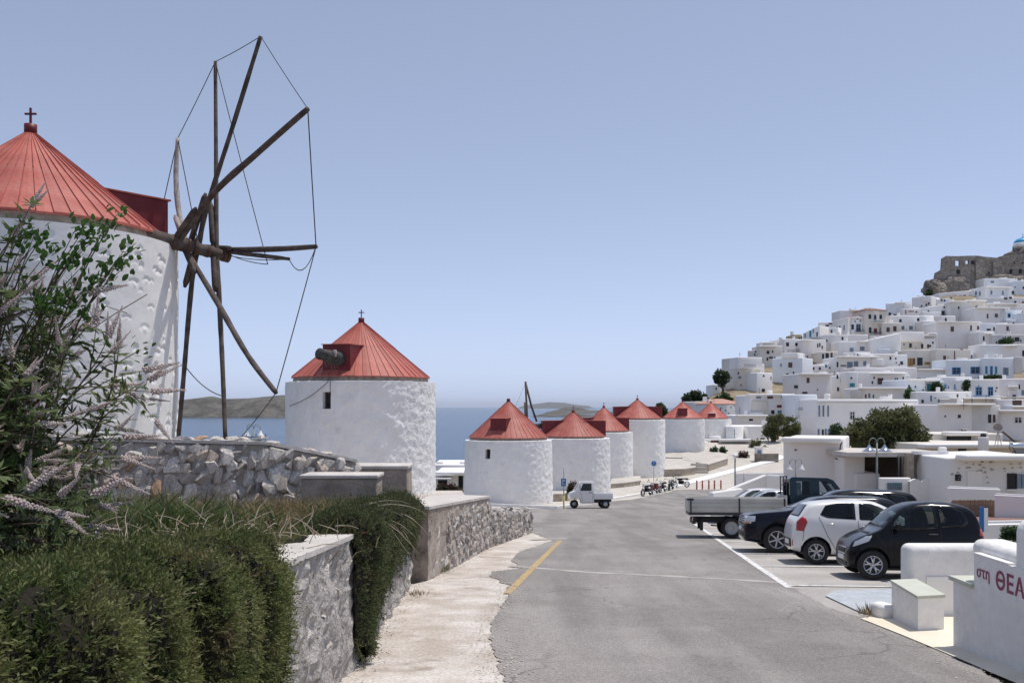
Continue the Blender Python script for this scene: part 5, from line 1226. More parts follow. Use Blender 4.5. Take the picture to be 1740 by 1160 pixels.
def trailing_plant(label, name, path_s0, path_s1, back, hang, height, density, over=.16, sprig=(.075, 9, .026, .0035), seed=1, leafm=None, ragged=.25, inset=0.0):
    """low evergreen lying on the bed and hanging over the wall's edge; back(s), hang(s): reach in metres"""
    t = thing(name, label, 'plant'); p0, d0 = along(W1, (path_s0 + path_s1) / 2); t.location = (p0.x - .8, p0.y, w1t((path_s0 + path_s1) / 2)); o = Vector(t.location)
    ns = int((path_s1 - path_s0) / .10) + 1; nu = 30
    pts = []; nmap = {}
    for i in range(ns + 1):
        s = lerp(path_s0, path_s1, i / ns); p, d = along(W1, s); nr = Vector((d.y, -d.x)); zt0 = w1t(s); B, Hh = back(s), hang(s); row = []; endf = min(1, min(s - path_s0, path_s1 - s) / .35); over_ = over
        ov = over * (.15 + .85 * endf); tot = B + ov + Hh
        for j in range(nu + 1):
            u = j / nu * tot
            if u < B: x, z = -(B - u) , zbed(p.x - (B - u), p.y) + height * endf * min(1, (u + .0) / .5 + .35) * (0.55 if B - u > .5 else 1)
            elif u < B + ov: a = (u - B) / ov * math.pi / 2; x, z = ov * math.sin(a) * 1.0, zt0 + height * endf * .6 * max(0, math.cos(a)) ** .7
            else: x, z = ov + .02 - .12 * endf * max(0, (u - B - ov) / max(Hh, .01)) ** 1.4, zt0 - (u - B - ov)
            x -= inset; q = Vector((p.x + nr.x * x, p.y + nr.y * x, z)); hk = sstep(.35, .6, j / nu) if Hh > .2 else 0; qa_ = Vector((q.x, q.y * (1 + 1.1 * hk), q.z * (1 - .72 * hk))); n1 = noise.fractal(qa_ * 1.9 + Vector((seed * 9, 0, 0)), 1, 2, 4) + .7 * noise.noise(q * .9 + Vector((seed, 0, 0))) * (1 - hk); n2 = noise.noise(qa_ * 5.5 + Vector((seed, 3, 0)))
            bump = (.21 * n1 + .13 * n2) * (1 - .3 * hk) * min(1, endf + .2) * (1 if over > .05 else .6)
            q += Vector((nr.x * bump, nr.y * bump, bump * .7)); row.append(q); nmap[(i, j)] = n1 + .5 * n2
        pts.append(row)
    mb = MB(); w_ = nu + 1
    mb.add([q - o for r_ in pts for q in r_], [(i * w_ + j, (i + 1) * w_ + j, (i + 1) * w_ + j + 1, i * w_ + j + 1) for i in range(ns) for j in range(nu)], True)
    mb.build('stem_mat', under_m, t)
    lf = MB()
    for i in range(ns):
        for j in range(nu):
            a, b, c, e = pts[i][j], pts[i + 1][j], pts[i + 1][j + 1], pts[i][j + 1]
            n = (b - a).cross(e - a); ar = n.length; n.normalize()
            n = -n                                   # the grid runs along the wall, then outwards: this side faces out
            # patchy growth: hollows stay open over the dark-painted mat
            cl = noise.fractal((a + Vector((seed * 5, 0, 0))) * 3.6, 1, 2, 3)
            k = ar * density * (1 + .7 * clamp((4.5 - a.y) / 2.5)) * clamp(.85 + 1.0 * cl + 1.0 * nmap[(i, j)], .9, 2.2); cnt = int(k) + (rv.random() < k % 1)
            hangk = clamp((j / nu * 1.0 - .5) * 2)
            for _ in range(cnt):
                u, v = rv.random(), rv.random(); q = a.lerp(b, u).lerp(e.lerp(c, u), v)
                d = rand_dir((n + Vector((0, 0, .5 - 1.0 * hangk))).normalized(), .8); ln = sprig[0] * rv.uniform(.6, 1.5) * (2.6 if rv.random() < .035 else 1)
                needle_sprig(lf, q - o - n * .015, d, ln, sprig[1], sprig[2], sprig[3])
    lo = lf.build('foliage', leafm or leaf_rosem, t, fix=False); lo['kind'] = 'stuff'
    # loose trailing shoots at the lower edge
    sh = MB(); lf2 = MB()
    for i in range(0, ns, 1):
        if rv.random() < .75 and hang(lerp(path_s0, path_s1, i / ns)) > .25:
            q = pts[i][nu] + Vector((rv.uniform(-.03, .05), 0, rv.uniform(0, .2))); L_ = rv.uniform(.08, ragged); line = [q]
            for k in range(5): line.append(line[-1] + Vector((rv.uniform(-.015, .02), rv.uniform(-.03, .03), -L_ / 5)))
            sh.tube([x - o for x in line], .004, 4)
            for x in line:
                for _ in range(3): needle_sprig(lf2, x - o, rand_dir(Vector((.3, 0, -.6)), .9), .05, 7, sprig[2], sprig[3])
    if sh.v: sh.build('shoot', twig_m, t)['kind'] = 'stuff'; l2 = lf2.build('shoot_leaves', leafm or leaf_rosem, t, fix=False); l2['kind'] = 'stuff'
    return t
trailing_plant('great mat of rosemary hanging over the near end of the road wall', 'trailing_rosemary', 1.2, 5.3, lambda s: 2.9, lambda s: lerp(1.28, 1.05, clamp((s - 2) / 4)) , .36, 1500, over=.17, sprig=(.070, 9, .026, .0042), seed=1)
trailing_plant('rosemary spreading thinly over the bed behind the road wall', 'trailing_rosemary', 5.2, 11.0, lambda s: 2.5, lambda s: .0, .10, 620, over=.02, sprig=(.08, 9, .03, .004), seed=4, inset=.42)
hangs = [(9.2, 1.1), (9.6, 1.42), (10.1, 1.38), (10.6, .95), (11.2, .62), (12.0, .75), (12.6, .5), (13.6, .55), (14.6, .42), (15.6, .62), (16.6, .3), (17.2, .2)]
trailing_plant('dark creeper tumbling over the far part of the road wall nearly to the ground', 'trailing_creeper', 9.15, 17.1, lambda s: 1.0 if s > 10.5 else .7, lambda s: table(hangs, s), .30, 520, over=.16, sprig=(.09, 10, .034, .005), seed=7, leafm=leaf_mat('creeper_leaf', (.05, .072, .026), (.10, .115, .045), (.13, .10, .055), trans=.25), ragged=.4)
# bare dry stems in the creeper
t = thing('dry_branch', 'tangle of bare dry twigs lying on top of the creeper', 'twigs', (-2.0, 13.2, -1.5)); o = Vector(t.location); mb = MB()
for k in range(34):
    q = Vector((-2.0 + rv.uniform(-.5, .25), rv.uniform(12.0, 14.2), w1t(12.5) + rv.uniform(.12, .3))); line = [q - o]; d = Vector((rv.uniform(.1, .7), rv.uniform(-.8, .3), rv.uniform(-.2, .4)))
    for i in range(6): d = (d + Vector((rv.uniform(-.2, .3), rv.uniform(-.3, .3), -.16))).normalized(); line.append(line[-1] + d * .13)
    mb.tube(line, [.008 - .001 * i for i in range(7)], 4)
mb.build('twig', material('dry_twig', (.30, .24, .18), (.42, .35, .28), 10, .9), t)
# strappy weeds and dry grass along the foot of the field-stone wall
def weeds(label, spots, n, ln, m, wd=.010, name='weed_clump', droop=.5):
    c = Vector((sum(s[0] for s in spots) / len(spots), sum(s[1] for s in spots) / len(spots), 0)); c.z = zbed(c.x, c.y)
    t = thing(name, label, 'weeds', c); mb = MB()
    for _ in range(n):
        x, y, r_ = rv.choice(spots); x += rv.gauss(0, r_); y += rv.gauss(0, r_ * .7); p = Vector((x, y, zbed(min(x, -2.0), y) + .02)) - c
        d = rand_dir(Vector((.1, -.1, 1)), .75); L_ = ln * rv.uniform(.4, 1.25); s = d.cross(Vector((rv.uniform(-1, 1), rv.uniform(-1, 1), .1))).normalized() * wd * rv.uniform(.6, 1.3)
        b = len(mb.v)
        q1 = p + d * L_ * .5; d2 = (d + Vector((d.x, d.y, -droop)) * .8).normalized(); q2 = q1 + d2 * L_ * .5
        mb.v += [p - s, p + s, q1 + s * .9, q1 - s * .9, q2]; mb.f += [(b, b + 1, b + 2, b + 3), (b + 3, b + 2, b + 4)]; mb.sm += [False] * 2; mb.mi += [0] * 2
    o_ = mb.build('blades', m, t, fix=False); o_['kind'] = 'stuff'; return t
weeds('green strap leaved weeds in front of the field-stone wall, left part', [(-5.2, 11, .6), (-4.6, 9.5, .7), (-5.6, 13.0, .6), (-4.2, 12, .6), (-3.6, 10.5, .5)], 1500, .52, leaf_strap, .013)
weeds('brown dry grass under the field-stone wall', [(-4.2, 15.6, .5), (-3.4, 16.0, .4), (-5.4, 15.3, .5), (-2.9, 15.2, .4), (-3.6, 14.2, .6), (-2.8, 16.3, .3)], 1500, .40, leaf_dry, .008)
weeds('green grass tufts beside the lower cement block', [(-2.9, 14.8, .3), (-2.5, 16.0, .2), (-3.1, 16.2, .3)], 420, .40, leaf_strap, .010)
weeds('dry straw scattered over the rosemary bed', [(-3.2, 8.6, .7), (-2.6, 10.2, .5), (-3.6, 12.4, .7), (-2.8, 12.2, .4)], 360, .36, leaf_dry, .007)
# the flowering shrub
def spike_mesh(i):
    r = random.Random(i); mb = MB(); L_ = 1.0; n = 78
    for k in range(n):
        t = (k / n); w_ = lerp(.085, .016, t ** .9) * (1 if (k // 6) % 2 == 0 else .8)
        a = k * 2.4; q = Vector((math.cos(a) * w_, math.sin(a) * w_, t * L_)); s = lerp(.044, .014, t) * r.uniform(.7, 1.25)
        u = [q + Vector(v) * s for v in ((1, 0, 0), (-1, 0, 0), (0, 1, 0), (0, -1, 0), (0, 0, 1.2), (0, 0, -1.0))]
        mb.add(u, [(0, 2, 4), (2, 1, 4), (1, 3, 4), (3, 0, 4), (2, 0, 5), (1, 2, 5), (3, 1, 5), (0, 3, 5)])
    mb.tube([(0, 0, -.12), (0, 0, 1.0)], [.012, .006], 4)
    return mb.mesh('flower_spike', flower_m)
SPIKES = [spike_mesh(i) for i in range(5)]
sb = Vector((-3.75, 5.6, zbed(-3.75, 5.6)))
t = thing('vitex_shrub', 'tall lilac flowering shrub with narrow leaves filling the left edge', 'shrub', sb)
stems = MB(); lf = MB(); nsp = 0
def palmate(mb, p, d, size):
    a, b = basis(d); s = a if rv.random() < .5 else -a
    for k in range(5):
        an = (k - 2) * .55; e = (d * math.cos(an) + s * math.sin(an) + Vector((0, 0, -.12))).normalized(); leaf_quad(mb, p, e, size * (1 - .13 * abs(k - 2)), size * .11, Vector((0, 0, 1)) + s * .3, .2)
def grow(base, d, L_, r0, spike=True, leaf_from=.25, ls=.115, droop=.10, step=.062):
    global nsp
    n = int(L_ / step); p = base.copy(); line = [p.copy()]
    for i in range(n):
        d = (d + Vector((rv.uniform(-.10, .10), rv.uniform(-.10, .10), rv.uniform(-.08, .08) - droop * (i / n) * .5))).normalized(); p = p + d * step; wp = p + sb; line.append(p.copy())
        if CX + F * wp.x / wp.y > table([(300, 30), (345, 60), (400, 115), (500, 135), (570, 165), (612, 245), (700, 250), (760, 205), (900, 150)], HY - F * wp.z / wp.y) + 10 * math.sin(i): n = i + 1; break
        if i / n > leaf_from:
            for sgn in (-1, 1):
                if rv.random() < .95:
                    a, b = basis(d); ang = i * 1.57; e = (d * .5 + (a * math.cos(ang) + b * math.sin(ang)) * sgn).normalized(); palmate(lf, p + e * .02, e, ls * rv.uniform(.7, 1.2))
        if i / n > .45 and rv.random() < .13 and r0 > .006: grow(p, rand_dir(d, .9), L_ * .28, r0 * .5, rv.random() < .8, .1, ls * .8)
    stems.tube(line, [lerp(r0, r0 * .3, i / n) for i in range(len(line))], 5)
    if spike:
        for k in range(1 if rv.random() < .6 else 3):
            e = rand_dir(d, .12 if k == 0 else .7); q = e.to_track_quat('Z', 'Y').to_euler(); sz = rv.uniform(.12, .26) * (1 if k == 0 else .65)
            link('flower_spike', rv.choice(SPIKES), t, p, q, (sz * rv.uniform(.85, 1.2), sz * rv.uniform(.85, 1.2), sz)); nsp += 1
for k in range(84):                                   # upright canes
    b_ = Vector((rv.uniform(-.5, .85), rv.uniform(-.8, .9), 0)); d = Vector((rv.uniform(-.28, .22), rv.uniform(-.35, .25), 1)).normalized()
    grow(b_, d, rv.uniform(1.1, 2.15), .012)
for k in range(48):                                   # canes leaning out to the right
    b_ = Vector((rv.uniform(-.3, .5), rv.uniform(-.8, .5), rv.uniform(0, .4))); d = Vector((rv.uniform(.45, 1.0), rv.uniform(-.35, .2), rv.uniform(.35, 1.1))).normalized()
    grow(b_, d, rv.uniform(.9, 1.65), .009, True, .2, .08, .25)
for k in range(60):                                   # low leafy shoots
    b_ = Vector((rv.uniform(-.8, 1.0), rv.uniform(-1.2, .6), 0)); d = Vector((rv.uniform(-.4, .6), rv.uniform(-.6, .1), rv.uniform(.4, 1.0))).normalized()
    grow(b_, d, rv.uniform(.45, 1.0), .007, rv.random() < .55, .1, .10)
stems.build('stem', twig_m, t); o_ = lf.build('foliage', leaf_vitex, t, fix=False); o_['kind'] = 'stuff'
# broad leaved branches growing through it
bt = thing('broad_leaved_shrub', 'dark glossy broad leaved branches reaching out of the flowering shrub towards the windmill wall', 'shrub', (-3.35, 6.1, zbed(-3.35, 6.1)))
st_ = MB(); bl = MB(); bo = Vector(bt.location)
def oval(mb, p, d, ln, wd):
    s = d.cross(Vector((rv.uniform(-.6, .6), rv.uniform(-.6, .6), 1))).normalized(); n = s.cross(d) * .12
    pr = [(0, .08), (.25, .8), (.55, 1), (.82, .6), (1, .02)]; b = len(mb.v)
    for u, w_ in pr: mb.v += [p + d * ln * u - s * wd * w_ + n * wd * w_ * 2, p + d * ln * u, p + d * ln * u + s * wd * w_ + n * wd * w_ * 2]
    for i in range(4):
        for k in range(2): mb.f.append((b + i * 3 + k, b + i * 3 + k + 1, b + i * 3 + k + 4, b + i * 3 + k + 3)); mb.sm.append(False); mb.mi.append(0)
for tgt, nb in ((P(150, 400, 6.0), 5), (P(205, 445, 6.0), 5), (P(180, 395, 6.2), 4), (P(150, 520, 5.9), 5), (P(110, 440, 5.9), 5), (P(240, 595, 6.1), 1), (P(60, 420, 5.9), 5), (P(165, 470, 6.1), 5), (P(30, 400, 5.8), 4), (P(90, 520, 5.8), 4)):
    a = Vector((rv.uniform(-.4, .1), rv.uniform(-.2, .2), rv.uniform(.3, .6))); b = tgt - bo; m_ = a.lerp(b, .55) + Vector((-.1, 0, .25)); line = [(a * (1 - u) ** 2 + m_ * 2 * u * (1 - u) + b * u * u) + Vector((rv.uniform(-.015, .015), rv.uniform(-.015, .015), rv.uniform(-.015, .015))) for u in [i / 14 for i in range(15)]]
    st_.tube(line, [lerp(.010, .003, i / 14) for i in range(15)], 5)
    for k in range(nb):
        q = b + Vector((rv.gauss(0, .07), rv.gauss(0, .07), rv.gauss(0, .05))) if k else b
        for j in range(11):
            e = rand_dir((b - line[-3]).normalized(), 1.2); pp = q + Vector((rv.gauss(0, .045), rv.gauss(0, .04), rv.gauss(0, .045)))
            oval(bl, pp, e, rv.uniform(.035, .062), rv.uniform(.012, .019))
        if k: st_.tube([line[10], line[10].lerp(q, .5) + Vector((0, 0, .02)), q], [.005, .004, .002], 4)
for line_px in ([(180, 470), (200, 440), (232, 420)], [(155, 560), (200, 530), (250, 500)], [(130, 560), (180, 520), (216, 532)]):
    st_.tube([P(x, y, 6.1) - bo for x, y in line_px], .003, 4)
st_.build('branch', twig_m, bt); o_ = bl.build('foliage', leaf_rose, bt, fix=False); o_['kind'] = 'stuff'
# small weeds at the foot of the walls and on the kerb
def tuft(label, px, py, n, ln, m):
    g = G(px, py); t = thing('weed_tuft', label, 'weed', g); mb = MB()
    for _ in range(n): leaf_quad(mb, Vector((rv.gauss(0, .08), rv.gauss(0, .08), 0)), rand_dir(Vector((0, 0, 1)), 1.0), ln * rv.uniform(.5, 1.2), .006)
    o_ = mb.build('blades', m, t, fix=False); o_['kind'] = 'stuff'
tuft('dry weed tuft at the kerb before the small white block', 1475, 1046, 90, .22, leaf_dry)
tuft('dark weed growing at the foot of the tall terrace wall', 752, 972, 90, .22, leaf_rosem)
tuft('brown dead leaves drifted against the wall end', 708, 1012, 60, .14, leaf_dry)

t = thing('dry_twigs', 'bleached dry twigs and dead sprigs poking out of the rosemary mat', 'twigs', (-1.9, 4.5, -.8)); o = Vector(t.location); mb = MB()
for k in range(150):
    yv = rv.uniform(2.6, 9.5); xv = rv.uniform(-3.2, -1.62); q = Vector((xv, yv, zbed(min(xv, -2.0), yv) + rv.uniform(.12, .38))) - o; d = rand_dir(Vector((.2, -.1, .5)), 1.2); line = [q]
    for i in range(5): d = (d + Vector((rv.uniform(-.3, .3), rv.uniform(-.3, .3), rv.uniform(-.25, .1)))).normalized(); line.append(line[-1] + d * rv.uniform(.03, .07))
    mb.tube(line, [.0042, .004, .0035, .003, .0025, .002], 4)
o_ = mb.build('twig', MATS['dry_twig'], t); o_['kind'] = 'stuff'
# ------------------------------------------------------------------ the town on the hill
def Yof(p):
    for (ya, pa), (yb, pb) in zip(YP, YP[1:]):
        if pb <= p <= pa and pa != pb: return lerp(ya, yb, (pa - p) / (pa - pb))
    return 300
HM = {'w': house_white, 'c': house_cream, 'p': house_pink, 'b': house_blue, 'g': house_grey, 'o': house_ochre}
KIND = {'b': sh_brown, 'd': sh_dark, 'u': sh_blue, 'l': sh_lblue, 'g': sh_grey, 't': sh_turq, 'w': sh_white, 'o': sh_wood, 'p': dark_red}
WMESH = {}
def unit_box(mat, name):
    if (mat.name, name) not in WMESH:
        mb = MB(); mb.box((0, 0, 0), (1, 1, 1)); WMESH[(mat.name, name)] = mb.mesh(name, mat)
    return WMESH[(mat.name, name)]
def frame_mesh(mat, bars):
    key = ('frame', mat.name, bars)
    if key not in WMESH:
        mb = MB(); e = .11
        mb.box((-.5 + e / 2, 0, 0), (e, 1, 1)); mb.box((.5 - e / 2, 0, 0), (e, 1, 1)); mb.box((0, 0, .5 - e / 2), (1 - 2 * e, .98, e)); mb.box((0, 0, -.5 + e / 2), (1 - 2 * e, .98, e))
        if bars: mb.box((0, 0, 0), (.10, .96, 1 - 2 * e)); mb.box((0, 0, .12), (1 - 2 * e, .9, .06))
        WMESH[key] = mb.mesh('window', mat)
    return WMESH[key]
def house(label, x0, x1, yt_, yb, mat='w', yaw=0.0, wins=(), extra=(), Y=None, depth=7.0, cat='house', name='house', down=4.0, bev=.16, tops=None, group='houses of the hill town'):
    Y = Y or Yof(yb); Y0, Y1 = Y - yaw / 2, Y + yaw / 2
    A, B = Vector(((x0 - CX) / F * Y0, Y0, 0)), Vector(((x1 - CX) / F * Y1, Y1, 0))
    d = (B - A); w = d.length; ex = d / w; ey = Vector((-ex.y, ex.x, 0)); ang = math.atan2(ex.y, ex.x)
    zb = topz(Y, yb) - down; za, zc = (topz(Y, yt_),) * 2 if tops is None else (topz(Y, tops[0]), topz(Y, tops[1]))
    t = thing(name, label, cat, (A.x, A.y, zb), ang, group)
    bm = bmesh.new(); vs = [bm.verts.new(v) for v in [(0, 0, 0), (w, 0, 0), (w, depth, 0), (0, depth, 0), (0, 0, za - zb), (w, 0, zc - zb), (w, depth, zc - zb), (0, depth, za - zb)]]
    for f in [(0, 3, 2, 1), (4, 5, 6, 7), (0, 1, 5, 4), (1, 2, 6, 5), (2, 3, 7, 6), (3, 0, 4, 7)]: bm.faces.new([vs[i] for i in f])
    top_e = [e for e in bm.edges if all(v in vs[4:] for v in e.verts)]; side_e = [e for e in bm.edges if (e.verts[0] in vs[:4]) != (e.verts[1] in vs[:4])]
    bmesh.ops.bevel(bm, geom=top_e + side_e, offset=bev, segments=2, affect='EDGES', profile=.5, offset_type='OFFSET')
    for v in bm.verts:                                       # hand-laid walls are never quite true
        n = noise.noise_vector(Vector((v.co.x + A.x, v.co.y + A.y, v.co.z)) * .35); v.co += n * .05
    bmesh.ops.recalc_face_normals(bm, faces=bm.faces[:])
    me = bpy.data.meshes.new('wall'); bm.to_mesh(me); bm.free(); me.materials.append(HM[mat]); me.polygons.foreach_set('use_smooth', [True] * len(me.polygons))
    wo = link('wall', me, t); smooth_by_angle(wo, 50)
    def face(px, py):
        dx = (px - CX) / F; u = (dx * Y0 - A.x) / ((B.x - A.x) - dx * (Y1 - Y0)); yq = Y0 + u * (Y1 - Y0); return u * w, (HY - py) * yq / F - zb, yq
    for wx in wins:
        px, py, ww, hh, k = wx[:5]; u, z, yq = face(px, py); W_, H_ = ww * yq / F * 1.12, hh * yq / F * 1.10; m = KIND[k.lower()]
        nm = 'door' if k.isupper() else 'window'
        if k.lower() in 'wul' and ww >= 5 or k == 'G':
            fm = frame_mesh(m, ww >= 6); o = link(nm, fm, t, (u, -.03, z), None, (W_, .10, H_)); link('pane', unit_box(pane_dark, 'pane'), o, (0, .1, 0), None, (.9, .5, .9))
        elif k.lower() in 'bd':
            o = link(nm, frame_mesh(sh_brown if k.lower() == 'b' else sh_dark, False), t, (u, -.02, z), None, (W_, .08, H_)); link('pane', unit_box(pane_dark if k.lower() == 'd' else sh_brown, 'pane'), o, (0, .1, 0), None, (.9, .4, .9))
            if nm == 'window': link('sill', unit_box(HM['w'], 'sill'), o, (0, -.9, -.56), None, (1.25, 2.2, .10))
        else:
            o = link(nm, unit_box(m, nm), t, (u, -.02, z), None, (W_, .08, H_))
            link('leaf_gap', unit_box(sh_dark, 'leaf_gap'), o, (0, -.55, 0), None, (.06, .1, .98))
    for e in extra:
        k = e[0]
        if k == 'balcony':
            _, p0, p1, py, hh = e[:5]; u0, z, yq = face(p0, py); u1 = face(p1, py)[0]; H_ = hh * yq / F; m = KIND[e[5]] if len(e) > 5 else dark_steel
            b = MB(); b.box2((u0, -1.0, z - .16), (u1, -.02, z)); bo = b.build('balcony', HM['w'], t)
            r = MB(); r.box2((u0, -1.0, z + H_ - .05), (u1, -.95, z + H_)); n = max(3, int((u1 - u0) / .16))
            for i in range(n + 1): x = lerp(u0, u1, i / n); r.box((x, -.975, z + H_ / 2), (.035, .035, H_))
            r.build('railing', m, bo)
        elif k == 'parapet':
            _, p0, p1, py = e; u0, z, yq = face(p0, py); u1 = face(p1, py)[0]; b = MB(); b.rbox(((u0 + u1) / 2, -.5, z), (u1 - u0, 1.3, .35), .12); b.build('parapet', HM['w'], t)
        elif k == 'chimney':
            _, p0, hh = e; u0, z, yq = face(p0, yt_); H_ = hh * yq / F; b = MB(); b.rbox((u0, 1.2, za - zb + H_ / 2 - .1), (.7, .7, H_ + .2), .06); b.build('chimney', HM['w'], t)
        elif k == 'block':
            _, p0, p1, py0, py1, mm = e; u0, z1, yq = face(p0, py0); u1, z0, _q = face(p1, py1); b = MB(); b.rbox(((u0 + u1) / 2, 1.6, (z0 + z1) / 2), (u1 - u0, 4.0, z1 - z0), .12); b.build('roof_room' if z1 > za - zb else 'annex', HM[mm], t)
        elif k == 'awning':
            _, p0, p1, py, mm = e; u0, z, yq = face(p0, py); u1 = face(p1, py)[0]; b = MB(); b.box(((u0 + u1) / 2, -.8, z), (u1 - u0, 1.7, .12)); b.build('awning', mm, t)
        elif k == 'cornice':
            _, p0, p1, py = e; u0, z, yq = face(p0, py); u1 = face(p1, py)[0]; b = MB(); b.box(((u0 + u1) / 2, -.10, z), (u1 - u0, .24, .16)); b.box(((u0 + u1) / 2, -.06, z - .16), (u1 - u0, .14, .12)); b.build('cornice', HM['g'], t)
        elif k == 'gable':
            _, apex, mm = e; b = MB(); zx = topz(Y, apex) - zb; zo = za - zb
            b.add([(-.3, -.3, zo - .05), (w + .3, -.3, zo - .05), (w / 2, -.3, zx), (-.3, depth, zo - .05), (w + .3, depth, zo - .05), (w / 2, depth, zx)], [(0, 1, 2), (3, 5, 4), (0, 2, 5, 3), (1, 4, 5, 2), (0, 3, 4, 1)]); 
            ro = b.build('roof', mm, t); g = MB(); g.add([(0, -.33, zo - .04), (w, -.33, zo - .04), (w / 2, -.33, zx - .2)], [(0, 1, 2)]); g.build('gable_wall', HM[mat], ro)
        elif k == 'hip':
            _, apex, mm = e; b = MB(); zx = topz(Y, apex) - zb; zo = za - zb
            b.add([(-.35, -.35, zo), (w + .35, -.35, zo), (w + .35, depth + .35, zo), (-.35, depth + .35, zo), (w * .35, depth / 2, zx), (w * .65, depth / 2, zx)], [(0, 1, 5, 4), (1, 2, 5), (2, 3, 4, 5), (3, 0, 4), (0, 3, 2, 1)]); b.build('roof', mm, t)
        elif k == 'round':
            _, px, rr = e; u0, z, yq = face(px, yt_); rad = rr * yq / F; b = MB(); b.lathe([(rad, 0), (rad, za - zb - .15), (rad - .15, za - zb), (0, za - zb + .03)], 28, (u0, 1.5, 0)); o = b.build('round_bay', HM[mat], t); smooth_by_angle(o, 50)
    wpx = x1 - x0; top_px = yt_ if tops is None else max(tops)
    if cat == 'house' and down > 3:
        r = random.Random(int(x0 * 13 + yb)); taken = [(q[0] - q[2] / 2 - 2, q[0] + q[2] / 2 + 2, q[1] - q[3] / 2 - 2, q[1] + q[3] / 2 + 2) for q in wins]
        for e in extra:
            if e[0] in ('block', 'balcony'): taken.append((e[1] - 1, e[2] + 1, e[3] - 8, e[3] + 8) if e[0] == 'balcony' else (e[1], e[2], e[3], e[4]))
        many = not any(q in ' ' + label for q in (' one ', ' two ', ' three ', ' four', ' five', ' single', 'blank', 'plain', ' pair', ' row ', ' slit', ' tiny', ' long ', ' rounded'))
        for _ in range(int(wpx / 15) + 1 if many else 0):                  # the many little openings of such fronts
            if r.random() < .55:
                px, py = r.uniform(x0 + 3, x1 - 3), r.uniform(top_px + 5, min(yb - 5, top_px + 26)); ww, hh = r.uniform(1.8, 3.2), r.uniform(2.5, 4.5)
                if py < top_px + 4 or any(a < px < b and c < py < d_ for a, b, c, d_ in taken): continue
                taken.append((px - 4, px + 4, py - 6, py + 6)); u, z, yq = face(px, py); m = r.choice((sh_dark, sh_dark, sh_brown, sh_grey, sh_blue))
                o = link('window', frame_mesh(m, False), t, (u, -.02, z), None, (ww * yq / F, .08, hh * yq / F)); link('pane', unit_box(pane_dark, 'pane'), o, (0, .1, 0), None, (.9, .4, .9))
        if wpx > 34:                                         # a lower front room built against a blank stretch
            for _ in range(2):
                pw = r.uniform(11, 20); p0 = r.uniform(x0 + 2, x1 - pw - 2); hpx = r.uniform(.35, .75) * (yb - top_px)
                if any(not (b < p0 or a > p0 + pw) for a, b, c, d_ in taken): continue
                taken.append((p0, p0 + pw, top_px, yb)); u0, z1, yq = face(p0, yb - hpx); u1 = face(p0 + pw, yb)[0]
                b = MB(); b.rbox(((u0 + u1) / 2, .2, z1 / 2), (u1 - u0, 2.4, z1), .12, 0, 2); b.build('annex', HM[r.choice('wwpb')], t)
                if u1 - u0 > 1.5 and many: o = link('window', frame_mesh(sh_dark, False), t, ((u0 + u1) / 2 + r.uniform(-.3, .3), -1.02, z1 - 1.3), None, (.6, .08, .9)); link('pane', unit_box(pane_dark, 'pane'), o, (0, .1, 0), None, (.9, .4, .9))
    if cat == 'house' and w > 5 and down > 3:                # small things that stand on the flat roofs
        r = random.Random(int(x0 * 7 + yt_ * 3)); zt_ = min(za, zc) - zb
        for _ in range(r.choice((1, 1, 2, 3))):
            u = r.uniform(.1, .9) * w; yq = r.uniform(1.0, 3.5); k = r.random()
            if k < .35: q = MB(); q.tube([(u, yq, zt_ - .2), (u, yq, zt_ + r.uniform(.9, 1.8))], .035, 4); q.tube([(u - .4, yq, zt_ + .8), (u + .4, yq, zt_ + .8)], .025, 4); q.build('aerial', dark_steel, t)
            elif k < .7: q = MB(); q.rbox((u, yq, zt_ + .3), (.55, .55, 1.0), .05, 0, 1); q.build('chimney', HM[r.choice('wwwpg')], t)
            elif k < .85: q = MB(); q.lathe([(0, zt_), (.45, zt_), (.45, zt_ + .8), (0, zt_ + .85)], 12, (u, yq, 0)); q.build('water_tank', HM[r.choice('wg')], t)
            else: q = MB(); q.rbox((u, yq, zt_ + .1), (r.uniform(1.2, 2.6), .8, .75), .06, 0, 1); q.build('roof_wall', HM['w'], t)
    return t
H = house
# --- left flank
H('narrow white house with a column of small dark windows at the left end of town', 1239, 1254, 618, 664, 'w', -3, [(1243, 633, 3, 5, 'd'), (1247, 639, 2, 5, 'd'), (1242, 651, 2, 7, 'd'), (1250, 616.5, 2, 1, 'd')], Y=206)
H('cream and white corner house with a dark railed balcony near the lone pine', 1253, 1293, 607, 668, 'c', 1.5, [(1270, 617, 7, 11, 'D'), (1286, 617, 4, 6, 'd'), (1272, 640, 5, 7, 'b'), (1257, 641, 5, 4, 'g'), (1278, 658, 4, 3, 'd'), (1259, 654, 2, 2, 'd'), (1254.5, 634, 2, 4, 'd')], [('balcony', 1260, 1280, 624, 5), ('block', 1253, 1294, 606.5, 627, 'w')], Y=200)
H('low white lean-to with one dark basement door below the balcony house', 1286, 1313, 633, 666, 'w', 2, [(1297, 663, 6, 5, 'D'), (1297.5, 638.5, 3, 3, 'd'), (1310, 642, 1.5, 5, 'd')], Y=198)
H('big pale house stepping down the slope with one brown window at its right', 1312, 1363, 608, 652, 'b', -4, [(1343, 620, 6, 8, 'b'), (1338, 637, 4, 5, 'd'), (1327, 620, 2, 5, 'g'), (1348.5, 635, 2, 7, 'd')], [('block', 1329, 1356, 600, 608, 'w')], Y=207)
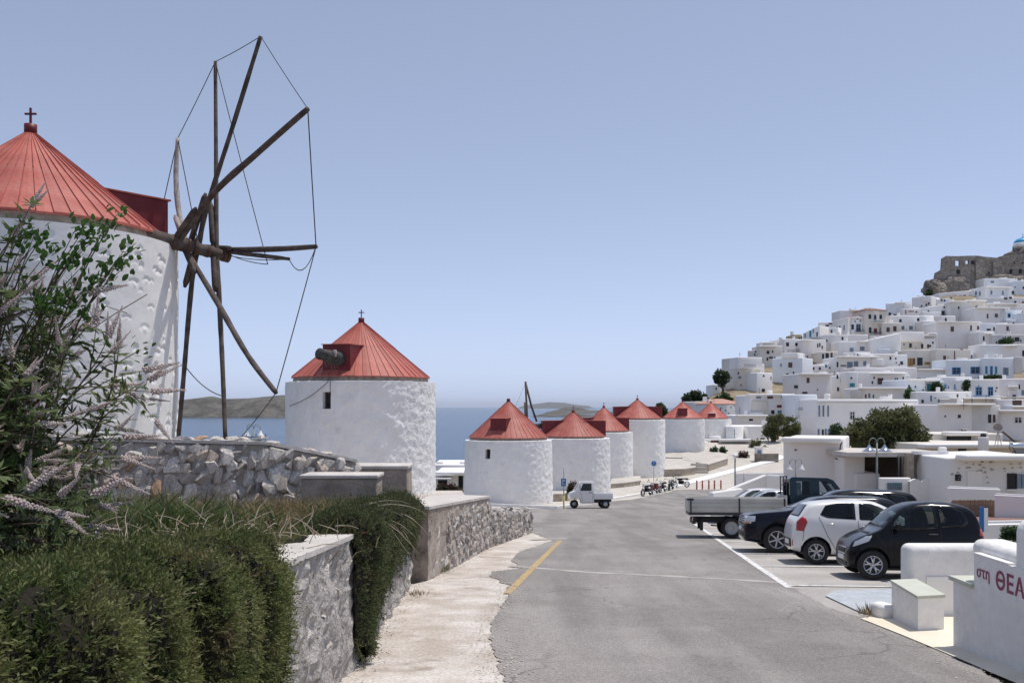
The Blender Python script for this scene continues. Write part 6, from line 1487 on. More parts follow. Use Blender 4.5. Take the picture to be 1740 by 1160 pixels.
H('tan house behind the balcony house with small scattered black windows', 1290, 1330, 587, 628, 'c', 0, [(1305, 598.5, 4, 5, 'd'), (1304, 610, 2.5, 5, 'd'), (1310, 607.5, 6, 3, 'd'), (1317, 608, 2.5, 3, 'd'), (1294, 611, 4, 5, 'd'), (1305, 627, 3, 3, 'd')], [('parapet', 1288, 1317, 588.5)], Y=226)
H('pale blue grey house at the back of the left flank, roof edge on the sky', 1285, 1313, 582, 612, 'b', -2, [(1290, 598, 2, 3, 'g')], [('parapet', 1292, 1312, 583)], Y=238)
H('small cream house on the sky edge left of the pale blue grey one', 1270, 1291, 595, 622, 'c', -2, [(1285, 597, 5, 2, 'u')], Y=229)
H('white two-storey house with dark plant hung balconies, above the big blank pale house', 1333, 1376, 576, 606, 'w', 2, [(1338, 585, 5, 6, 'd'), (1354, 585, 6, 5, 'd'), (1362.5, 590, 2, 8, 'b'), (1367, 588, 2, 4, 'b'), (1373, 591, 6, 7, 'b')], [('balcony', 1334, 1346, 599, 5), ('balcony', 1349, 1366, 599, 6), ('balcony', 1367, 1376, 597, 5), ('chimney', 1331, 3)], Y=236)
H('low rose house with a purple awning, beside the plant hung balconies', 1312, 1336, 580, 612, 'p', 0, [(1318, 595, 2, 2, 'd')], [('awning', 1316, 1336, 599, material('purple_awning', (.12, .10, .20), rough=.8))], Y=237)
H('small ochre tower room with a chimney on the sky edge', 1348, 1363, 568, 590, 'o', 0, [(1362, 574, 2, 4, 'd')], [('chimney', 1348, 6)], Y=252)
H('white house with tall turquoise doors on a long dark balcony, upper left sky edge', 1364, 1393, 0, 590, 'w', -3, [(1368, 570, 2, 6, 'g'), (1377, 567, 3, 10, 'T'), (1382, 562, 2, 7, 'g'), (1388.5, 568, 2, 7, 'D')], [('balcony', 1378, 1400, 576, 2)], Y=250, tops=(566, 553))
H('pale rose house with a railed balcony and dark door, next along the sky edge', 1390, 1416, 547, 590, 'p', -2, [(1394, 557, 2, 6, 'd'), (1405.5, 556, 5, 8, 'D'), (1411, 550, 5, 2, 'd'), (1395, 569, 3, 3, 'b')], [('balcony', 1397, 1409, 562, 4)], Y=256)
H('grey house with a row of four tall narrow windows under a sloping eave', 1415, 1441, 0, 600, 'g', -3, [(1416.5, 560.5, 2, 6, 'd'), (1422, 559, 2, 9, 'd'), (1427, 558.5, 2, 9, 'd'), (1434.5, 556.5, 2, 8, 'g')], Y=252, tops=(544, 540))
H('white gabled house with blue wall marks and a balcony, near the top of the slope', 1439, 1472, 541, 582, 'w', 0, [(1448, 555.5, 5, 8, 'd'), (1458.5, 557, 7, 12, 'G'), (1467.5, 557, 4, 9, 'd'), (1457, 541, 3, 3, 'd'), (1443, 547, 3, 2, 'g'), (1453, 546, 2, 3, 'g'), (1462, 545, 2, 4, 'g'), (1467, 547, 2, 2, 'g'), (1443, 565, 3, 2, 'g')], [('gable', 535, terracotta), ('balcony', 1451, 1470, 565, 4)], Y=252)
H('rose back house showing above the white gable', 1427, 1472, 527, 560, 'p', 0, (), [('parapet', 1443, 1468, 527.5)], Y=266)
H('cream mansion with a brown pitched roof and two balconies, centre of the upper slope', 1471, 1507, 527, 584, 'c', 1, [(1478, 538, 4, 7, 'd'), (1496.5, 538.5, 4, 7, 'd'), (1487, 539, 4, 8, 'G'), (1478.5, 561, 4, 9, 'd'), (1497, 561, 4, 10, 'D'), (1487.5, 562, 5, 7, 'p'), (1487, 575, 10, 3, 'p')], [('hip', 521, roof_tile), ('balcony', 1482, 1496, 548, 3), ('balcony', 1476, 1500, 569, 5)], Y=251)
H('grey house with paired small windows below the tall narrow window row', 1403, 1441, 568, 606, 'g', 0, [(1412.5, 589, 3, 6, 'd'), (1418.7, 589, 2.5, 6, 'd'), (1431.5, 575, 3, 5, 'd'), (1404.5, 579, 3, 3, 'd'), (1390.5, 587, 2, 7, 'd'), (1429.5, 589, 2.5, 6, 'u')], [('balcony', 1420, 1436, 597, 5, 'u')], Y=238)
H('tan house front with tall thin openings, between two pale houses left of centre', 1363, 1404, 577, 632, 'p', 1, [(1366.5, 610, 2, 10, 'b'), (1372, 613, 2, 16, 'b'), (1389.5, 587, 2, 6, 'd'), (1393, 586, 2, 6, 'd'), (1397, 590, 2, 5, 'd'), (1376, 612, 2, 8, 'b'), (1391, 608, 4, 8, 'b')], [('parapet', 1363, 1376, 578)], Y=234)
H('dim arcade of three tan columns below the blue railed balcony', 1394, 1424, 597, 632, 'c', 0, [(1398.5, 606, 3, 9, 'd'), (1405.5, 606, 5, 11, 'd'), (1417, 610, 3, 6, 'd'), (1413, 604, 3, 9, 'b')], Y=226)
H('little white hut with a turquoise window left of the grey shutters', 1400, 1421, 617, 640, 'w', 0, [(1402.5, 622, 5, 4, 't'), (1397, 626, 2, 4, 'd')], Y=214)
H('plain rose roof room behind the blue railed balcony', 1439, 1475, 568, 600, 'p', 0, (), Y=243)
H('white house with two grey blue windows beside the blue balcony', 1425, 1484, 580, 616, 'w', 0, [(1447, 594, 6, 6, 'g'), (1465, 592, 7, 6, 'g')], [('block', 1457, 1468, 597, 603, 'w'), ('parapet', 1456, 1483, 580.5)], Y=232)
H('huge blank white house front with a sloping top, centre of the slope', 1483, 1531, 0, 622, 'w', 0, (), Y=228, tops=(576, 565))
H('white house with three large blue grey shuttered windows under a bright roof edge', 1420, 1491, 607, 652, 'w', 1, [(1444, 620, 9, 10, 'g'), (1454.5, 618, 7, 8, 'g'), (1469.5, 617, 5, 7, 'g'), (1423, 619, 2.5, 8, 'd'), (1433, 621, 9, 2, 'd')], [('parapet', 1421, 1490, 606.5), ('block', 1480, 1500, 609, 622, 'w')], Y=212)
H('wide pale rose house with one brown window and a round dark vent, left of centre', 1355, 1413, 635, 684, 'p', 1, [(1373, 646, 4.5, 8, 'b'), (1352.5, 657, 6, 5, 'd'), (1367.5, 667, 8, 3, 'd'), (1389, 662, 2, 2, 'd')], [('parapet', 1357, 1412, 635.5)], Y=186)
H('white stepped house hung with washing and pots, between the rose house and the turquoise stair', 1410, 1456, 638, 690, 'w', -2, [(1423, 640, 2.5, 6, 'd'), (1440, 640, 3, 7, 'd'), (1446, 639, 2, 6, 'd'), (1435.5, 656, 2, 5, 'd'), (1424, 661, 3, 6, 'd'), (1434, 665, 3, 9, 'd')], [('balcony', 1440, 1447, 648, 2)], Y=190)
H('white house front with a turquoise railing and slanting stair rail', 1441, 1458, 631, 690, 'w', 0, [(1448, 654, 8, 6, 'T'), (1450, 663, 3, 6, 't')], Y=186)
# --- foot of the slope, left
H('white house with a navy balcony door above a shop front, by the two small trees', 1349, 1389, 670, 742, 'b', 0, [(1369, 689, 12, 14, 'D'), (1366, 718, 6, 12, 'W'), (1376, 720, 6, 14, 'D'), (1382, 718, 4, 10, 'w'), (1371, 681, 1.5, 2, 'd')], [('balcony', 1354, 1387, 697, 5), ('cornice', 1351, 1389, 707)], Y=150)
H('long grey white building with a cornice and three tall slit windows, behind the big tree', 1388, 1561, 678, 748, 'w', 4, [(1392, 698, 2.5, 17, 'g'), (1399, 698, 2.5, 17, 'g'), (1407, 698, 2.5, 17, 'g'), (1448, 706, 9, 14, 'w'), (1391, 735, 3, 12, 'g'), (1398, 736, 3, 12, 'd'), (1403, 735, 3, 12, 'g'), (1408, 735, 3, 12, 'g')], [('cornice', 1389, 1560, 682)], Y=147)
H('wide low building with three paired upper windows and dark red and teal openings below', 1275, 1347, 671, 722, 'w', 1, [(1289, 675, 8, 3, 'g'), (1308.5, 675, 9, 4, 'b'), (1331, 675, 7, 4, 'g'), (1325, 690, 9, 4, 'p'), (1326, 701, 9, 7, 'T'), (1313, 700, 5, 6, 'd'), (1341, 700, 11, 11, 'd'), (1347, 687, 2, 6, 'd')], [('block', 1277, 1304, 681, 716, 'c'), ('parapet', 1268, 1346, 670.5)], Y=158)
H('rough stone house with whitewashed joints and a terracotta roof, above the farthest windmill', 1217, 1263, 686, 716, 'b', 2, [(1225, 693, 2, 1.5, 'd'), (1233, 697, 2, 1.5, 'd'), (1242, 692, 2, 1.5, 'd'), (1250, 698, 2, 1.5, 'd'), (1238, 702, 2, 1.5, 'd'), (1228, 701, 2, 1.5, 'd')], [('hip', 677, terracotta), ('block', 1255, 1263, 683, 690, 'w')], Y=168)
H('low white cottage with an arched dark window at the foot of the hill', 1250, 1304, 705, 736, 'w', 0, [(1276, 713, 6, 3, 'd')], [('parapet', 1250, 1302, 706)], Y=154)
H('white cottage with a grey door joined to the farthest windmill', 1271, 1322, 723, 776, 'w', 2, [(1295.5, 752, 8, 16, 'G'), (1295, 740, 3, 1.5, 'd'), (1318, 732, 3, 4, 'd')], [('round', 1258, 15)], Y=143)
H('single-storey white annex with an open brown door beside the farthest windmill', 1205, 1275, 746.5, 777, 'w', 0, [(1214, 759, 11, 21, 'B')], [('parapet', 1220, 1274, 747)], Y=138.5, depth=4)
H('plain grey gable wall showing between the two farthest windmill roofs', 1166, 1203, 682, 720, 'g', 0, (), [('chimney', 1200, 8)], Y=176)
H('little white chapel like store left of the slope tree', 1211, 1226, 653, 668, 'w', 0, [(1217, 660, 2, 3, 'd')], Y=200)
# --- upper slope
H('white blue tinted house with a row of small windows on the upper sky edge', 1505, 1539, 515, 560, 'b', -2, [(1512, 536, 3.5, 9, 'd'), (1520.5, 535, 4, 3, 'd'), (1529, 534.5, 4, 3, 'd'), (1547, 522, 2.5, 4, 'd')], [('parapet', 1520, 1548, 515), ('block', 1536, 1549, 517, 530, 'w')], Y=272)
H('square rose tower house on the sky edge below the rock, sunlit side painted white', 1549, 1582, 504, 545, 'p', -4, [(1569, 509, 2, 3, 'd')], [('block', 1566, 1581, 503.5, 512, 'w')], Y=283)  # white block puts the tower's sunlit right side into colour
H('row of small blue shuttered rooms below the castle rock', 1567, 1616, 508, 530, 'w', -2, [(1570, 509.5, 2.5, 4, 'u'), (1573.5, 512, 2.5, 3, 'u'), (1581, 511, 3, 3, 'g'), (1589, 510, 4, 3, 'g'), (1600, 510, 3, 4, 'g'), (1605, 510.5, 2.5, 4, 'u'), (1616, 506, 3, 3, 'g')], Y=284)
H('rose terrace house with an outside stair, centre of the upper slope', 1534, 1568, 524, 556, 'p', 0, [(1539, 530, 2, 6, 'o'), (1548, 529, 8, 1.5, 'b'), (1557, 530, 3, 2, 'p')], Y=268)
H('white house with a slanting roof edge and blue balcony door below the shuttered rooms', 1563, 1614, 0, 556, 'w', 0, [(1577.5, 529, 2.5, 3, 'd'), (1604.5, 522, 2.5, 3, 'd'), (1602.5, 533, 5, 10, 'G'), (1611, 535, 4, 6, 'g')], [('balcony', 1598, 1613, 539, 5), ('block', 1566, 1598, 530, 545, 'w')], Y=268, tops=(524, 515))
H('blank curved white house with one tiny window, right of the blue balcony door', 1611, 1650, 512, 556, 'g', 0, [(1629, 523, 2.5, 4, 'd'), (1602, 540, 3, 2, 'd')], [('parapet', 1612, 1640, 512.5)], Y=266)
H('cream house with one tiny black window beside the curved white house', 1646, 1674, 510, 556, 'c', 1, [(1658.5, 522, 2.5, 3, 'd')], [('parapet', 1640, 1673, 510.5)], Y=267)
H('ruined rose house with patchy walls at the foot of the castle', 1596, 1651, 0, 522, 'p', 0, [(1639, 502, 4, 1.5, 'd'), (1623, 503, 4, 2, 'b'), (1632, 503, 3, 2, 'b')], Y=293, tops=(498, 493))
H('white house with two grey side windows and a bright sloping roof line, below the castle', 1648, 1674, 0, 516, 'w', -4, [(1658.5, 498.5, 3, 6, 'g'), (1665, 498.5, 2.5, 6, 'g')], Y=291, tops=(493, 487))
H('pale grey house with two faint windows right of the bright sloping roof line', 1672, 1722, 488, 520, 'b', 2, [(1684.5, 497, 3, 6, 'g'), (1704, 498, 3, 7, 'g'), (1725, 488, 2, 2, 'd'), (1721, 497, 4, 5, 'd')], [('parapet', 1673, 1716, 488)], Y=291)
H('topmost white house right under the castle wall', 1672, 1729, 473, 500, 'w', 0, [(1686, 479, 5, 3, 'g')], Y=299)
H('white house under the castle at the right edge, two windows', 1727, 1760, 477, 520, 'b', 1, [(1739, 489, 2.5, 4, 'd')], Y=296)
H('low white wall house with dry gardens above the curved roof', 1663, 1742, 505, 530, 'w', 0, [(1709, 507, 5, 3, 'd'), (1717, 506, 4, 3, 'd'), (1725, 513, 3, 3, 'd')], Y=285)
H('white house with a long bright curved roof edge, two brown windows, right upper slope', 1655, 1712, 523, 570, 'w', 1, [(1678, 537, 2.5, 7, 'b'), (1693, 536, 4.5, 6, 'b'), (1681, 522, 2, 2, 'd')], [('parapet', 1657, 1710, 523.5), ('round', 1664, 9)], Y=260)
H('white house with a light blue window, right of the curved roof edge', 1709, 1738, 527, 570, 'b', 1, [(1714.5, 536, 5, 7, 'l'), (1731, 545, 2, 3, 'd')], Y=259)
H('white house behind the curved roof with a long bright top edge', 1672, 1742, 516, 545, 'w', 1, (), [('parapet', 1674, 1728, 516.5)], Y=269)
H('pale house cut by the right picture edge, above the bush terrace', 1735, 1760, 531, 590, 'b', 0, [(1737, 530, 1.5, 2, 'd')], Y=255)
H('white house with a row of three blue grey windows and a rounded end', 1513, 1570, 536, 582, 'w', 1, [(1530, 545, 3.5, 5, 'd'), (1560, 543, 3.5, 5, 'd'), (1534, 557, 5, 6, 'g'), (1548, 557, 6, 6, 'g'), (1558, 557, 6, 6, 'g')], [('round', 1574, 16), ('cornice', 1528, 1562, 563)], Y=256)
H('cream front with two brown shuttered windows left of the rounded house', 1499, 1532, 548, 590, 'c', 0, [(1509, 560, 5, 7, 'b'), (1520.5, 558.5, 5, 8, 'b')], Y=250)
H('two-storey tan and white house with five dark windows, centre of the slope', 1530, 1570, 564, 614, 'c', 1, [(1541, 572, 5, 6, 'd'), (1553, 571, 2.5, 3, 'g'), (1562, 573, 5, 6, 'd'), (1547, 587, 4, 7, 'd'), (1567, 588, 3.5, 7, 'd'), (1536, 585, 2.5, 4, 'g')], [('block', 1530, 1569, 563.5, 581, 'w')], Y=232)
H('grey blank wall house with bright stepped roof edges, right of the tan and white house', 1566, 1594, 568, 612, 'g', 0, (), [('parapet', 1569, 1590, 570), ('parapet', 1576, 1590, 567)], Y=236)
H('very large blank rose white house with one brown window high on its face', 1590, 1665, 548, 606, 'p', 1, [(1618, 559, 5, 8, 'b'), (1650, 557, 2.5, 8, 'b'), (1662, 557, 3, 6, 'b')], [('parapet', 1591, 1664, 547.5)], Y=240)
H('bluish house with a dark arch beside the very large blank house', 1663, 1692, 549, 596, 'b', 0, [(1680, 560, 6, 3, 'd'), (1689, 559, 2.5, 6, 'b')], Y=244)
H('tan rendered house with one brown window at the right, above the bush terrace', 1689, 1744, 550, 596, 'p', 0, [(1712, 558, 3.5, 7, 'b')], Y=246)
H('small white house with one slit window under a bright ledge, left of the round bush', 1664, 1690, 563, 606, 'w', 0, [(1671.5, 575, 2.5, 7, 'd')], [('parapet', 1672, 1684, 567)], Y=234)
H('grey house with a square black window right of the round bush', 1688, 1750, 568, 606, 'g', 0, [(1728, 576.5, 7, 7, 'd')], Y=232)
H('long blank white wall house below the round bush', 1664, 1748, 585, 624, 'w', -1, [(1739.5, 600, 4, 9, 'd')], [('awning', 1705, 1728, 588, house_pink)], Y=222)
H('tan house with two wooden lattice doors and a dark arch, centre right', 1541, 1593, 594, 634, 'c', 0, [(1547, 615, 8, 12, 'O'), (1563, 614, 8, 12, 'D'), (1588, 614, 7, 12, 'D'), (1576, 617, 9, 4, 'o'), (1553, 614, 3, 10, 'B')], Y=222)
H('cream walled house with a rain pipe and one brown window, right of the lattice doors', 1591, 1650, 593, 634, 'c', 1, [(1605, 609, 4.5, 9, 'b'), (1622, 604, 1.5, 14, 'b'), (1634, 593.5, 4, 1, 'd')], Y=220)
H('pale blue house with two blue double shutters, right middle of the slope', 1607, 1671, 611, 652, 'b', 0, [(1625, 630, 13, 11, 'u'), (1657, 629, 14, 11, 'u'), (1606, 643, 2, 2, 'd')], Y=206)
H('pale blue house with three narrow turquoise doors behind a row of bushes', 1670, 1724, 608, 652, 'b', 0, [(1676, 628.5, 3.5, 12, 't'), (1684.5, 630, 4, 15, 'U'), (1692.5, 628.5, 3.5, 11, 't'), (1709, 631, 8, 12, 'g')], [('block', 1723, 1736, 606, 635, 'g')], Y=205)
H('white stepped house with tiny windows under the blank white fronts', 1477, 1542, 602, 640, 'w', 0, [(1513, 608.5, 2.5, 5, 'd'), (1532, 616.5, 4, 5, 'd'), (1522, 609, 2, 3, 'd'), (1523, 616, 2, 2, 'd'), (1528, 620, 1.5, 2, 'd')], [('parapet', 1484, 1520, 602.5), ('parapet', 1478, 1496, 605.5), ('block', 1480, 1502, 612, 626, 'w')], Y=216)
H('pale rose house with a brown double window, a white window and a bright roof edge', 1456, 1539, 632, 676, 'p', 1, [(1496, 647.5, 9, 10, 'b'), (1523, 646.5, 6, 10, 'W')], [('parapet', 1478, 1538, 634.5), ('block', 1482, 1501, 653, 662, 'w')], Y=191)
H('long pale upper storey behind the rose house', 1452, 1558, 624, 650, 'p', 0, (), Y=199)
H('low white house with painted coloured figures and a dark slot window', 1457, 1538, 659, 692, 'w', 0, [(1511.5, 674, 9, 4, 'd'), (1471, 673, 2.5, 6, 'p'), (1477, 672, 3, 7, 'g'), (1484, 673, 2, 5, 'p')], [('parapet', 1458, 1537, 659.5), ('block', 1456, 1465, 661, 676, 'g')], Y=171)
H('pale blue house with a small window and green shrubs spilling from its side', 1537, 1572, 645, 692, 'b', 1, [(1544.5, 657, 2.5, 6, 'd'), (1567.5, 681.5, 3, 5, 'g')], [('parapet', 1540, 1592, 645)], Y=176)
H('long low grey terrace wall house under the lattice doors', 1556, 1610, 627, 656, 'b', 0, [(1561, 643, 6, 1.5, 'd')], [('parapet', 1558, 1608, 628)], Y=207)
H('white porch house with a turquoise door and a dark palm under a pergola', 1567, 1604, 647, 692, 'b', 0, [(1578, 658.5, 6, 12, 'T'), (1586, 657, 4, 11, 'g')], [('awning', 1567, 1592, 648, house_white), ('awning', 1588, 1602, 651, house_white)], Y=184)
H('white house with two small light blue openings beside the porch with the palm', 1599, 1652, 640, 690, 'w', 0, [(1606, 656.5, 4.5, 7, 'l'), (1623, 657.5, 4, 8, 'L'), (1611.5, 658, 2, 4, 'g')], [('parapet', 1606, 1648, 664.5)], Y=186)
H('white lower house with two slit windows below the porch with the palm', 1556, 1652, 665, 702, 'w', 0, [(1582, 676.5, 2.5, 9, 'g'), (1567.5, 681.5, 3.5, 5, 'd'), (1595, 681, 2.5, 5, 'g'), (1589, 676, 2, 2, 'g')], [('parapet', 1612, 1650, 676.5)], Y=168)
H('white house with a blue glazed door, a blue plank door and a blue railing', 1648, 1698, 644, 690, 'w', 0, [(1663, 664.5, 10, 14, 'L'), (1683, 665, 8, 15, 'L'), (1663, 655.5, 2, 2, 'g'), (1692, 664, 1.5, 3, 'p')], [('balcony', 1649, 1676, 674, 3, 'u'), ('parapet', 1680, 1697, 674)], Y=180)
H('rose white house at the right edge with tangled wires and bright ledges', 1696, 1744, 643, 690, 'p', -1, [(1732, 657, 2, 7, 'd'), (1738, 667, 4, 8, 'g')], [('parapet', 1712, 1728, 657), ('parapet', 1697, 1742, 675)], Y=183)
H('white rounded house with a square black window and an outdoor cooling unit at its foot', 1593, 1652, 687, 742, 'p', 2, [(1630, 707, 5, 5, 'd'), (1606, 707, 2.5, 2.5, 'd')], [('parapet', 1594, 1682, 687), ('round', 1654, 9)], Y=140)
H('grey white house with a dark door and a rose shutter, right of the rounded house', 1650, 1700, 688, 742, 'g', 1, [(1681.5, 711, 5.5, 13, 'D'), (1689, 711, 4.5, 12, 'b')], Y=141.5)
H('tan flat house band above the rounded house', 1628, 1698, 676.5, 712, 'c', 0, [(1627, 672, 2.5, 5, 'b')], [('parapet', 1614, 1695, 677)], Y=160)
H('peach house with a metal flue at the right edge, above the two pane window', 1696, 1746, 678, 716, 'p', 0, [(1728, 684, 14, 8, 'b')], [('parapet', 1714, 1742, 691)], Y=158)
H('grey white house with a two pane white window at the right edge', 1694, 1746, 697.5, 748, 'w', -1, [(1730, 713.5, 11, 10, 'w')], [('parapet', 1696, 1742, 698)], Y=142)
H('white gap house with blue gates, right of the long cornice building', 1559, 1598, 692, 742, 'w', 1, [(1586, 718, 9, 10, 'U'), (1596, 719, 8, 10, 'U'), (1576, 692, 4, 4, 'g'), (1587, 707, 3, 8, 't')], Y=145)
# small houses filling the gaps between the larger fronts
for lb, x0, x1, a, b, m, wn_ in (
    ('tiny white house with one dark window squeezed below the cream mansion', 1478, 1502, 571, 596, 'w', [(1484, 579, 3, 4, 'd')]),
    ('tiny white roof house with two dark windows above the grey shutters', 1452, 1480, 598, 622, 'w', [(1458, 603, 3, 3, 'd'), (1472, 603, 3, 3, 'd')]),
    ('tiny white house with one blue window left of the huge blank front', 1462, 1486, 601, 622, 'w', [(1475, 606, 3.5, 4, 'u')]),
    ('small white house with a dark door under the plant hung balconies', 1346, 1368, 601, 624, 'w', [(1352, 611, 3, 7, 'D'), (1361, 607, 3, 3, 'd')]),
    ('small rose house with two small windows above the wide pale rose house', 1376, 1402, 620, 642, 'p', [(1382, 626, 3, 4, 'd'), (1393, 626, 3, 4, 'd')]),
    ('small white house with a brown door just right of the tan and white house', 1571, 1590, 575, 606, 'w', [(1577, 588, 3, 6, 'B'), (1585, 582, 2.5, 3, 'd')]),
    ('small white house with a grey window under the slanting roof edge', 1568, 1590, 545, 572, 'w', [(1579, 552, 3, 4, 'g')]),
    ('small white terrace room with a dark doorway above the very large blank house', 1600, 1624, 536, 556, 'w', [(1607, 543, 3, 5, 'D')]),
    ('small pale house with two windows above the tan rendered house', 1716, 1742, 543, 566, 'b', [(1722, 550, 3, 4, 'd'), (1733, 550, 3, 4, 'b')]),
    ('small white house with a blue window above the pale blue double shutters', 1640, 1664, 600, 622, 'w', [(1650, 606, 4, 5, 'u')]),
    ('small white cube house with a square dark window above the turquoise doors', 1690, 1712, 595, 622, 'w', [(1699, 601, 4, 4, 'd')]),
    ('tiny white house with a brown shutter on the sky edge beside the gabled house', 1408, 1424, 556, 580, 'w', [(1413, 563, 2.5, 5, 'b')]),
    ('small white house with three dark windows below the lattice doors', 1508, 1542, 622, 646, 'w', [(1514, 628, 3, 4, 'd'), (1524, 628, 3, 4, 'd'), (1534, 629, 3, 4, 'g')])):
    H(lb, x0, x1, a, b, m, rnd.uniform(-2, 2), wn_, depth=5)
# castle, rock and the church
t = thing('castle', 'ruined brown stone castle on top of the hill with two windows open to the sky', 'castle', P(1600, 490, 306)); o = t.location
Yc = 306
def cpx(px, py, Y=Yc): return P(px, py, Y) - o
outl = [(1586, 520), (1588, 472), (1590, 463), (1600, 458), (1601, 439), (1608, 435), (1662, 434.5), (1672, 436), (1694, 438), (1698, 436), (1718, 432), (1760, 431), (1760, 520)]
mb = MB(); n = len(outl); fr = [cpx(*p) for p in outl]; bk = [v + Vector((0, .85, 0)) for v in fr]
mb.add(fr + bk, [tuple(range(n)), tuple(range(n, 2 * n))[::-1]] + [(i, n + i, n + (i + 1) % n, (i + 1) % n) for i in range(n)]); cw = mb.build('curtain_wall', castle_m, t)
cut = MB()
for px, py, w_, h_ in ((1627, 447, 6, 8), (1643.5, 445.5, 5.5, 5), (1671.5, 441.5, 2.5, 3.5)):
    c = cpx(px, py) + Vector((0, .42, 0)); cut.box(c, (w_ * Yc / F * 1.15, 8, h_ * Yc / F * 1.15))
apply_cut(cw, cut)
bm = bmesh.new(); bm.from_mesh(cw.data); bmesh.ops.triangulate(bm, faces=bm.faces[:]); bmesh.ops.subdivide_edges(bm, edges=[e for e in bm.edges if e.calc_length() > 4], cuts=2, use_grid_fill=False)
for v in bm.verts: v.co += noise.noise_vector(v.co * .3) * .16
bm.to_mesh(cw.data); bm.free()
for px, py, w_, h_ in ((1628, 462, 5, 7), (1652.5, 446, 4, 6), (1694, 457, 2.5, 4), (1680, 464, 2, 2), (1717.5, 461, 4, 7), (1733.5, 461, 4, 7), (1723, 446.5, 2, 2), (1737, 447, 2, 2), (1694, 463, 1.5, 3)):
    mb = MB(); mb.box(cpx(px, py) + Vector((0, .12, 0)), (w_ * Yc / F, .9, h_ * Yc / F)); mb.build('window', sh_dark, t)
mb = MB()
for px, w_ in ((1664, 2.5), (1695, 3.0)):
    c = cpx(px, 458); mb.box(c + Vector((0, -.4, 0)), (w_ * 1.2, 1.2, 6.5))
mb.build('buttress', castle_m, t)
# the church dome behind
t = thing('domed_church', 'white church with a bright blue dome behind the castle wall', 'church', P(1738, 440, 322)); o = t.location
mb = MB(); s = 322 / F; mb.lathe([(15.5 * s, -6), (15.5 * s, 26 * s), (14 * s, 27 * s)], 16); mb.build('drum', house_white, t)
mb = MB(); mb.lathe([(14.2 * s * math.cos(a), 26.5 * s + 9.5 * s * math.sin(a)) for a in [i * math.pi / 20 for i in range(11)]], 28); mb.build('dome', dome_blue, t)
mb = MB(); mb.lathe([(2.2 * s, 35.6 * s), (2.2 * s, 37 * s), (0, 38 * s)], 10); mb.box((0, 0, 40 * s), (.10, .10, 6 * s)); mb.box((0, 0, 41 * s), (2.5 * s, .08, .10)); mb.build('cross', dome_blue, t)
for k in range(16):
    a = k * math.pi / 8; mb = MB(); mb.box((15.6 * s * math.cos(a), 15.6 * s * math.sin(a), 18 * s), (.1, 2 * s, 6 * s), rz=a); mb.build('window', pane_dark, t)
# rocks of the castle hill
def rock(label, px0, px1, py0, py1, Y, seed, dep=5, mt=None):
    c = P((px0 + px1) / 2, (py0 + py1) / 2, Y); w_, h_ = (px1 - px0) / F * Y, (py1 - py0) / F * Y
    bm = bmesh.new(); bmesh.ops.create_icosphere(bm, subdivisions=4, radius=1)
    for v in bm.verts:
        n = noise.fractal(v.co * 1.3 + Vector((seed, 0, 0)), 1, 2, 5); k = 1 + .38 * n
        v.co = Vector((v.co.x * w_ / 2 * k, v.co.y * dep * k, v.co.z * h_ / 2 * k))
    me = bpy.data.meshes.new('rock'); bm.to_mesh(me); bm.free(); me.materials.append(mt or rock_m); o = link('rock_outcrop', me, None, c); return tag(o, label, 'rock')
rock('bare rock mass under the castle wall', 1588, 1668, 470, 518, 305.4, 3, 1.6, castle_m)
rock('dark brown rock spur left of the castle with a jagged outline', 1569, 1602, 476, 512, 303, 9)
rock('rocky ground below the right part of the castle wall', 1650, 1760, 466, 505, 306, 14)
rock('dark rock hump in front of the blue dome', 1716, 1765, 421, 452, 312, 21)
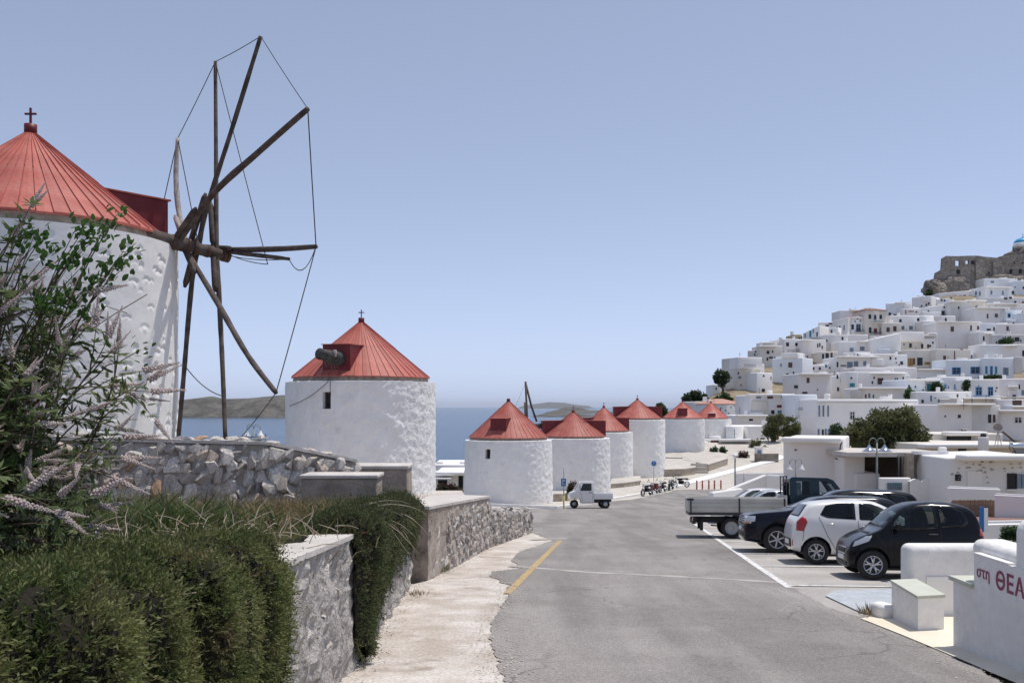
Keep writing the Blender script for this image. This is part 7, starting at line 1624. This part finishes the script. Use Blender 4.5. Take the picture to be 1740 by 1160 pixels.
# ------------------------------------------------------------------ trees and bushes
def tree(label, px, base_py, Y, crown, n, leaf, lm, name='tree', cat='tree', trunk=True, cl=26, seed=0, trunk_r=.16, parts_py=None):
    """crown: list of (px, py, rx, ry) lobes in photo pixels at distance Y"""
    r = random.Random(seed + 500); c = P(px, base_py, Y); t = thing(name, label, cat, c)
    lobes = [(P(a, b, Y) - c, rx * Y / F, ry * Y / F) for a, b, rx, ry in crown]; mb = MB(); tw = MB()
    tot = sum(l[1] * l[2] for l in lobes)
    for lc_, rx, rz in lobes:
        k = max(3, int(cl * rx * rz / tot * len(lobes)))
        for _ in range(k):
            while True:
                v = Vector((r.uniform(-1, 1), r.uniform(-1, 1), r.uniform(-1, 1)))
                if v.length < 1: break
            v = v.normalized() * v.length ** .45
            q = lc_ + Vector((v.x * rx, v.y * rx * .9, v.z * rz)); s = min(rx, rz) * r.uniform(.22, .42)
            m_ = max(6, int(n / (cl * len(lobes)) ))
            for _ in range(m_):
                e = Vector((r.gauss(0, 1), r.gauss(0, 1), r.gauss(0, .8))); e.normalize(); p = q + e * s * r.random() ** .5
                d = (e + Vector((r.uniform(-.6, .6), r.uniform(-.6, .6), r.uniform(-.7, .4)))).normalized(); sd_ = d.cross(Vector((r.uniform(-1, 1), r.uniform(-1, 1), r.uniform(-1, 1)))).normalized() * leaf * .30; L_ = leaf * r.uniform(.6, 1.4)
                b = len(mb.v); mb.v += [p, p + d * L_ * .5 - sd_, p + d * L_, p + d * L_ * .5 + sd_]; mb.f.append((b, b + 1, b + 2, b + 3)); mb.sm.append(False); mb.mi.append(0)
            if trunk and r.random() < .5: tw.tube([Vector((0, 0, lc_.z * .35)), lc_ * .7 + Vector((0, 0, -rz * .4)), q], [trunk_r * .5, trunk_r * .3, trunk_r * .08], 5)
    o_ = mb.build('crown', lm, t, fix=False); o_['kind'] = 'stuff'
    if trunk:
        zc_ = min(l[0].z for l in lobes)
        tw.tube([(0, 0, -.6), (.05, 0, zc_ * .4), (-.08, .05, zc_ * .8), (0, 0, zc_ + .3)], [trunk_r * 1.3, trunk_r, trunk_r * .85, trunk_r * .6], 8); tw.build('trunk', bark_m, t)
    return t
tree('broad dark olive green tree over the restaurant pergola', 1510, 800, 76, [(1468, 738, 27, 24), (1500, 722, 26, 24), (1532, 718, 26, 24), (1552, 740, 22, 22), (1510, 745, 34, 22), (1478, 752, 22, 14), (1562, 752, 12, 12), (1536, 752, 22, 12)], 19000, .26, leaf_tree, cl=46, seed=1, trunk_r=.22)
tree('round grey green tree left of the two by the cottage', 1312, 775, 139, [(1312, 722, 13, 14), (1322, 712, 10, 9), (1303, 732, 7, 9), (1318, 735, 10, 10)], 3600, .30, leaf_tree, cl=30, seed=2)
tree('second grey green tree, right beside the navy balcony door house', 1344, 775, 141, [(1344, 722, 12, 14), (1352, 732, 8, 10), (1338, 735, 8, 9)], 2800, .30, leaf_tree, cl=28, seed=3)
tree('lone pine with a bare trunk at the left end of the town', 1228, 671, 196, [(1224, 636, 8, 8), (1234, 640, 6, 7), (1226, 648, 9, 7), (1218, 642, 5, 7)], 2200, .42, leaf_tree2, cl=24, seed=4, trunk_r=.28)
tree('dark bushy trees on the hill edge above the windmill roofs', 1180, 690, 190, [(1170, 676, 9, 7), (1182, 671, 8, 7), (1192, 676, 8, 6), (1200, 680, 5, 5)], 2400, .45, leaf_tree2, cl=24, seed=5)
tree('dark tree between the tall windmill and the next roof', 1124, 716, 150, [(1122, 695, 8, 9), (1128, 702, 6, 8)], 1200, .36, leaf_tree2, cl=22, seed=6)
tree('dark bush growing out of the slope beneath the lone pine', 1228, 684, 188, [(1230, 676, 8, 7), (1240, 680, 5, 5), (1218, 680, 5, 5)], 1300, .40, leaf_dark, 'bush', 'bush', False, seed=7)
tree('dark evergreen bush between the big tree and the cornice building', 1422, 760, 132, [(1421, 732, 9, 11), (1416, 741, 6, 8), (1430, 741, 5, 7)], 1700, .30, leaf_dark, cl=24, seed=8)
tree('green shrub spilling over the wall beside the pale blue house', 1547, 680, 171, [(1545, 668, 7, 7), (1551, 673, 7, 5), (1542, 674, 5, 5)], 1200, .32, leaf_rose, 'bush', 'bush', False, seed=9)
tree('dark palm on the porch with the turquoise door', 1591, 666, 182, [(1591, 655, 5, 5), (1588, 660, 4, 5), (1597, 660, 4, 4)], 500, .55, leaf_dark, 'palm', 'palm', True, seed=10, trunk_r=.12)
tree('row of low dark bushes in front of the narrow turquoise doors', 1688, 646, 202, [(1676, 641, 6, 3), (1685, 641, 6, 3.5), (1695, 641, 7, 4), (1662, 643.5, 6, 2)], 1300, .36, leaf_dark, 'bush', 'bush', False, seed=11)
tree('dark climber on the wall left of the blue glazed door house', 1642, 664, 178, [(1643, 652, 5, 6), (1640, 657, 4, 6)], 700, .34, leaf_dark, 'climber', 'climber', False, seed=12)
tree('round dark bush with a light patch on the upper right terrace', 1710, 588, 228, [(1710, 579, 11, 5.5), (1703, 581, 6, 4)], 1300, .42, leaf_dark, 'bush', 'bush', False, seed=13)
tree('dark scrub clinging to the rock left of the castle', 1583, 505, 300, [(1581, 498, 7, 7), (1576, 503, 6, 4), (1589, 492, 4, 5)], 900, .6, leaf_dark, 'bush', 'bush', False, seed=14)
tree('oleander bush with reddish flowers behind the three-wheeled van', 978, 850, 73, [(975, 827, 7, 8), (983, 830, 6, 7), (970, 833, 5, 6), (978, 838, 7, 7)], 1400, .18, leaf_red, 'bush', 'bush', True, seed=15, trunk_r=.03)
tree('dark red bougainvillea bush at the end of the far stone terrace', 1262, 786, 131, [(1262, 772, 7, 6), (1257, 777, 5, 5), (1267, 778, 5, 5)], 900, .26, leaf_red, 'bush', 'bush', True, seed=16, trunk_r=.05)
tree('clipped dark bush in front of the open brown door', 1214, 772, 131, [(1214, 765, 6, 5), (1210, 768, 4, 3)], 600, .24, leaf_dark, 'bush', 'bush', False, seed=17)
tree('clipped round bush against the white annex wall', 1229, 771, 131, [(1229, 765, 5, 4.5)], 500, .24, leaf_dark, 'bush', 'bush', False, seed=18)
tree('climbing plant beside the grey cottage door', 1284, 778, 136, [(1280, 755, 6, 7), (1287, 752, 6, 5), (1301, 764, 5, 6), (1279, 765, 4, 6)], 1300, .26, leaf_tree, 'climber', 'climber', False, seed=19)
tree('flowering oleander hedge by the low houses between the two big windmills', 762, 868, 78, [(750, 832, 8, 9), (762, 835, 10, 10), (776, 836, 10, 8), (742, 838, 6, 8), (768, 828, 6, 6)], 2400, .18, leaf_red, 'hedge', 'hedge', False, seed=20)
tree('dark potted plant on the white wall behind the small black car', 1718, 918, 22.5, [(1716, 903, 9, 9), (1710, 911, 7, 5), (1724, 909, 6, 7), (1704, 915, 6, 3)], 420, .09, leaf_dark, 'potted_plant', 'plant', True, seed=21, trunk_r=.02)

# ------------------------------------------------------------------ buildings in the middle distance, right
B = lambda *a, **k: house(*a, **dict(dict(cat='building', name='building', group=None, down=1.2, bev=.10), **k))
b1 = B('big blank white block building with a curved black pipe, in front of the tree', 1331, 1433, 744.5, 866, 'p', -1.5, [(1352, 764, 3, 2, 'b')], [('parapet', 1331, 1432, 746)], Y=63, depth=7, cat='building')
mb = MB(); Yb = 61.9
o = Vector(b1.location); inv = Matrix.Rotation(-b1.rotation_euler.z, 4, 'Z')
def loc_(px, py, Y=Yb): return inv @ (P(px, py, Y) - o)
mb.tube([loc_(1431, 750), loc_(1428, 757), loc_(1427, 770), loc_(1427, 777), loc_(1423, 780), loc_(1419, 778)], .045, 6); mb.tube([loc_(1431, 778), loc_(1431, 812)], .02, 5); mb.box(loc_(1431, 814), (.14, .08, .14)); mb.build('drain_pipe', plastic, b1)
B('lower white annex of the big blank block with a stepped top', 1433, 1470, 775, 866, 'p', 0, (), [('block', 1450, 1492, 803, 850, 'p')], Y=60.8, depth=5)
B('long white terrace building with a dark slot window under its bright parapet', 1557, 1760, 753, 830, 'c', 1, [(1634.5, 768, 13, 19, 'd')], [('parapet', 1558, 1750, 757)], Y=72, depth=8)
t = B('tan upper storey with a long black slot window, behind the bright parapet', 1562, 1704, 736, 790, 'c', 0, [(1629, 744.5, 37, 7, 'd')], [('parapet', 1600, 1668, 736)], Y=79, depth=5)
t = thing('roof_chimney', 'square white chimney with a clay pot on the terrace building', 'chimney', P(1671, 775, 69)); mb = MB(); s = 69 / F
mb.rbox((0, 0, 16 * s), (13 * s, 13 * s, 34 * s), .05); mb.build('stack', house_pink, t); mb = MB(); mb.lathe([(4 * s, 33 * s), (5.5 * s, 36 * s), (3 * s, 39 * s)], 10); mb.build('pot', dark_steel, t)
# white wall building with bare stones showing
wb_ = B('white plastered building with bare grey stones showing through its front', 1607, 1760, 774, 866, 'w', 0, [(1627.5, 811, 8, 10, 'd'), (1719, 817, 14, 24, 'd'), (1735, 817, 13, 22, 'g')], [('parapet', 1624, 1750, 776)], Y=55, depth=6, tops=(777, 773))
o = Vector(wb_.location); inv = Matrix.Rotation(-wb_.rotation_euler.z, 4, 'Z')
for k in range(40):
    px, py = rnd.uniform(1618, 1738), rnd.uniform(783, 824)
    if 1700 < px and py > 803 or 1640 < px < 1668 and py > 800: continue
    c = inv @ (P(px, py, 54.97) - o); link('stone', rnd.choice(STONES_S), wb_, c, (0, rnd.uniform(-.2, .2), 0), (rnd.uniform(.12, .30), .07, rnd.uniform(.06, .12)))
mb = MB(); mb.box(inv @ (P(1656, 815, 54.97) - o), (.85, .06, 1.0)); mb.build('door', house_white, wb_)
# restaurant terrace under the pergola
t = thing('restaurant_terrace', 'dim open restaurant terrace with a flat pergola roof, a stone pillar and a striped canvas', 'restaurant', P(1500, 862, 59)); o = Vector(t.location)
def L(px, py, Y=59): return P(px, py, Y) - o
mb = MB(); a, b = L(1441, 768, 58.5), L(1548, 776, 58.5); mb.box2((a.x, a.y, b.z), (b.x, a.y + 6.5, a.z - .02)); mb.build('roof_slab', cement_top, t)
mb = MB(); a, b = L(1546, 770, 58.9), L(1625, 771, 58.9); mb.box2((a.x, a.y, a.z - .12), (b.x, a.y + 6.0, a.z)); mb.build('added_shade_roof', cement_top, t)  # slab added to keep the sun out of the terrace interior
mb = MB(); a, b = L(1440, 770, 65), L(1640, 870, 65); mb.box2((a.x, 6, b.z), (b.x, 6.3, a.z)); mb.build('back_wall', material('brown_wall_painted_dim', (.022, .016, .013), (.055, .04, .03), .8, .9), t)  # near-black brown paints the dimness of the interior into the wall
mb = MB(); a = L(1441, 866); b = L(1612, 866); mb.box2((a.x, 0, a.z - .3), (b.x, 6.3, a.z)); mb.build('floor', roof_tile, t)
mb = MB(); a, b = L(1541, 770, 58.2), L(1553, 870, 58.2); mb.box2((a.x, a.y, b.z), (b.x, a.y + .5, a.z)); mb.build('stone_pillar', tan_stone, t)
mb = MB()
for px in (1527, 1533, 1606): mb.tube([L(px, 774, 58.4), L(px, 870, 58.4)], .05, 6)
mb.build('post', dark_steel, t)
mb = MB(); n = 14; vs = []
for i in range(n + 1):
    u = i / n; py = lerp(772, 824, u); px = 1590 - 8 * math.sin(u * math.pi)
    for q in range(5): vs.append(L(lerp(1553, px, q / 4), py, 58.6 + .4 * math.sin(u * math.pi)))
mb.add(vs, [(i * 5 + q, i * 5 + q + 1, (i + 1) * 5 + q + 1, (i + 1) * 5 + q) for i in range(n) for q in range(4)], True); mb.build('canvas_awning', material('beige_canvas', (.20, .175, .15), (.27, .24, .21), 1.5, .9), t)
for k in range(6):
    mb = MB(); a, b = L(1588 + k * 3.2, 773, 58.9), L(1590 + k * 3.2, 818, 58.9); mb.box2((a.x, a.y, b.z), (b.x, a.y + .04, a.z)); mb.build('slat', sh_brown if k % 2 else house_cream, t)
mb = MB(); a, b = L(1552, 766, 58.4), L(1612, 772, 58.4); mb.box2((a.x, a.y, b.z), (b.x, a.y + .3, a.z)); mb.rbox(((a.x + b.x) / 2 + .75, a.y + .1, a.z + .1), (.5, .3, .3), .1); mb.build('awning_beam', house_white, t)
for k, (px, py) in enumerate(((1462, 800), (1485, 806), (1510, 803), (1540, 815), (1576, 822))):
    mb = MB(); c = L(px, 866, 61 + k % 2); mb.lathe([(.42, .74), (.42, .77), (0, .77)], 16, c); mb.tube([c, c + Vector((0, 0, .74))], .04, 6); mb.build('table', sh_brown, t)
mb = MB(); n = 48; a, b = L(1546, 818, 57.2), L(1612, 818, 57.2); vs = []
for i in range(n + 1):
    u = i / n; x = lerp(a.x, b.x, u); z = a.z + .16 * abs(math.sin(u * math.pi * 3.2)); 
    for y in (a.y, a.y + .25): vs += [(x, y, L(1546, 880, 57.2).z), (x, y, z)]
fs = []
for i in range(n): q = i * 4; fs += [(q, q + 4, q + 5, q + 1), (q + 2, q + 3, q + 7, q + 6), (q + 1, q + 5, q + 7, q + 3)]
mb.add(vs, fs); mb.build('wavy_parapet', house_white, t)
mb = MB(); a, b = L(1494, 811, 57.6), L(1546, 870, 57.6); mb.rbox(((a.x + b.x) / 2, a.y, (a.z + b.z) / 2), (b.x - a.x, .4, a.z - b.z), .08); mb.build('front_wall', house_white, t)
mb = MB(); 
for i in range(9): c = L(1508 + i * 3, 826, 57.3); mb.box(c, (.03, .06, .42))
c = L(1520, 826, 57.36); mb.box(c, (.9, .05, .46)); mb.build('window_grille', sh_grey, t)
# long low white wall and what lies before it
def lwall(label, p0, p1, Y, h_px, thick=.3, mat=house_white, name='low_wall', r=.08, Y2=None, base=.5):
    Y2 = Y2 or Y; a, b = P(p0, 0, Y), P(p1, 0, Y2); z0, z1 = topz(Y, h_px[0]), topz(Y2, h_px[1])
    d = Vector((b.x - a.x, b.y - a.y, 0)); t = thing(name, label, 'wall', (a.x, a.y, min(zt(a.x, a.y), z0 - .3)), math.atan2(d.y, d.x)); o = Vector(t.location); w_ = d.length
    zb = min(zt(a.x, a.y), zt(b.x, b.y)) - base - o.z
    bm = bmesh.new(); vs = [bm.verts.new(v) for v in [(0, 0, zb), (w_, 0, zb), (w_, thick, zb), (0, thick, zb), (0, 0, z0 - o.z), (w_, 0, z1 - o.z), (w_, thick, z1 - o.z), (0, thick, z0 - o.z)]]
    for f in [(0, 3, 2, 1), (4, 5, 6, 7), (0, 1, 5, 4), (1, 2, 6, 5), (2, 3, 7, 6), (3, 0, 4, 7)]: bm.faces.new([vs[i] for i in f])
    bmesh.ops.bevel(bm, geom=[e for e in bm.edges if all(v in vs[4:] for v in e.verts)], offset=r, segments=3, affect='EDGES'); bmesh.ops.recalc_face_normals(bm, faces=bm.faces[:])
    me = bpy.data.meshes.new('wall_body'); bm.to_mesh(me); bm.free(); me.materials.append(mat); smooth_by_angle(link('wall_body', me, t), 50); return t
lwall('long low white wall with a rounded top below the restaurant', 1610, 1700, 49, (826, 829), Y2=48)
lwall('low white wall with rust stains and a curled end at the right edge', 1690, 1770, 46, (838, 842), Y2=45)
lwall('rounded white wall behind the small black car', 1672, 1780, 23.5, (886, 884), thick=.25)
lwall('white wall under the long pale building, farthest left of the ramp', 1248, 1332, 74, (804, 803), Y2=70, r=.05)
lwall('sloping white ramp wall beyond the silver car', 1228, 1303, 60, (836, 806), Y2=62, r=.05)
lwall('white wall continuing the ramp to the blank building', 1303, 1333, 62, (806, 808), Y2=61.5, r=.05)
lwall('narrow white kerb wall at the head of the parking bays', 1212, 1262, 52, (836, 829), Y2=55, r=.05)
t = thing('wooden_fence', 'weathered brown board fence below the long low white wall', 'fence', P(1618, 872, 46.5)); o = Vector(t.location)
nb = 24
bx = [(1618 + (1692 - 1618) * i / nb) for i in range(nb + 1)]; zA, zB = topz(46.5, 849) - o.z, topz(46.5, 885) - o.z
pl = MB(); pl.rbox((0, 0, 0), ((bx[1] - bx[0]) / F * 46.5 - .008, .03, zA - zB), .004, 0, 1); pme = pl.mesh('plank', material('fence_board', (.17, .11, .075), (.26, .18, .13), 3, .85, .2, 20, per_obj=.15))
for i in range(nb): link('plank', pme, t, (P((bx[i] + bx[i + 1]) / 2, 0, 46.5).x - o.x, 0, (zA + zB) / 2 + rnd.uniform(-.015, .015)))
rl = MB(); rl.box(((P(1655, 0, 46.5).x - o.x), .05, zA - .12), (2.2, .05, .07)); rl.build('rail', sh_brown, t)
sheet('tiled_terrace', [(25, 13.0), (36, 16.4), (46.3, 19.0)], [(25, 22), (36, 26), (46.3, 30)], .0, material('red_brown_paving', (.20, .115, .095), (.27, .165, .14), 1.2, .9, .2, 12, fine=(6, .15)), nx=6)
t = thing('information_board', 'blue and white board standing behind the small black car', 'sign', P(1668, 925, 23)); mb = MB(); mb.box((0, 0, .62), (.10, .04, .62)); mb.build('panel', sign_blue, t); mb = MB(); mb.box((.10, 0, .60), (.10, .03, .58)); mb.build('side_panel', sign_white, t); mb = MB(); mb.tube([(0, .02, -.3), (0, .02, .5)], .02, 6); mb.build('post', steel, t)
# low houses toward the sea, between the two big windmills
B('low white house with an awning and dark glazed door between the two big windmills', 741, 800, 801, 870, 'w', 0, [(783, 818, 7, 22, 'D'), (752, 820, 14, 12, 'd')], [('parapet', 740, 800, 803), ('awning', 730, 768, 811, house_white)], Y=84, depth=6, cat='house')
B('white sea side house whose bright flat roof shows behind the awning house', 735, 800, 789, 860, 'w', 0, (), [('chimney', 746, 4), ('chimney', 786, 4)], Y=92, depth=8, cat='house')

# ------------------------------------------------------------------ roof equipment, lamps, signs, bollards
def solar(label, px, py, Y):
    t = thing('solar_water_heater', label, 'solar heater', P(px, py, Y)); s = Y / F
    mb = MB(); mb.lathe([(0, -15 * s), (7.5 * s, -15 * s), (8 * s, -13 * s), (8 * s, 13 * s), (7.5 * s, 15 * s), (0, 15 * s)], 18, (0, 0, 17 * s), 'X'); mb.build('tank', chrome, t)
    mb = MB(); mb.box((0, -14 * s, 9 * s), (30 * s, 26 * s, 2 * s), M=Matrix.Rotation(R(38), 4, 'X')); mb.build('collector_panel', pane_dark, t)
    mb = MB()
    for x in (-12 * s, 12 * s): mb.tube([(x, 0, 0), (x, 0, 14 * s)], .03, 5); mb.tube([(x, -22 * s, 0), (x, 4 * s, 13 * s)], .03, 5)
    mb.build('frame', dark_steel, t)
solar('solar water heater with a shiny tank on the roof at the right edge', 1733, 776, 68)
t = thing('satellite_dish', 'rusty round satellite dish on a tripod on the right hand roof', 'satellite dish', P(1696, 757, 70)); s = 70 / F
mb = MB(); mb.lathe([(0, 0), (4 * s, .5 * s), (7.5 * s, 2.5 * s)], 20); do = mb.build('dish', material('rusty_dish', (.42, .36, .32), (.30, .22, .18), 8, .7), t); do.location = (0, 0, 30 * s); do.rotation_euler = (R(70), 0, R(-40))
mb = MB()
for a in (0, 2.1, 4.2): mb.tube([(math.cos(a) * 6 * s, math.sin(a) * 6 * s, 0), (0, 0, 26 * s)], .025, 5)
mb.tube([(0, -.1, 30 * s), (-14 * s, -.5, 38 * s)], .02, 5); mb.build('tripod', steel, t)
t = thing('solar_panel_pipe', 'long brown pipe slanting down beside the satellite dish', 'pipe', P(1718, 745, 70)); mb = MB(); mb.tube([P(1704, 733, 70) - Vector(t.location), P(1738, 762, 70) - Vector(t.location)], .08, 8); mb.build('pipe', sh_brown, t); mb = MB(); mb.tube([P(1716, 743, 70) - Vector(t.location), P(1716, 760, 70) - Vector(t.location)], .03, 6); mb.build('stand', steel, t)
t = thing('cooling_unit', 'outdoor cooling unit with a round fan below the square black window', 'cooling unit', P(1638, 737, 139)); s = 139 / F; mb = MB(); mb.rbox((0, 0, 4 * s), (14 * s, .5, 8.5 * s), .03); mb.build('casing', house_cream, t)
mb = MB(); mb.lathe([(1.8 * s, -.02), (3 * s, -.03), (3.2 * s, .02)], 18, (0, -.27, 4 * s), 'Y'); mb.box((-5 * s, -.26, 4 * s), (2.5 * s, .06, 7 * s)); mb.build('fan', dark_steel, t)
t = thing('roof_aerial', 'thin television aerial on the white rounded house', 'aerial', P(1637, 690, 139)); mb = MB(); mb.tube([(0, 0, -.5), (0, 0, 1.2)], .03, 5); mb.tube([(-2.4, 0, .1), (.6, 0, .1)], .03, 5)
for k in range(5): mb.tube([(-.4 + k * .25, -.3, .6), (-.4 + k * .25, .3, .6)], .02, 4)
mb.build('rod', rust_m, t)
lampg = material('grey_green_pole', (.20, .23, .22), (.26, .29, .28), 5, .5, metal=.2)
def lamp(label, px, base, top, Y, arms, shade=.24, lean=0):
    g = P(px, base, Y); t = thing('street_lamp', label, 'street lamp', g, 0); h = (base - top) / F * Y; mb = MB()
    mb.tube([(0, 0, -1), (0, 0, h)], [.06, .045], 8); mb.lathe([(.10, 0), (.10, .5), (.06, .6)], 10)
    for sg in arms:
        a = .36
        mb.tube([(0, 0, h - .3)] + [(sg * a * (1 - math.cos(k * math.pi / 8)) / 2, 0, h + .22 * math.sin(k * math.pi / 8)) for k in range(9)] + [(sg * a, 0, h - .12)], .02, 6)
    mb.build('post', lampg, t)
    for sg in arms:
        q = MB(); x = sg * .36; q.lathe([(.03, h - .08), (.06, h - .16), (shade * .55, h - .30), (shade, h - .40), (shade * .96, h - .42), (.04, h - .32)], 20, (x, 0, 0)); q.build('lamp_shade', chrome if shade > .3 else sign_white, t)
    return t
lamp('tall twin lamp post with two bell shades in front of the restaurant', 1490, 850, 752, 44, (-1, 1), .34)
lamp('twin street lamp with small white shades before the blank block building', 1352, 850, 786, 56, (-1, 1), .2)
lamp('twin white street lamp rising behind the field-stone wall beside the sea', 431, 800, 728, 50, (-1, 1), .22)
t = thing('street_lamp', 'single street lamp with a flat cap by the row of red bollards', 'street lamp', P(1249, 842, 66)); h = (842 - 776) / F * 66; mb = MB(); mb.tube([(0, 0, -.6), (0, 0, h)], [.06, .05], 8); mb.build('post', lampg, t)
mb = MB(); mb.lathe([(.03, h + .22), (.26, h + .10), (.24, h + .06), (.10, h + .05), (.08, h - .12), (.03, h - .14)], 16); mb.build('lamp_head', sign_white, t)
t = thing('marker_pole', 'thin bare pole beside the single street lamp', 'pole', P(1264, 842, 62)); mb = MB(); mb.tube([(0, 0, -.4), (0, 0, (842 - 803) / F * 62)], .035, 6); mb.build('shaft', steel, t)
t = thing('wire_pole', 'small iron railing end beyond the twin lamp near the sea', 'railing', P(431, 752, 47)); mb = MB()
for k in range(6): mb.tube([(-.6 + k * .24, 0, -.8), (-.6 + k * .24, 0, .35 + .1 * (k % 2))], .018, 5)
mb.tube([(-.65, 0, .3), (.65, 0, .3)], .02, 5); mb.build('bar', dark_steel, t)
for i, px in enumerate((1184, 1193.5, 1204.5, 1214, 1225)):
    g = G(px, 830.5 - i * .1); t = thing('bollard', ['red brown bollard nearest the motorcycles, first of five', 'red brown bollard second from the motorcycles', 'red brown bollard in the middle of the row of five', 'red brown bollard second from the street lamp', 'red brown bollard next to the street lamp, last of five'][i], 'bollard', g, 0, 'row of five road bollards')
    mb = MB(); mb.tube([(0, 0, -.2), (0, 0, .72)], .07, 10); mb.build('post', bollard_m, t); mb = MB(); mb.lathe([(.075, .70), (.075, .78), (.04, .82), (0, .83)], 10); mb.build('cap', bollard_m, t)
# blue round sign with a walking figure
g = P(1111, 815, 98); t = thing('round_sign', 'round blue road sign with white walking figures on a pole', 'sign', g); s = 98 / F; h = 28 * s
mb = MB(); mb.tube([(0, .03, -1), (0, .03, h + .3)], .035, 8); mb.build('post', steel, t)
mb = MB(); mb.lathe([(0, -.015), (.30, -.015), (.30, .015), (0, .015)], 28, (0, -.02, h), 'Y'); mb.build('plate', sign_blue, t)
mb = MB(); mb.lathe([(.27, -.004), (.295, -.004)], 28, (0, -.042, h), 'Y')
for x, k in ((-.06, 1.0), (.09, .66)):
    mb.lathe([(0, -.003), (.032 * k, -.003)], 12, (x, -.042, h + .12 * k), 'Y')
    for p, q, r_ in (((0, .09), (0, -.03), .028), ((0, -.02), (-.05, -.15), .018), ((0, -.02), (.05, -.15), .018), ((0, .07), (.08, .0), .014), ((0, .07), (-.06, .0), .014)):
        a, b = Vector((x + p[0] * k, -.041, h + p[1] * k)), Vector((x + q[0] * k, -.041, h + q[1] * k)); mb.tube([a, b], r_ * k, 5, flat=.2)
mb.build('symbol', sign_white, t)
g = G(958, 864); t = thing('parking_sign', 'small blue parking sign on a thin pole with a yellow foot, beside the three-wheeled van', 'sign', g); s = g.y / F
mb = MB(); mb.tube([(0, 0, 22 * s), (0, 0, 74 * s)], .03, 8); mb.build('post', steel, t); mb = MB(); mb.tube([(0, 0, -.2), (0, 0, 22 * s)], .045, 8); mb.build('foot', yellow_m, t)
mb = MB(); mb.box((-.02, -.05, 45 * s), (.30, .02, 13 * s)); mb.build('plate', sign_blue, t)
mb = MB(); zc = 46.5 * s; x0 = -.07
mb.box((x0, -.064, zc), (.03, .008, .24)); mb.box((x0 + .05, -.064, zc + .105), (.09, .008, .03)); mb.box((x0 + .05, -.064, zc + .01), (.09, .008, .03)); mb.box((x0 + .095, -.064, zc + .057), (.03, .008, .10)); mb.box((-.02, -.064, zc - .17), (.2, .008, .025)); mb.build('symbol', sign_white, t)
t = thing('kiosk', 'small pale service kiosk before the grey cottage door', 'kiosk', G(1289, 783)); s = 136 / F; mb = MB(); mb.rbox((0, 0, 11 * s), (11 * s, .8, 22 * s), .05); mb.build('cabinet', house_pink, t); mb = MB(); mb.box((0, 0, 22.5 * s), (13 * s, 1, 1.6 * s)); mb.build('roof', house_white, t); mb = MB(); mb.box((0, -.42, 13 * s), (6 * s, .06, 10 * s)); mb.build('door', sh_grey, t)
t = thing('stone_garden_wall', 'dark grey stone garden wall in front of the grey cottage door', 'wall', G(1300, 784)); s = 134 / F; mb = MB(); mb.rbox((.2, 0, 6 * s), (38 * s, .5, 13 * s), .05); mb.build('wall_body', rock_m, t)
mb = MB(); mb.box((.2, 0, 12.8 * s), (38.4 * s, .56, 1.0 * s)); mb.build('coping', old_cement, t)
# ------------------------------------------------------------------ air
haze_m = bpy.data.materials.new('haze_air'); haze_m.use_nodes = True
_t = haze_m.node_tree; _t.nodes.remove(_t.nodes['Principled BSDF'])
_pv = _t.nodes.new('ShaderNodeVolumePrincipled'); _pv.inputs['Color'].default_value = (.80, .87, .97, 1); _pv.inputs['Density'].default_value = 1.6e-5; _pv.inputs['Anisotropy'].default_value = .0
_t.links.new(_pv.outputs[0], _t.nodes['Material Output'].inputs['Volume'])
mb = MB(); mb.box2((-46000, -700, SEA - 6.5), (46000, 61000, 190)); hz = mb.build('haze', haze_m); hz['kind'] = 'stuff'
